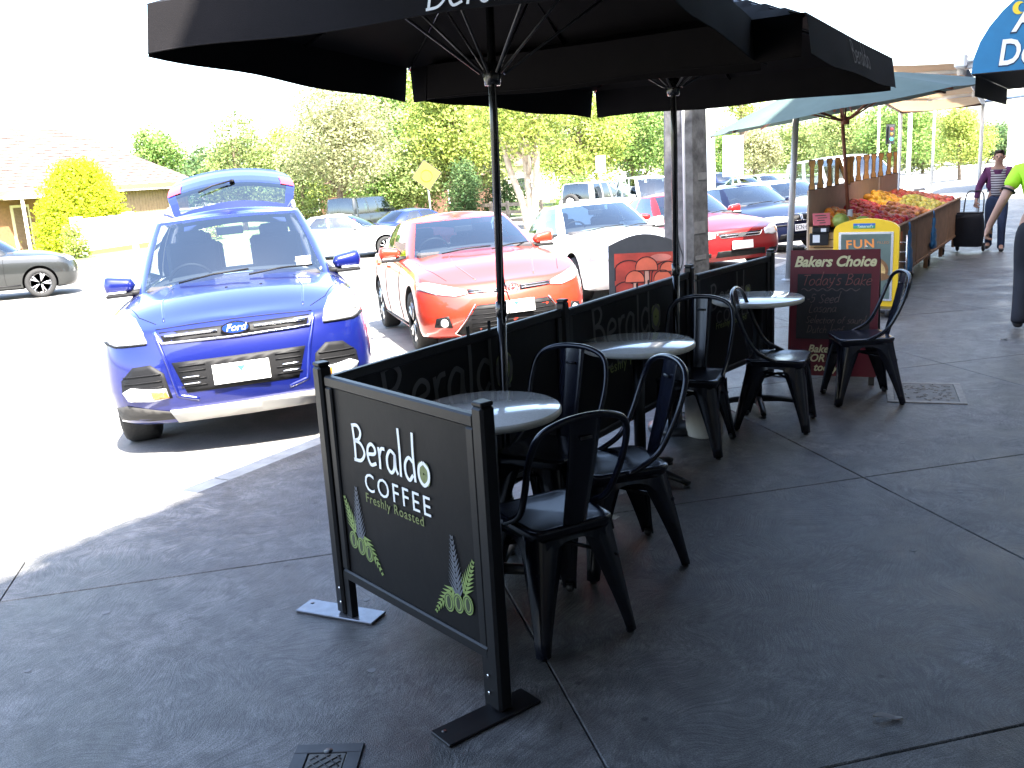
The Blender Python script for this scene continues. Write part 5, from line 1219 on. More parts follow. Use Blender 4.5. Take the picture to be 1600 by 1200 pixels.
# ------------------------------------------------------------------ bakery A-board, yellow newsagent board, mushroom board
M_mar = mat('maroon board', (.11, .006, .016), .45, noise=.15, nscale=8); M_chalkb = mat('chalkboard', (.018, .019, .022), .8, noise=.3, nscale=10); M_cream_l = mat('cream lettering', (.70, .64, .38), .6)
M_chalk = mat('red chalk', (.22, .075, .07), .9, noise=.4, nscale=60); M_chalk2 = mat('dusty chalk', (.12, .085, .085), .9, noise=.4, nscale=60)
def bakers_board():
    p = Vector((-1.60, 6.98, 0)); rz = R(8)
    s = empty('bakery_board', p, rz, 'maroon bakery A-board with cream lettering and a chalked menu', 'sign')
    W, H = .62, .98; lean = .16
    M = frame_M((-W/2, 0, .0), (1, 0, 0), (0, lean, H))
    fr = MB().prism([(0, .06), (W, .06), (W, H), (0, H)], -.012, .012, M).build('front_panel', M_mar, s)
    for x in (.03, W-.03): MB().prism([(x-.02, 0), (x+.02, 0), (x+.02, .06), (x-.02, .06)], -.011, .011, M).build('foot', M_blackpaint, s)
    Mb = frame_M((-W/2, .62, 0), (1, 0, 0), (0, -.62+lean+.04, H-.01))
    bp = MB().prism([(0, .06), (W, .06), (W, H), (0, H)], -.012, .012, Mb).build('back_panel', M_blackpaint, s)
    for x in (.03, W-.03): MB().prism([(x-.02, 0), (x+.02, 0), (x+.02, .06), (x-.02, .06)], -.011, .011, Mb).build('foot', M_blackpaint, s)
    for x in (.1, W-.1): MB().tube([(x-W/2, lean+.01, H), (x-W/2, lean+.05, H)], .008, 8).build('hinge', M_screw, s)
    MB().prism([(.055, .33), (W-.055, .33), (W-.055, H-.175), (.055, H-.175)], .012, .016, M).build('chalkboard', M_chalkb, fr)
    text('board_lettering', 'Bakers Choice', .105, M @ Matrix.Translation((W/2, H-.088, .0125)), M_cream_l, fr, shear=.28, off=.0035, space=.98, sx=.93)
    for i, t in enumerate(('Bake me,', 'FOR YOU', 'today!')):
        text('board_lettering', t, .078, M @ Matrix.Translation((W*.45, .255-i*.068, .0125)), M_cream_l, fr, shear=.28, off=.002, sx=.95)
    def chalk(txt, x, y, h, m, w=.0055):
        mb = MB(); letters(txt, mb, M @ Matrix.Translation((0, 0, .0165)), x, y, h, w, shear=.25, wob=.04); mb.build('chalk_writing', m, fr)
    chalk("Today's Bake", .085, .725, .105, M_chalk); 
    mb = MB(); mb.ribbon([(.085+i*.011, .690+.009*math.sin(i*1.05)) for i in range(38)], .006, M @ Matrix.Translation((0, 0, .0165))); mb.build('chalk_squiggle', M_chalk2, fr)
    chalk('-5 Seed', .12, .595, .085, M_chalk2); chalk('Lasana', .14, .525, .08, M_chalk2, .0045); chalk('Selection of saurd', .12, .445, .065, M_chalk2, .0045)
    chalk('Dutch loaf', .13, .375, .07, M_chalk2, .0045)
bakers_board()

def pie_board():
    p = Vector((-2.02, 10.25, gz(0, 10.2))); s = empty('swing_sign', p, R(2), label='yellow framed swing sign with a pie poster, by the fruit stall', cat='sign'); s.scale = (.97, 1, .87)
    M_y = mat('yellow plastic', (.75, .47, .01), .4, noise=.06); M_post = mat('poster teal', (.09, .125, .105), .5, noise=.35, nscale=3); M_neon = mat('poster neon orange', (.75, .25, .05), .5); M_pie = mat('poster pie crust', (.55, .36, .13), .6, noise=.4, nscale=14); M_pied = mat('poster pie edge', (.20, .09, .03), .6, noise=.4, nscale=20); M_cher = mat('poster cherry', (.45, .03, .03), .5)
    W, z0, z1 = .66, .10, 1.08
    def outline(w, a, b, r=.10, dome=.05):
        pts = [(-w/2+.03, a), (w/2-.03, a), (w/2, a+.05), (w/2, b-r)]; pts += [(w/2-r+r*math.cos(R(t)), b-r+r*math.sin(R(t))) for t in (20, 45, 70)]
        pts += [(w*x, b+dome*(1-(x*2.6)**2)) for x in (.36, .2, 0, -.2, -.36)]
        pts += [(-w/2+r+r*math.cos(R(t)), b-r+r*math.sin(R(t))) for t in (110, 135, 160)]+[(-w/2, b-r), (-w/2, a+.05)]; return pts
    F = frame_M((0, 0, 0), (1, 0, 0), (0, 0, 1))
    MB().prism(outline(W, z0, z1), -.035, .035, F).build('frame', M_y, s)
    for sd in (1, -1):
        Fs = F if sd > 0 else frame_M((0, 0, 0), (-1, 0, 0), (0, 0, 1)); wi, a, b = .50, .19, .95
        bz = MB().prism([(-wi/2-.025, a-.025), (wi/2+.025, a-.025), (wi/2+.025, b+.025), (-wi/2-.025, b+.025)], .035, .042, Fs).build('bezel', mat('silver snap frame', (.65, .66, .68), .25, metal=.7), s)
        po = MB().prism([(-wi/2, a), (wi/2, a), (wi/2, b), (-wi/2, b)], .042, .044, Fs).build('poster', M_post, s)
        text('poster_lettering', 'FUN', .14, Fs @ Matrix.Translation((-.055, b-.12, .044)) @ Matrix.Rotation(R(3), 4, 'Z'), M_neon, po, space=1.15, off=.003)
        text('poster_lettering', 'FILLED', .04, Fs @ Matrix.Translation((.175, b-.10, .044)), M_neon, po, off=-.001)
        pie = MB().prism(arc(.02, b-.42, .215, .17, -20, 200, 26), .044, .0455, Fs).build('pie_print', M_pied, po); MB().prism(arc(.02, b-.435, .185, .15, -20, 200, 26), .0455, .0465, Fs).build('pie_top_print', M_pie, po)
        MB().prism(arc(.02, b-.50, .23, .06, 0, 350, 24), .0465, .0475, Fs).build('pie_tin_print', M_pied, po); MB().prism(arc(.04, b-.40, .05, .025, 0, 345, 16), .0475, .0485, Fs).build('cherry_print', M_cher, po)
        MB().prism([(-.13, 1.015), (.09, 1.015), (.09, 1.075), (-.13, 1.075)], .035, .040, Fs).build('header_label', mat('label green', (.06, .30, .12), .5), s)
        MB().prism([(-.13, 1.05), (.09, 1.05), (.09, 1.075), (-.13, 1.075)], .040, .041, Fs).build('header_band', mat('label blue', (.03, .12, .40), .5), s)
        text('header_lettering', "Tattersall's", .045, Fs @ Matrix.Translation((-.01, 1.040, .041)), M_pwhite, s, sx=.82, shear=.15)
    MB().box((0, 0, .075), (.60, .46, .05), bev=.02).build('base', M_blackpaint, s)
    for x in (-.26, .26):
        MB().lathe([(0, -.02), (.045, -.02), (.05, 0), (.045, .02), (0, .02)], 16, Matrix.Translation((x, -.2, .05)) @ Matrix.Rotation(R(90), 4, 'Y')).build('wheel', M_tyre, s)
        MB().tube([(x, 0, .06), (x, 0, .16)], .02, 8).build('spring', M_screw, s)
pie_board()

def mushroom_board():
    p = Vector((-3.20, 7.30, 0)); s = empty('mushroom_board', p, R(24), 'arched charcoal board with a red painted panel of mushrooms, beyond the screens', 'sign')
    M_c = mat('charcoal board', (.045, .047, .05), .7, noise=.2); M_r = mat('painted red', (.42, .045, .025), .6, noise=.35, nscale=7); M_cap = mat('painted cap', (.62, .12, .06), .6, noise=.2); M_stem = mat('painted stem', (.55, .28, .20), .6); M_hi = mat('painted haze', (.50, .16, .12), .7, noise=.3); M_o = mat('painted outline', (.03, .006, .006), .7)
    W, H = .60, 1.0; lean = .2; M = frame_M((-W/2, 0, 0), (1, 0, 0), (0, lean, H))
    top = [(W*(1-t/10), H+.09*math.sin(math.pi*(1-t/10))) for t in range(11)]
    fr = MB().prism([(0, .0), (W, .0)]+top, -.012, .012, M).build('front_panel', M_c, s)
    Mb = frame_M((-W/2, .66, 0), (1, 0, 0), (0, -.66+lean+.04, H)); MB().prism([(0, 0), (W, 0), (W, H), (0, H)], -.012, .012, Mb).build('back_panel', M_c, s)
    pn = MB().prism([(.05, .16), (W-.05, .16), (W-.05, H-.07), (.05, H-.07)], .012, .015, M).build('painted_panel', M_r, fr)
    MB().prism(arc(.44, .885, .09, .03, 0, 340, 16), .015, .0156, M).build('cloud_print', M_hi, pn)
    for cx, cy, w in ((.17, .80, .28), (.49, .78, .26), (.14, .62, .24)):
        pts = [(cx-w/2, cy-.10)]+[(cx+w/2*math.cos(R(t)), cy-.06+.13*math.sin(R(t))) for t in range(165, 10, -15)]+[(cx+w/2, cy-.10)]
        pts = [(min(max(q[0], .055), W-.055), q[1]) for q in pts]
        MB().prism(pts[::-1], .015, .0165, M).build('hill_print', M_r, pn); mb = MB(); mb.ribbon(pts, .010, M @ Matrix.Translation((0, 0, .0166))); mb.build('hill_outline', M_o, pn)
    for cx, cy, k in ((.32, .80, 1.1), (.22, .70, .95), (.455, .70, .9), (.50, .78, .8), (.36, .58, .8)):
        st = [(cx-.02*k, cy-.19*k), (cx+.025*k, cy-.19*k), (cx+.018*k, cy), (cx-.016*k, cy)]
        MB().prism(st, .0166, .0185, M).build('stem_print', M_stem, pn); mb = MB(); mb.ribbon([st[0], st[3]], .007, M @ Matrix.Translation((0, 0, .0186))); mb.ribbon([st[1], st[2]], .007, M @ Matrix.Translation((0, 0, .0186))); mb.build('stem_outline', M_o, pn)
        cap = arc(cx, cy, .085*k, .085*k, 0, 180, 14); cap = [(min(q[0], W-.055), q[1]-(.02*k if i in (0, 14) else 0)) for i, q in enumerate(cap)]
        MB().prism(cap, .0186, .0202, M).build('cap_print', M_cap, pn); mb = MB(); mb.ribbon(cap+[cap[0]], .008, M @ Matrix.Translation((0, 0, .0203))); mb.build('cap_outline', M_o, pn)
mushroom_board()

# ------------------------------------------------------------------ concrete power pole, sign poles
def conc_pole():
    b = Vector((-3.93, 10.15, gz(0, 10.1)-.02)); M_cp = mat('pole concrete', (.11, .11, .108), .85, noise=.6, nscale=7, bump=.6, bscale=25); M_pa = mat('pasted paper', (.19, .19, .185), .9, noise=.3, nscale=9)
    s = empty('power_pole', b, R(76), 'thick square concrete power pole at the kerb with paper scraps', 'pole')
    mb = MB(); rows = []
    for i in range(9):
        z = 7.5*i/8; w = .205-.07*z/7.5; c = .055; rows.append([(x*w, y*w, z) for x, y in ((-1, -1+c/w), (-1+c/w, -1), (1-c/w, -1), (1, -1+c/w), (1, 1-c/w), (1-c/w, 1), (-1+c/w, 1), (-1, 1-c/w))])
    mb.grid(rows, smooth=False, wrap=True); mb.build('shaft', M_cp, s)
    for i, (x, z, w, h) in enumerate(((-.03, .95, .22, .13), (.04, 1.5, .16, .08), (-.02, .62, .2, .05))): MB().box((x, -.209+.0094*z, z), (w, .003, h)).build('paper_scrap', M_pa, s)
    MB().tube([(-.2, -.13, 0), (-.172, -.1, 3.6)], .018, 8).build('cable_duct', mat('grey duct', (.5, .5, .5), .6), s)
    mb = MB(); mb.box((0, 0, 7.1), (2.2, .1, .12)); mb.build('crossarm', mat('crossarm timber', (.2, .15, .1), .9), s)
    for x in (-1, -.45, .45, 1): MB().lathe([(0, 7.16), (.03, 7.16), (.05, 7.2), (.03, 7.24), (.045, 7.28), (0, 7.32)], 12, Matrix.Translation((x, 0, 0))).build('insulator', M_pwhite, s)
conc_pole()
M_gp = mat('grey pole paint', (.42, .43, .43), .4, metal=.2, noise=.08); M_wp = mat('white pole paint', (.75, .75, .73), .5)
sg = empty('parking_pole', (-3.6, 13.1, gz(0, 13.1)-.01), 0, 'slim grey metal pole rising past the edge of the green umbrella', 'pole'); MB().tube([(0, 0, 0), (.10, 0, 2.6)], .042, 14).build('shaft', M_gp, sg); MB().lathe([(0, 2.6), (.045, 2.6), (.03, 2.63), (0, 2.64)], 12, Matrix.Translation((.1, 0, 0))).build('cap', M_gp, sg); MB().lathe([(.044, 0), (.09, 0), (.09, .02), (.044, .03)], 14).build('base_flange', M_gp, sg)
def street_pole(px, D, h, r, m, label, extra=None):
    p = at_depth(px, D); s = empty('street_pole', p, 0, label, 'pole'); MB().tube([(0, 0, 0), (0, 0, h)], [r, r*.75], 10).build('shaft', m, s); MB().lathe([(0, 0), (r*1.8, 0), (r*1.8, .05), (0, .06)], 12).build('base_flange', m, s)
    if extra: extra(s)
    return s
def arm(s): MB().tube([(0, 0, 7.2), (-.8, .3, 7.7), (-1.6, .6, 7.8)], .04, 8).build('lamp_arm', M_gp, s); MB().box((-1.8, .68, 7.8), (.55, .22, .1), bev=.03).build('lamp_head', M_gp, s)
street_pole(1418, 42, 7.5, .10, M_wp, 'white lamp column behind the fruit stall, the thickest of the pale poles', arm)
street_pole(1455, 50, 6.0, .08, M_gp, 'pale grey pole just left of the round yellow-green tree', None)
street_pole(1370, 52, 5.5, .07, M_wp, 'thin white pole rising through the stall trees', None)
street_pole(1111, 34, 4.6, .17, M_wp, 'thick white pole standing right of the concrete power pole', None)
def panel(s): MB().box((0, -.06, 2.6), (1.0, .04, 1.9), bev=.01).build('sign_panel', M_np, s)
sp_ = street_pole(1145, 46, 3.5, .05, M_gp, 'white blank-backed sign panel on a grey pole below the green umbrella edge', panel); sp_.rotation_euler.z = R(35)
def tl():
    p = at_depth(1388, 60); s = empty('traffic_light', p, R(32), 'traffic light with a lit green lamp beyond the stall', 'traffic light'); MB().tube([(0, 0, 0), (0, 0, 3.2)], .06, 10).build('shaft', M_gp, s)
    h = MB().box((0, -.1, 3.35), (.36, .24, 1.0), bev=.03).build('lamp_housing', M_blackpaint, s)
    MB().box((0, -.02, 3.35), (.55, .02, 1.2)).build('backboard', M_blackpaint, s)
    for z, c, e in ((3.65, (.25, .02, .02), 0), (3.35, (.3, .15, .02), 0), (3.05, (.02, .5, .25), 1.5)):
        m = mat('signal lens %d' % int(z*100), c, .3)
        if e: b = m.node_tree.nodes['Principled BSDF']; b.inputs['Emission Color'].default_value = (.02, .6, .3, 1); b.inputs['Emission Strength'].default_value = e
        MB().lathe([(0, .02), (.08, .015), (.1, 0)], 16, Matrix.Translation((0, -.22, z)) @ Matrix.Rotation(R(90), 4, 'X')).build('lens', m, h); MB().tube([(-.1, -.3, z+.03), (0, -.3, z+.11), (.1, -.3, z+.03)], .012, 6).build('visor', M_blackpaint, h)
tl()
def diamond():
    p = at_depth(672, 40); s = empty('warning_sign', p, R(32), 'yellow diamond warning sign on a grey pole among the trees', 'sign'); MB().tube([(0, 0, 0), (-.1, 0, 3.1)], .035, 10).build('shaft', M_gp, s)
    a = .46; F = frame_M((-.09, -.05, 2.55), (1, 0, .12), (-.12, 0, 1))
    MB().prism([(0, -a*1.41), (a*1.41, 0), (0, a*1.41), (-a*1.41, 0)], 0, .012, F).build('plate', mat('sign edge', (.03, .03, .03), .5), s); a = .42
    pl = MB().prism([(0, -a*1.41), (a*1.41, 0), (0, a*1.41), (-a*1.41, 0)], .012, .015, F).build('yellow_face', mat('sign yellow face', (.75, .42, .02), .5), s)
    mb = MB(); mb.tube([F @ Vector((.24*math.cos(R(t)), .24*math.sin(R(t)), .02)) for t in range(0, 360, 20)], .035, 6, closed=True, flat=.3); mb.build('ring_symbol', mat('sign black', (.015, .015, .015), .6), pl)
diamond()
def small_sign():
    p = at_depth(940, 44); s = empty('street_sign', p, R(32), 'small white sign on a pole above the silver four-wheel drive', 'sign'); MB().tube([(0, 0, 0), (0, 0, 2.9)], .03, 8).build('shaft', M_gp, s); MB().box((0, -.04, 2.6), (.45, .02, .75), bev=.005).build('plate', M_np, s)
small_sign()

# ------------------------------------------------------------------ fruit stall
M_ply = mat('stall plywood', (.40, .25, .13), .75, noise=.2, nscale=5); M_plyd = mat('stall brown timber', (.36, .205, .11), .75, noise=.25, nscale=6); M_pine = mat('pine slat', (.60, .38, .17), .7, noise=.2, nscale=8); M_card = mat('back board', (.58, .44, .31), .8, noise=.08)
ST = (-2.0, 11.75)                 # pavement-side near corner
def stall():
    g = gz(0, 14); s = empty('fruit_stall', (ST[0], ST[1], g), 0, 'long timber fruit stall on castors with brown bins and a tan back board', 'stall')
    L, D = 5.9, .98; nb = 4; bl = L/nb
    for i in range(nb):
        y0 = i*bl+.02; y1 = (i+1)*bl-.02; yc = (y0+y1)/2
        b = MB().box((0, yc, .53), (.025, y1-y0, .56), bev=.004).build('bin_front', M_plyd, s)
        MB().box((.004, yc, .815), (.05, y1-y0, .03), bev=.006).build('rim', M_plyd, b); MB().box((.0, yc, .235), (.05, y1-y0, .03)).build('lower_rail', M_plyd, b)
        MB().box((-D/2, yc, .36), (D-.06, y1-y0, .03)).build('bin_floor', M_plyd, s)
        MB().box((-D/2, y1, .55), (D-.05, .02, .5)).build('divider', M_plyd, s)
        for x in (-.06, -D+.1):
            cz = MB().lathe([(0, -.018), (.055, -.018), (.062, -.01), (.062, .01), (.055, .018), (0, .018)], 18, Matrix.Translation((x, y0+.12, .062)) @ Matrix.Rotation(R(90), 4, 'Y')).build('castor', M_tyre, s)
            MB().box((x, y0+.12, .15), (.05, .08, .12)).build('fork', M_screw, cz)
            MB().box((x, y1-.1, .18), (.05, .05, .34)).build('leg', M_plyd, s)
    for k in range(6): MB().box((-D/2, -.005, .27+k*.092), (D, .022, .082), bev=.004).build('end_slat', M_pine, s)
    for x in (-.03, -D+.03): MB().box((x, .02, .5), (.06, .04, .68)).build('end_post', M_pine, s)
    # back board in two panels, with cut-out letters standing along the top
    for (y0, y1, zt) in ((-.0, 4.25, 1.27), (4.30, L, 1.27)): MB().box((-D-.02, (y0+y1)/2, (zt+.25)/2), (.022, y1-y0, zt-.25), bev=.003).build('back_board', M_card, s)
    M_lo = mat('letter orange', (.52, .25, .07), .7, noise=.35, nscale=14); M_le = mat('letter edge', (.10, .05, .03), .8)
    def letter(y, w, shape='I', h=.36):
        z0 = 1.27; F = frame_M((-D-.02, y, z0), (.88, .47, 0), (0, 0, 1))
        if shape == 'N': polys = [[(0, 0), (w*.26, 0), (w*.26, h), (0, h)], [(w*.74, 0), (w, 0), (w, h), (w*.74, h)], [(0, h), (w*.26, h), (w, 0), (w*.74, 0)]]
        else: polys = [[(0, 0), (w, 0), (w, .05), (w*.82, .09), (w*.82, h-.09), (w, h-.05), (w, h), (0, h), (0, h-.05), (w*.18, h-.09), (w*.18, .09), (0, .05)]]
        mb = MB(); me_ = MB()
        for i, pl in enumerate(polys):
            me_.prism(pl, -.012-.001*i, .012+.001*i, F); cx = sum(q[0] for q in pl)/len(pl); cy = sum(q[1] for q in pl)/len(pl); mb.prism([(cx+(q[0]-cx)*.78, cy+(q[1]-cy)*.94) for q in pl], .0125+.001*i, .0165+.001*i, F)
        o = me_.build('cutout_letter', M_le, s); mb.build('letter_face', M_lo, o)
    for y, w, sh in ((.02, .075, 'I'), (.42, .075, 'I'), (.90, .07, 'I'), (1.35, .20, 'N'), (2.15, .075, 'I'), (2.60, .075, 'I'), (3.10, .09, 'I'), (3.65, .08, 'I'), (4.20, .08, 'I'), (4.85, .09, 'I'), (5.45, .07, 'I')): letter(y, w, sh)
    return s
stall()
# heaps of fruit: single fruits are a few pixels across, so each heap is one mass
ICO_V = None
def ico():
    bm = bmesh.new(); bmesh.ops.create_icosphere(bm, subdivisions=2, radius=1); v = np.array([q.co[:] for q in bm.verts]); f = [[q.index for q in p.verts] for p in bm.faces]; bm.free(); return v, f
IV, IF = ico(); IFn = np.array(IF)
def heap(name, y0, y1, x0, x1, h, m, r, n, label, sq=(1, 1, 1), seed=1):
    rg = np.random.default_rng(seed); V = []; F = []; k = 0; base = gz(0, 14)+.66
    for i in range(n):
        x = rg.uniform(x0, x1); y = rg.uniform(y0, y1); u = (x-x0)/(x1-x0); rr = r*rg.uniform(.85, 1.15)
        top = base+.13+h*1.2*(1-u)*.9+.06*math.sin((y-y0)/(y1-y0)*math.pi); z = top-rg.uniform(0, .05)
        a = rg.uniform(0, 6.28); ca, sa = math.cos(a), math.sin(a); q = IV*np.array(sq)*rr; q = np.stack([q[:, 0]*ca-q[:, 1]*sa, q[:, 0]*sa+q[:, 1]*ca, q[:, 2]], 1)
        V.append(q+np.array([x, y, z])); F.append(IFn+k); k += len(IV)
    V = np.concatenate(V); F = np.concatenate(F); me = bpy.data.meshes.new(name); me.from_pydata(V.tolist(), [], F.tolist()); me.materials.append(m); me.polygons.foreach_set('use_smooth', [True]*len(F))
    o = link_mesh(name, me); tag(o, label, 'fruit', kind='stuff'); 
    mb = MB(); mb.grid([[(x, y, base+.03+h*1.2*(1-(x-x0)/(x1-x0))*.9) for x in (x0-.01, (x0+x1)/2, x1+.01)] for y in (y0, y1)]); mb.build('crate_liner', mat('fruit crate liner', (.05, .045, .04), .9), o)
def fmat(n, c): return mat(n, c, .4, island=.35, noise=.2, nscale=30)
xs0, xs1 = ST[0]-.92, ST[0]-.04; xm = (xs0+xs1)/2
heap('tomato_heap', ST[1]+.15, ST[1]+1.45, xm, xs1, .10, fmat('tomato red', (.62, .04, .015)), .042, 190, 'heap of red tomatoes in the bin beside the yellow swing sign', seed=2)
heap('orange_heap', ST[1]+.15, ST[1]+1.3, xs0, xm, .14, fmat('orange peel', (.80, .30, .02)), .045, 150, 'heap of oranges below the tan back board', seed=3)
heap('apple_heap', ST[1]+1.35, ST[1]+2.9, xs0, xm, .16, fmat('apple red', (.60, .06, .03)), .042, 200, 'heap of red apples behind the oranges', seed=4)
heap('peach_heap', ST[1]+1.5, ST[1]+2.9, xm, xs1, .10, fmat('peach', (.72, .22, .06)), .04, 180, 'heap of blushed peaches above the hanging blue bags', seed=5)
heap('mango_heap', ST[1]+2.95, ST[1]+4.3, xs0, xm, .20, fmat('mango', (.80, .45, .03)), .05, 140, 'heap of yellow mangoes standing highest against the back board', (1.3, 1, 1), 6)
heap('pear_heap', ST[1]+2.95, ST[1]+4.4, xm, xs1, .12, fmat('pear', (.60, .52, .08)), .042, 170, 'heap of yellow-green pears in the middle bin', (1, 1, 1.25), 7)
heap('nectarine_heap', ST[1]+4.45, ST[1]+5.8, xs0, xs1, .15, fmat('nectarine', (.68, .16, .08)), .042, 260, 'heap of pink nectarines at the far end of the stall', seed=8)
# green melons in bags at the near end
for i, (x, y, z, r, lab) in enumerate(((-2.62, 11.78, .96, .10, 'green melon in clear wrap at the stall end, next to the umbrella pole'), (-2.38, 11.84, .93, .09, 'smaller green melon wrapped at the stall end beside the tomatoes'), (-2.08, 11.82, .86, .08, 'yellow-green melon at the pavement corner of the stall'))):
    g0 = gz(0, 14); o = MB().lathe([(0, -r), (r*.6, -r*.8), (r, 0), (r*.85, r*.5), (r*.3, r*.92), (0, r*.95)], 18).build('melon', mat('melon skin', (.25, .30, .05), .45, noise=.3, nscale=20), None, (x, y, g0+z-.06)); tag(o, lab, 'melon'); o.rotation_euler = (.5, .3, i)
    MB().tube([(0, 0, r*.9), (.01, 0, r*1.15)], .006, 6).build('stalk', M_plyd, o)
def price_card(x, y, z, m, label, rz, tx=.3): o = MB().box((0, 0, 0), (.20, .006, .15), bev=.002).build('price_card', m, None, (x, y, z), (R(-20), 0, rz)); tag(o, label, 'price card'); mb = MB(); [mb.box((-.01+.02*(k % 2), -.0045, .045-.03*k), (.13-.02*k, .002, .010)) for k in range(4)]; mb.build('scribble', M_ink2, o)
price_card(-2.83, 11.72, gz(0, 14)+.93, mat('pink card', (.65, .14, .16), .7), 'pink handwritten price card at the near end of the stall', R(25))
bx = empty('egg_carton_stack', (-2.84, 11.66, gz(0, 14)+.70), R(12), 'dark cartons with white labels stacked at the stall end', 'cartons')
MB().box((0, 0, 0), (.22, .12, .14), bev=.008).build('lower_carton', M_blackpaint, bx); MB().box((.02, .01, .11), (.2, .12, .07), bev=.008).build('upper_carton', M_blackpaint, bx); MB().box((-.03, -.062, .01), (.08, .004, .09)).build('label_sticker', M_np, bx); MB().box((.05, -.053, .11), (.06, .004, .04)).build('label_sticker', M_np, bx)
MB().box((-2.84+.0, 0, 0), (.001, .001, .001)) if False else None
def bag(x, y, z, h, label, seed):
    rr = random.Random(seed); m = mat('blue plastic bag', (.03, .16, .36), .35, noise=.25, nscale=12); b = empty('plastic_bag', (x, y, z), 0, label, 'bag', 'blue bags hung on the fruit stall')
    mb = MB(); rows = []
    for i in range(11):
        t = i/10; w = .035+.085*t**.8 if t < .93 else .09; rows.append([(.035*math.cos(a)*(w/.1)+.012*rr.uniform(-1, 1), w*math.sin(a)*(1+.12*rr.uniform(-1, 1)), -h*t+.012*rr.uniform(-1, 1)) for a in [2*math.pi*k/12 for k in range(12)]])
    mb.grid(rows, wrap=True); mb.f.append([len(mb.v)-12+k for k in range(12)]); mb.sm.append(True); mb.mi.append(0); mb.build('sack', m, b)
    for s in (-1, 1): MB().tube([(0, s*.02, -.02), (0, s*.035, .05), (-.01, 0, .09)], .008, 6).build('handle', m, b)
bag(ST[0]+.065, 12.35, gz(0, 14)+.74, .50, 'blue plastic bag hanging full on the near bin of the stall', 1); bag(ST[0]+.065, 14.3, gz(0, 14)+.74, .42, 'blue plastic bag with a torn side hanging on a further bin', 2)
tg_ = empty('price_tag', (ST[0]+.04, 11.95, gz(0, 14)+.68), 0, 'orange tag hanging at the pavement corner of the stall', 'tag'); MB().box((0, 0, 0), (.006, .10, .15), bev=.002).build('card', mat('orange tag', (.7, .17, .04), .6), tg_); MB().tube([(0, 0, .07), (-.02, 0, .13)], .003, 5).build('string', M_cord, tg_)
# wire basket on castors at the near corner
wbk = empty('wire_trolley', (-1.93, 11.45, gz(0, 11.5)), 0, 'wire frame castor trolley at the near corner of the stall', 'trolley')
for x in (-.12, .12): MB().tube([(x, 0, .12), (x*.9, 0, .72)], .011, 8).build('upright', M_screw, wbk)
for k in range(5): MB().tube([(-.12, 0, .2+k*.11), (.12, 0, .2+k*.11)], .007, 6).build('wire', M_screw, wbk)
for x in (-.12, .12): MB().lathe([(0, -.018), (.045, -.018), (.055, 0), (.045, .018), (0, .018)], 16, Matrix.Translation((x, 0, .055)) @ Matrix.Rotation(R(90), 4, 'Y')).build('castor', M_tyre, wbk)
# ------------------------------------------------------------------ green market umbrella
def green_umbrella():
    M_g = mat('green canvas', (.062, .098, .088), .8, noise=.12, nscale=4, trans=.12); M_w = mat('umbrella timber', (.22, .075, .04), .5, noise=.2, nscale=10)
    g = gz(0, 12.4); b = Vector((-2.66, 12.3, g)); s = empty('market_umbrella', b, 0, 'faded green market umbrella tilted over the near end of the fruit stall', 'umbrella')
    tl = Vector((-.125, -.045, 1)).normalized(); Q = Vector((0, 0, 1)).rotation_difference(tl).to_matrix().to_4x4(); C = Vector((-.06, -.02, 2.12-g)); r = 1.68; ri = .46
    def W(x, y, z): return C + (Q @ Vector((x, y, z)))
    n = 8; A = [2*math.pi*(k+.2)/n for k in range(n)]; mb = MB()
    for k in range(n):
        a0, a1 = A[k], A[(k+1) % n]+(2*math.pi if k == n-1 else 0); rows = []
        for i in range(9):
            t = i/8; row = []
            for j in range(9):
                q = j/8; e = Vector((r*math.cos(a0), r*math.sin(a0), 0)).lerp(Vector((r*math.cos(a1), r*math.sin(a1), 0)), q)*t; sag = math.sin(math.pi*q)
                row.append(W(e.x*(1-.04*sag), e.y*(1-.04*sag), ri*(1-t**1.15)-.05*sag*t*(1.2-t)))
            rows.append(row)
        mb.grid(rows)
    cp = mb.build('canopy', M_g, s); bm = bmesh.new(); bm.from_mesh(cp.data); bmesh.ops.remove_doubles(bm, verts=bm.verts, dist=.001); bmesh.ops.recalc_face_normals(bm, faces=bm.faces); bm.to_mesh(cp.data); bm.free()
    for a in A:
        rb = MB().tube([W(0, 0, ri-.03), W(r*.97*math.cos(a), r*.97*math.sin(a), -.015)], .014, 6).build('rib', M_w, s)
        MB().tube([W(.04*math.cos(a), .04*math.sin(a), -.12), W(r*.5*math.cos(a), r*.5*math.sin(a), ri*.49)], .011, 6).build('strut', M_w, rb)
    MB().tube([(.03, 0, .72), W(0, 0, ri+.06)], .022, 12).build('pole', M_w, s); MB().tube([(.02, .02, 0), (.03, 0, .98)], .034, 12).build('pole_sleeve', M_wp, s)
    MB().lathe([(0, -.05), (.05, -.05), (.05, .04), (0, .04)], 14, Matrix.Translation(W(0, 0, -.12))).build('runner', M_w, s); MB().lathe([(0, 0), (.04, 0), (.025, .07), (0, .09)], 12, Matrix.Translation(W(0, 0, ri))).build('finial', M_w, s)
green_umbrella()

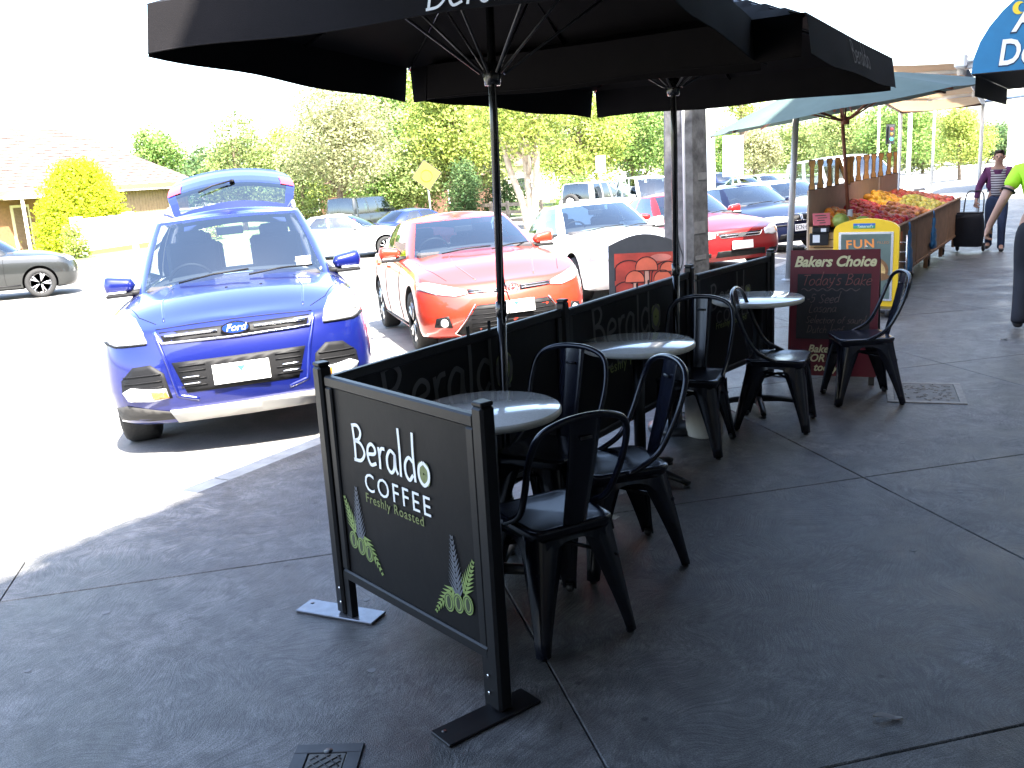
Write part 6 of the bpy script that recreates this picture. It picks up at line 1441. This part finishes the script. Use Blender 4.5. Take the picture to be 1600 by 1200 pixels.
# ------------------------------------------------------------------ service covers and small litter
def cover(p, label, iron=True):
    P = [Vector((*q, 0)) for q in p]; c = sum(P, Vector())/4; ux = (P[1]-P[0]).normalized(); wx = ((P[1]-P[0]).length+(P[2]-P[3]).length)/2; wy = ((P[3]-P[0]).length+(P[2]-P[1]).length)/2
    s = empty('access_cover', (c.x, c.y, 0), math.atan2(ux.y, ux.x), label, 'cover'); M_i = mat('dark iron frame', (.035, .035, .037), .5, metal=.3, noise=.3, nscale=20) if iron else mat('cast cover frame', (.18, .165, .145), .6, metal=.3, noise=.3, nscale=20); M_l = mat('cast cover lid', (.10, .092, .08), .6, metal=.2, noise=.35, nscale=16); f = .045
    for cx, cy, w, h in ((0, wy/2-f/2, wx, f), (0, -wy/2+f/2, wx, f), (wx/2-f/2, 0, f, wy-2*f), (-wx/2+f/2, 0, f, wy-2*f)): MB().box((cx, cy, .002), (w, h, .010), bev=.002).build('frame', M_i, s)
    ld = MB().box((0, 0, .001), (wx-2*f-.008, wy-2*f-.008, .008)).build('lid', M_l, s)
    rr = random.Random(5); mb = MB(); n = 7
    if iron:
        for i in range(-n, n+1):
            for d in (1, -1):
                pts = []; 
                for t in range(41):
                    x = -wx/2+wx*t/40; y = i*wy/n*1.2+d*x
                    if abs(x) < wx/2-f-.01 and abs(y) < wy/2-f-.01: pts.append((x, y))
                if len(pts) > 1: mb.tube([(x, y, .0052) for x, y in (pts[0], pts[-1])], .003, 5)
    else:
        for k in range(70):
            x, y = rr.uniform(-wx/2+f+.03, wx/2-f-.03), rr.uniform(-wy/2+f+.03, wy/2-f-.03); a = rr.uniform(0, 6.3); mb.tube(smooth_pts([(x, y, .005), (x+.018*math.cos(a), y+.018*math.sin(a), .005), (x+.026*math.cos(a+1.1), y+.026*math.sin(a+1.1), .005)], 3), .004, 5)
    o = mb.build('tread_pattern', M_i, ld); o['kind'] = 'stuff'
    for k in (-1, 1): MB().lathe([(0, .0052), (.014, .0052), (.014, .0075), (0, .0075)], 12, Matrix.Translation((0, k*(wy*.32), 0))).build('lifting_key', M_blackpaint, ld)
cover(((-1.17, 6.56), (-.68, 6.66), (-.73, 7.24), (-1.21, 7.16)), 'pale framed cast service cover in the pavement beside the maroon board', False)
cover(((-1.95, 1.62), (-1.74, 1.74), (-1.76, 1.90), (-1.93, 1.86)), 'small dark iron service cover with a lattice lid, in front of the end screen')
M_leaf = mat('dry leaf', (.30, .28, .265), .8, noise=.2)
def leaf(x, y, L, rz, label):
    mb = MB(); rows = []
    for i in range(8):
        t = i/7; w = L*.17*math.sin(math.pi*min(1, t*.94+.04))**.8; rows.append([((t-.5)*L, w*q, .004+.008*abs(q)+.004*math.sin(t*6)) for q in (-1, -.5, 0, .5, 1)])
    mb.grid(rows); o = mb.build('dry_leaf', M_leaf, None, (x, y, 0), (0, 0, rz)); tag(o, label, 'leaf')
leaf(-.44, 2.74, .085, R(20), 'grey dry gum leaf alone on the bare pavement'); leaf(-.62, 9.0, .10, R(60), 'crumpled pale leaf on the pavement past the service cover')
mb = MB()
for k in range(90):
    x = rng.uniform(-2.0, .6) if k % 2 else rng.uniform(-4.0, .8); y = rng.uniform(1.5, 9.5); r = rng.uniform(.006, .015); M = Matrix.Translation((x, y, gz(0, y)+.0008)); mb.prism([(r*(1+.2*math.sin(3*t+k))*math.cos(t), r*math.sin(t)) for t in [2*math.pi*q/10 for q in range(10)]], 0, .0008, M)
o = mb.build('gum_spots', mat('old gum', (.14, .14, .142), .7)); tag(o, 'old flattened chewing gum spots on the pavement', 'gum', kind='stuff')
# ------------------------------------------------------------------ trees and shrubs
def leafmat(n, c): return mat(n, tuple(q*1.75 for q in c), .65, island=.45, trans=.42, spec=.3)
L_olive = leafmat('olive leaf', (.12, .15, .05)); L_pink = leafmat('bronze leaf', (.165, .17, .085)); L_green = leafmat('green leaf', (.10, .155, .04)); L_yel = leafmat('yellow green leaf', (.165, .20, .045)); L_lime = leafmat('golden conifer leaf', (.22, .25, .015)); L_dark = leafmat('dark leaf', (.05, .085, .03))
M_bark = mat('bark', (.14, .10, .07), .9, noise=.35, nscale=5, bump=.6, bscale=12); M_pbark = mat('pale bark', (.42, .34, .26), .85, noise=.3, nscale=4)
def leaf_cloud(name, lobes, n, size, m, parent, seed, droop=0.0, shell=.55):
    """n leaf-sized quads spread through ellipsoid lobes (cx,cy,cz,rx,ry,rz), thicker towards the outside, in clumps"""
    rg = np.random.default_rng(seed); vol = np.array([l[3]*l[4]*l[5] for l in lobes])**.67; pk = rg.choice(len(lobes), n, p=vol/vol.sum()); Lb = np.array(lobes)[pk]
    nc = max(30, n//45); cd = rg.normal(size=(nc, 3)); cd /= np.linalg.norm(cd, axis=1)[:, None]; cr_ = shell+(1-shell)*rg.random(nc)**.6; cc = cd*cr_[:, None]      # clump centres in unit ball
    ci = rg.integers(0, nc, n); u = cc[ci]+rg.normal(size=(n, 3))*.13
    P = Lb[:, :3]+u*Lb[:, 3:6]; P[:, 2] -= droop*rg.random(n)*np.linalg.norm(u[:, :2], axis=1)
    P += rg.normal(size=(n, 3))*size*.8
    a = rg.normal(size=(n, 3)); a[:, 2] *= .7; a /= np.linalg.norm(a, axis=1)[:, None]; b = rg.normal(size=(n, 3)); b -= (b*a).sum(1)[:, None]*a; b /= np.linalg.norm(b, axis=1)[:, None]
    s = size*rg.uniform(.6, 1.4, n)[:, None]; V = np.stack([P-a*s*.5, P+b*s*.32, P+a*s*.55, P-b*s*.32], 1).reshape(-1, 3)
    me = bpy.data.meshes.new(name); me.vertices.add(4*n); me.vertices.foreach_set('co', V.ravel()); me.loops.add(4*n); me.loops.foreach_set('vertex_index', np.arange(4*n, dtype=np.int32)); me.polygons.add(n); me.polygons.foreach_set('loop_start', np.arange(0, 4*n, 4, dtype=np.int32)); me.update(calc_edges=True); me.materials.append(m)
    return link_mesh(name, me, parent)
def tree(px, D, top, width, m, label, n=9000, size=.17, seed=1, trunk=M_bark, base=.28, nl=9, stems=1, droop=0.0, depth=None, name='tree', cat='tree', group=None, loc=None):
    p = loc or at_depth(px, D); h = top-p.z; t = empty(name, p, 0, label, cat, group); rr = random.Random(seed); lobes = []; width *= 1.22; n = int(n*1.35); w = width/2; dp = (depth or width)/2
    zc0 = h*base
    for i in range(nl):
        a = rr.uniform(0, 6.28); q = rr.random()**.6; z = zc0+(h-zc0)*rr.uniform(.12, .86); k = math.sin(math.pi*min(1, max(.08, (z-zc0)/(h-zc0)*.85+.12)))
        lobes.append((w*.62*q*k*math.cos(a), dp*.62*q*k*math.sin(a), z, w*rr.uniform(.32, .5), dp*rr.uniform(.32, .5), (h-zc0)*rr.uniform(.13, .22)))
    lobes.append((0, 0, zc0+(h-zc0)*.80, w*.45, dp*.45, (h-zc0)*.2)); lobes.append((0, 0, zc0+(h-zc0)*.45, w*.7, dp*.7, (h-zc0)*.3))
    tr = MB(); r0 = max(.07, h*.026)
    for s in range(stems):
        off = Vector((.5*(s-(stems-1)/2), .2*(s % 2), 0)) if stems > 1 else Vector(); lean = Vector((rr.uniform(-.5, .5), rr.uniform(-.3, .3), 0))*(1.2 if stems > 1 else .5)
        P = [off*.3+Vector((0, 0, -.1)), off*.5+lean*.2+Vector((0, 0, h*.15)), off+lean*.7+Vector((0, 0, h*.36)), off*1.3+lean+Vector((0, 0, h*.6)), off*1.4+lean*1.1+Vector((0, 0, h*.82))]; tr.tube(smooth_pts(P, 4), [r0*(1-.04*i) if i < 20 else r0*.2 for i in range(17)], 8)
    tk = tr.build('trunk', trunk, t)
    for i, l in enumerate(lobes):
        L0 = Vector((0, 0, max(h*.2, l[2]*.62))); L1 = Vector(l[:3]); mid = L0.lerp(L1, .5)+Vector((rr.uniform(-.2, .2), rr.uniform(-.2, .2), -.1)); mb = MB(); mb.tube(smooth_pts([L0, mid, L1], 4), [r0*.5*(1-.09*k) for k in range(9)], 6); mb.build('limb', trunk, t)
    leaf_cloud('crown', lobes, n, size, m, t, seed, droop)
    return t
GT = 'trees across the street'
tree(245, 66, 5.6, 4.2, L_green, 'small green tree showing above the tiled roof ridge', 5000, .20, 11, group=GT)
tree(378, 54, 5.3, 4.6, L_olive, 'rounded olive-green tree between the tiled house and the bronze tree', 8000, .17, 12, base=.12, group=GT)
tree(455, 56, 4.6, 4.6, L_yel, 'low yellow-green tree behind the open tailgate', 7000, .17, 32, base=.1, group=GT)
tree(528, 44, 5.6, 5.8, L_pink, 'broad bronze-green tree above the white side-on sedan', 15000, .13, 13, base=.24, nl=12, group=GT)
tree(610, 60, 8.8, 8.5, L_green, 'tall dark feathery tree behind the diamond sign', 15000, .20, 14, base=.2, droop=.6, nl=12, group=GT)
tree(712, 50, 7.0, 6.0, L_yel, 'tall yellow-green tree right of the diamond sign', 13000, .16, 15, base=.26, stems=2, nl=11, group=GT)
tree(828, 41, 6.6, 5.0, L_yel, 'pale-barked tree with forked trunk behind the rail fence', 10000, .14, 16, M_pbark, base=.42, stems=3, group=GT)
tree(775, 52, 6.4, 6, L_olive, 'olive tree filling the gap behind the first umbrella pole', 9000, .18, 17, base=.3, group=GT)
tree(905, 66, 6.8, 7.5, L_yel, 'yellow-green tree behind the small white sign', 10000, .2, 18, base=.14, group=GT)
tree(990, 70, 6.9, 8.5, L_green, 'bright green tree between the two umbrella poles', 12000, .2, 19, base=.1, nl=12, group=GT)
tree(655, 50, 3.6, 4.6, L_olive, 'low feathery tree directly behind the diamond sign', 8000, .15, 61, base=.08, group=GT)
tree(585, 50, 3.2, 4.2, L_green, 'low leafy tree behind the black four-wheel drive', 7000, .15, 62, base=.06, group=GT)
tree(470, 48, 3.4, 4.0, L_olive, 'low olive tree beside the open tailgate', 7000, .15, 63, base=.06, group=GT)
tree(722, 45, 2.1, 1.9, L_dark, 'dark conical shrub beside the rail fence', 4000, .11, 20, base=.05, name='shrub', cat='shrub')
tree(895, 50, .9, 2.6, L_green, 'low green shrub under the pale-barked tree', 2500, .12, 40, base=.05, name='shrub', cat='shrub')
tree(790, 54, 1.4, 3.2, L_dark, 'wide dark shrub behind the rail fence', 3500, .13, 41, base=.05, name='shrub', cat='shrub')
tree(1178, 84, 3.4, 5.0, L_pink, 'small orange-brown tree beyond the green umbrella edge', 5000, .22, 21, base=.1)
tree(1130, 95, 3.9, 6, L_green, 'small green tree right of the thick white pole', 5000, .24, 22, base=.1)
tree(1245, 105, 4.6, 9, L_olive, 'grey-green tree behind the slim grey pole', 6000, .26, 23, base=.1)
tree(1325, 80, 4.6, 7, L_olive, 'olive tree right of the umbrella timber pole', 9000, .2, 24, base=.1)
tree(1400, 74, 4.9, 7, L_green, 'green tree above the cut-out letters of the stall', 9000, .2, 25, base=.1)
tree(1440, 90, 4.4, 6, L_olive, 'dull green tree behind the pale grey pole', 6000, .22, 26, base=.1)
tree(1498, 62, 3.6, 3.9, L_yel, 'round yellow-green tree past the end of the stall', 8000, .14, 27, base=.06)
tree(1160, 60, 5.6, 2.2, L_yel, 'single sprig-like tree top high above the green umbrella', 900, .16, 28, base=.72)
# golden conifer in front of the house
def conifer():
    p = at_depth(124, 41.5); t = empty('golden_conifer', p, 0, 'bright golden-green cone-shaped conifer in front of the tiled house', 'tree'); h = 4.05; lobes = []
    for i in range(9):
        z = .35+i*.40; w = 1.95*math.sqrt(max(.05, 1-(z/h)**1.9)); lobes += [(.25*w*math.cos(a), .25*w*math.sin(a), z, w*.78, w*.78, .42) for a in (i, i+2.1, i+4.2)]
    MB().tube([(0, 0, -.1), (0, 0, 1), (0, 0, 3)], [.14, .12, .04], 8).build('trunk', M_bark, t); leaf_cloud('crown', lobes, 52000, .13, L_lime, t, 31, shell=.86)
conifer()
# distant belt of trees closing the horizon
for i, (px, D, top, w) in enumerate(((60, 95, 4.5, 14), (180, 110, 4.2, 14), (330, 90, 5.0, 10), (1060, 120, 5.0, 14), (1200, 140, 5.0, 16), (1300, 130, 4.6, 16), (1390, 135, 4.6, 14), (1470, 120, 4.0, 12), (1540, 120, 3.4, 10))):
    tree(px, D, top, w, (L_olive, L_green, L_dark)[i % 3], ('hazy tree far behind the tiled house', 'hazy tree far down the street')[px > 800], 5000, .34, 50+i, base=.05, nl=10, group=('far trees behind the house', 'far trees down the street')[px > 800], name='distant_tree')
# flowering shrubs by the garden wall
for px, D in ((106, 36.0), (330, 45)):
    tree(px, D, .55, 1.1, L_yel, 'small leafy shrub at the near end of the white garden wall' if px < 200 else 'small leafy shrub at the far end of the white garden wall', 1200, .10, px, base=.03, name='shrub', cat='shrub')

# ------------------------------------------------------------------ people
M_skin = mat('skin', (.42, .24, .17), .55); M_hair = mat('dark hair', (.035, .022, .016), .6); M_hiv = mat('hi-vis lime cloth', (.42, .80, .02), .7, noise=.06, nscale=20); M_navy = mat('navy cloth', (.008, .009, .014), .85, noise=.15); M_denim = mat('dark denim', (.025, .04, .085), .85, noise=.2, nscale=15); M_purp = mat('plum cardigan', (.12, .03, .10), .85, noise=.12); M_shoe = mat('dark shoe', (.03, .025, .022), .6)
def skin(name, J, E, root, m, parent, sub=2):
    """continuous surface grown over joints: J name->(pos, radius[, radius2]), E pairs"""
    names = list(J); me = bpy.data.meshes.new(name); me.from_pydata([J[k][0] for k in names], [(names.index(a), names.index(b)) for a, b in E], [])
    o = bpy.data.objects.new(name, me); col.objects.link(o); md = o.modifiers.new('s', 'SKIN'); md.use_smooth_shade = True
    for i, k in enumerate(names): r = J[k][1:]; me.skin_vertices[0].data[i].radius = (r[0], r[-1]); me.skin_vertices[0].data[i].use_root = (k == root)
    sb = o.modifiers.new('d', 'SUBSURF'); sb.levels = sub; sb.render_levels = sub
    dg = bpy.context.evaluated_depsgraph_get(); ev = bpy.data.meshes.new_from_object(o.evaluated_get(dg)); bpy.data.objects.remove(o)
    ev.materials.clear(); ev.materials.append(m); ev.polygons.foreach_set('use_smooth', [True]*len(ev.polygons)); return link_mesh(name, ev, parent)
def hand_joints(J, E, side, wrist, d, out, fwd, size=1.0, curl=.5):
    """palm and five fingers from the wrist; d = pointing direction, out = thumb side, fwd = palm-facing direction (curl)"""
    d, out, fwd = Vector(d).normalized(), Vector(out).normalized(), Vector(fwd).normalized(); w = Vector(wrist); k = size; pn = 'palm'+side; J[pn] = (w+d*.055*k, .030*k, .016*k); E.append(('wrist'+side, pn))
    for i, (o, L) in enumerate(((.030, .070), (.010, .080), (-.010, .074), (-.030, .058))):
        a, b, c = '%sf%da' % (side, i), '%sf%db' % (side, i), '%sf%dc' % (side, i); p0 = w+d*.085*k+out*o*k; p1 = p0+(d*(1-curl*.3)+fwd*curl*.5).normalized()*L*.5*k; p2 = p1+(d*(1-curl*.9)+fwd*curl*1.2).normalized()*L*.5*k
        J[a] = (p0, .0105*k); J[b] = (p1, .0095*k); J[c] = (p2, .0075*k); E += [(pn, a), (a, b), (b, c)]
    a, b = side+'t0', side+'t1'; J[a] = (w+d*.045*k+out*.042*k+fwd*.008, .012*k); J[b] = (w+d*.082*k+out*.052*k+fwd*.022, .0095*k); E += [(pn, a), (a, b)]
def person(loc, rz, label, h, stance, arms, sex, build):
    p = empty('person', loc, rz, label, 'person'); k = h/1.75; V = lambda x, y, z: (x*k, y*k, z*k)     # x forward, y left
    sw = .185 if sex == 'm' else .165; hw = .10; fL, fR = stance
    J = {'pelvis': (V(0, 0, .95), .125*k, .09*k), 'belly': (V(.01, 0, 1.10), .105*k, .078*k), 'chest': (V(.0, 0, 1.30), .13*k, .09*k), 'upper': (V(-.01, 0, 1.42), .11*k, .08*k), 'neck': (V(.0, 0, 1.50), .052*k), 'jaw': (V(.03, 0, 1.575), .066*k, .075*k), 'head': (V(.015, 0, 1.655), .077*k, .095*k), 'crown': (V(.005, 0, 1.715), .06*k, .07*k)}
    E = [('pelvis', 'belly'), ('belly', 'chest'), ('chest', 'upper'), ('upper', 'neck'), ('neck', 'jaw'), ('jaw', 'head'), ('head', 'crown')]; legs = {}
    for s, sg, f in (('L', 1, fL), ('R', -1, fR)):
        hip = Vector((0, sg*hw, .90)); ank = Vector((f[0], sg*(hw+.01), .09+f[1])); kn = hip.lerp(ank, .5)+Vector((.05+f[2], 0, 0)); legs[s] = (hip, kn, ank)
        J['hip'+s] = (V(*hip), .088*k); J['knee'+s] = (V(*kn), .058*k); J['ankle'+s] = (V(*ank), .040*k); J['heel'+s] = (V(ank.x-.03, ank.y, ank.z-.05), .036*k); J['toe'+s] = (V(ank.x+.15, ank.y+sg*.02, ank.z-.06), .030*k, .026*k)
        E += [('pelvis', 'hip'+s), ('hip'+s, 'knee'+s), ('knee'+s, 'ankle'+s), ('ankle'+s, 'heel'+s), ('ankle'+s, 'toe'+s)]
        sh = Vector((-.01, sg*sw, 1.41)); el, wr, hd, ot, fw, cu = arms[s]; J['sh'+s] = (V(*sh), .062*k); J['elbow'+s] = (V(*el), .042*k); J['wrist'+s] = (V(*wr), .027*k, .032*k); E += [('upper', 'sh'+s), ('sh'+s, 'elbow'+s), ('elbow'+s, 'wrist'+s)]
        hand_joints(J, E, s, V(*wr), hd, ot, fw, k, cu)
    body = skin('body', J, E, 'pelvis', M_skin, p)
    # face
    for sg in (1, -1):
        MB().lathe([(0, -.012), (.009, -.006), (.011, 0), (.009, .006), (0, .012)], 10, Matrix.Translation(V(.095, sg*.031, 1.652))).build('eye', M_blackpaint, body); MB().lathe([(0, -.03), (.012, -.02), (.017, 0), (.014, .022), (0, .03)], 10, Matrix.Translation(V(.0, sg*.083, 1.64))).build('ear', M_skin, body)
    mb = MB(); mb.tube([V(.095, 0, 1.66), V(.118, 0, 1.625), V(.098, 0, 1.61)], [.009, .015, .008], 8); mb.build('nose', M_skin, body); mb = MB(); mb.tube([V(.09, -.025, 1.582), V(.102, 0, 1.58), V(.09, .025, 1.582)], .006, 6); mb.build('mouth', mat('lips', (.35, .12, .10), .5), body)
    rows = []
    for i in range(8):
        a = R(90-i*(15 if sex == 'm' else 19)); rows.append([V(-.012+(.088*math.cos(a)+.0)*math.cos(t)*(1.15)+(-.02 if math.cos(t) > .3 and i > 3 else 0), .088*math.cos(a)*math.sin(t)*1.02, 1.665+.105*math.sin(a)+(0.075 if math.cos(t) > .35 and i > 3 else 0)) for t in [2*math.pi*q/18 for q in range(18)]])
    mb = MB(); mb.grid(rows, wrap=True); mb.build('hair', M_hair, body)
    # trousers and shoes over the body
    g = 1.16 if sex == 'm' else 1.10
    JT = {'waist': (V(0, 0, 1.03), .150*k, .115*k), 'pelvis': (V(0, 0, .93), .160*k, .122*k)}; ET = [('waist', 'pelvis')]
    for s, sg in (('L', 1), ('R', -1)):
        hip, kn, ank = legs[s]; JT['h'+s] = (V(hip.x, hip.y, hip.z-.06), .098*g*k); JT['k'+s] = (V(*kn), .070*g*k); JT['c'+s] = (V(*kn.lerp(ank, .6)), .062*g*k); JT['a'+s] = (V(ank.x, ank.y, ank.z+.01), .060*g*k); JT['b'+s] = (V(ank.x-.005, ank.y, ank.z-.055), .064*g*k); ET += [('pelvis', 'h'+s), ('h'+s, 'k'+s), ('k'+s, 'c'+s), ('c'+s, 'a'+s), ('a'+s, 'b'+s)]
        skin('shoe', {'a': (V(ank.x-.03, ank.y, ank.z-.045), .046*k, .042*k), 'b': (V(ank.x+.06, ank.y+sg*.01, ank.z-.05), .047*k, .038*k), 'c': (V(ank.x+.17, ank.y+sg*.02, ank.z-.06), .042*k, .028*k)}, [('a', 'b'), ('b', 'c')], 'b', M_shoe, p)
    skin('trousers', JT, ET, 'pelvis', build['trousers'], p)
    # top
    JS = {'hem': (V(0, 0, .93), .165*k, .125*k), 'waist': (V(0, 0, 1.06), .158*k, .118*k), 'chest': (V(0, 0, 1.28), .172*k, .125*k), 'up': (V(-.01, 0, 1.42), .125*k, .092*k), 'nk': (V(0, 0, 1.475), .066*k)}; ES = [('hem', 'waist'), ('waist', 'chest'), ('chest', 'up'), ('up', 'nk')]
    for s, sg in (('L', 1), ('R', -1)):
        sh = Vector((-.01, sg*sw, 1.415)); el = Vector(arms[s][0]); wr = Vector(arms[s][1]); JS['s'+s] = (V(*sh), .078*k)
        e = sh.lerp(el, build['sleeve'] if build['sleeve'] < 1 else 1); JS['e'+s] = (V(*e), (.070 if build['sleeve'] < 1 else .056)*k); ES += [('up', 's'+s), ('s'+s, 'e'+s)]
        if build['sleeve'] >= 1: JS['w'+s] = (V(*el.lerp(wr, .93)), .044*k); ES.append(('e'+s, 'w'+s))
    top = skin('shirt', JS, ES, 'chest', build['top'], p)
    return p, k, body, top
# woman walking towards us with a shopping trolley in her right hand
def stripes():
    m = mat('striped knit', (.35, .32, .33), .85); N = m.node_tree.nodes; L = m.node_tree.links; tc = N.new('ShaderNodeTexCoord'); sx = N.new('ShaderNodeSeparateXYZ'); L.new(tc.outputs['Object'], sx.inputs[0]); mu = N.new('ShaderNodeMath'); mu.operation = 'MULTIPLY'; mu.inputs[1].default_value = 26; fr = N.new('ShaderNodeMath'); fr.operation = 'FRACT'; gt = N.new('ShaderNodeMath'); gt.operation = 'GREATER_THAN'; gt.inputs[1].default_value = .5
    L.new(sx.outputs[2], mu.inputs[0]); L.new(mu.outputs[0], fr.inputs[0]); L.new(fr.outputs[0], gt.inputs[0]); mx = N.new('ShaderNodeMix'); mx.data_type = 'RGBA'; mx.inputs[6].default_value = (.08, .06, .08, 1); mx.inputs[7].default_value = (.50, .48, .48, 1); L.new(gt.outputs[0], mx.inputs[0]); L.new(mx.outputs[2], N['Principled BSDF'].inputs['Base Color']); return m
wl = Vector((-1.44, 17.55, gz(0, 17.55)))
wp, k, body, top = person(wl, R(-88), 'person walking in a plum cardigan, striped top and dark jeans, pulling a trolley', 1.60, ((.14, 0, .02), (-.16, .02, .03)),
    {'R': ((-.02, -.30, 1.14), (.06, -.33, .90), (.15, -.1, -1), (.3, .9, 0), (0, .6, -.2), 1.0), 'L': ((-.03, .28, 1.14), (.17, .17, 1.06), (.6, -.8, .1), (0, .2, 1), (.5, -.5, 0), .6)}, 'f', dict(trousers=M_denim, top=stripes(), sleeve=.3))
JC = {'b': (( -.035*k, 0, 1.0*k), .172*k, .105*k), 'c': ((-.03*k, 0, 1.28*k), .182*k, .115*k), 'u': ((-.03*k, 0, 1.42*k), .135*k, .085*k)}; EC = [('b', 'c'), ('c', 'u')]
for s, sg, el, wr in (('L', 1, (-.03, .28, 1.14), (.17, .17, 1.06)), ('R', -1, (-.02, -.30, 1.14), (.06, -.33, .90))):
    JC['s'+s] = ((-.01*k, sg*.165*k, 1.415*k), .086*k); JC['e'+s] = (tuple(q*k for q in el), .064*k); JC['w'+s] = (tuple((el[i]+(wr[i]-el[i])*.9)*k for i in range(3)), .048*k); EC += [('u', 's'+s), ('s'+s, 'e'+s), ('e'+s, 'w'+s)]
skin('cardigan', JC, EC, 'c', M_purp, wp)
# her trolley
tr = empty('shopping_trolley', (-1.80, 17.2, gz(0, 17.2)), R(-100), 'black fabric shopping trolley on two wheels, held by the walking person', 'trolley')
mb = MB(); rows = []
for i in range(8):
    t = i/7; w = .17+.02*math.sin(t*3); rows.append([(x*w*.75+.05*t-.02, y*w*1.08, .10+.52*t) for x, y in ((-1, -1), (-.3, -1.08), (.3, -1.08), (1, -1), (1.08, 0), (1, 1), (.3, 1.08), (-.3, 1.08), (-1, 1), (-1.08, 0))])
mb.grid(rows, wrap=True); n0 = len(mb.v); mb.f.append([n0-10+i for i in range(10)]); mb.sm.append(False); mb.mi.append(0); mb.build('sack', M_navy, tr)
mb = MB(); mb.tube(smooth_pts([(-.15, -.15, .08), (-.19, -.15, .5), (-.26, -.13, .92), (-.28, 0, .97), (-.26, .13, .92), (-.19, .15, .5), (-.15, .15, .08)], 5), .011, 8); mb.build('frame', M_blackpaint, tr)
for s in (-1, 1): w = MB().lathe([(0, -.015), (.06, -.015), (.075, 0), (.06, .015), (0, .015)], 18, Matrix.Translation((-.14, s*.20, .075)) @ Matrix.Rotation(R(90), 4, 'X')).build('wheel', M_tyre, tr); MB().lathe([(0, .016), (.04, .016), (.035, .02), (0, .02)], 14, Matrix.Translation((-.14, s*.20, .075)) @ Matrix.Rotation(R(90*-s), 4, 'X')).build('hub', M_plate, w)
MB().box((-.05, 0, .63), (.22, .36, .03), bev=.01).build('flap', M_navy, tr)
# man in the hi-vis shirt walking by at the edge
mp, k, body, top = person(Vector((-.45, 9.75, gz(0, 9.75))), R(92), 'person in a lime hi-vis shirt and dark trousers walking past the stall', 1.74, ((-.20, .02, .05), (.22, 0, .0)),
    {'L': ((-.10, .30, 1.16), (-.02, .40, .93), (.1, .25, -1), (.95, -.3, 0), (.2, -.9, 0), .8), 'R': ((.02, -.29, 1.15), (.16, -.28, .94), (.3, 0, -1), (.9, .3, .2), (0, .9, 0), .7)}, 'm', dict(trousers=M_navy, top=M_hiv, sleeve=.62))
for sg, s in ((1, 'L'), (-1, 'R')):
    sh = Vector((-.01, sg*.185, 1.415)); el = Vector((-.10, .30, 1.16) if s == 'L' else (.02, -.29, 1.15)); e = sh.lerp(el, .66)*k; d = (el-sh).normalized(); u = d.cross(Vector((1, 0, 0))).normalized(); v = d.cross(u)
    mb = MB(); mb.tube([e+u*.056*k*math.cos(R(a))+v*.056*k*math.sin(R(a)) for a in range(0, 360, 20)], .010, 6, closed=True); mb.build('sleeve_band', M_navy, mp)
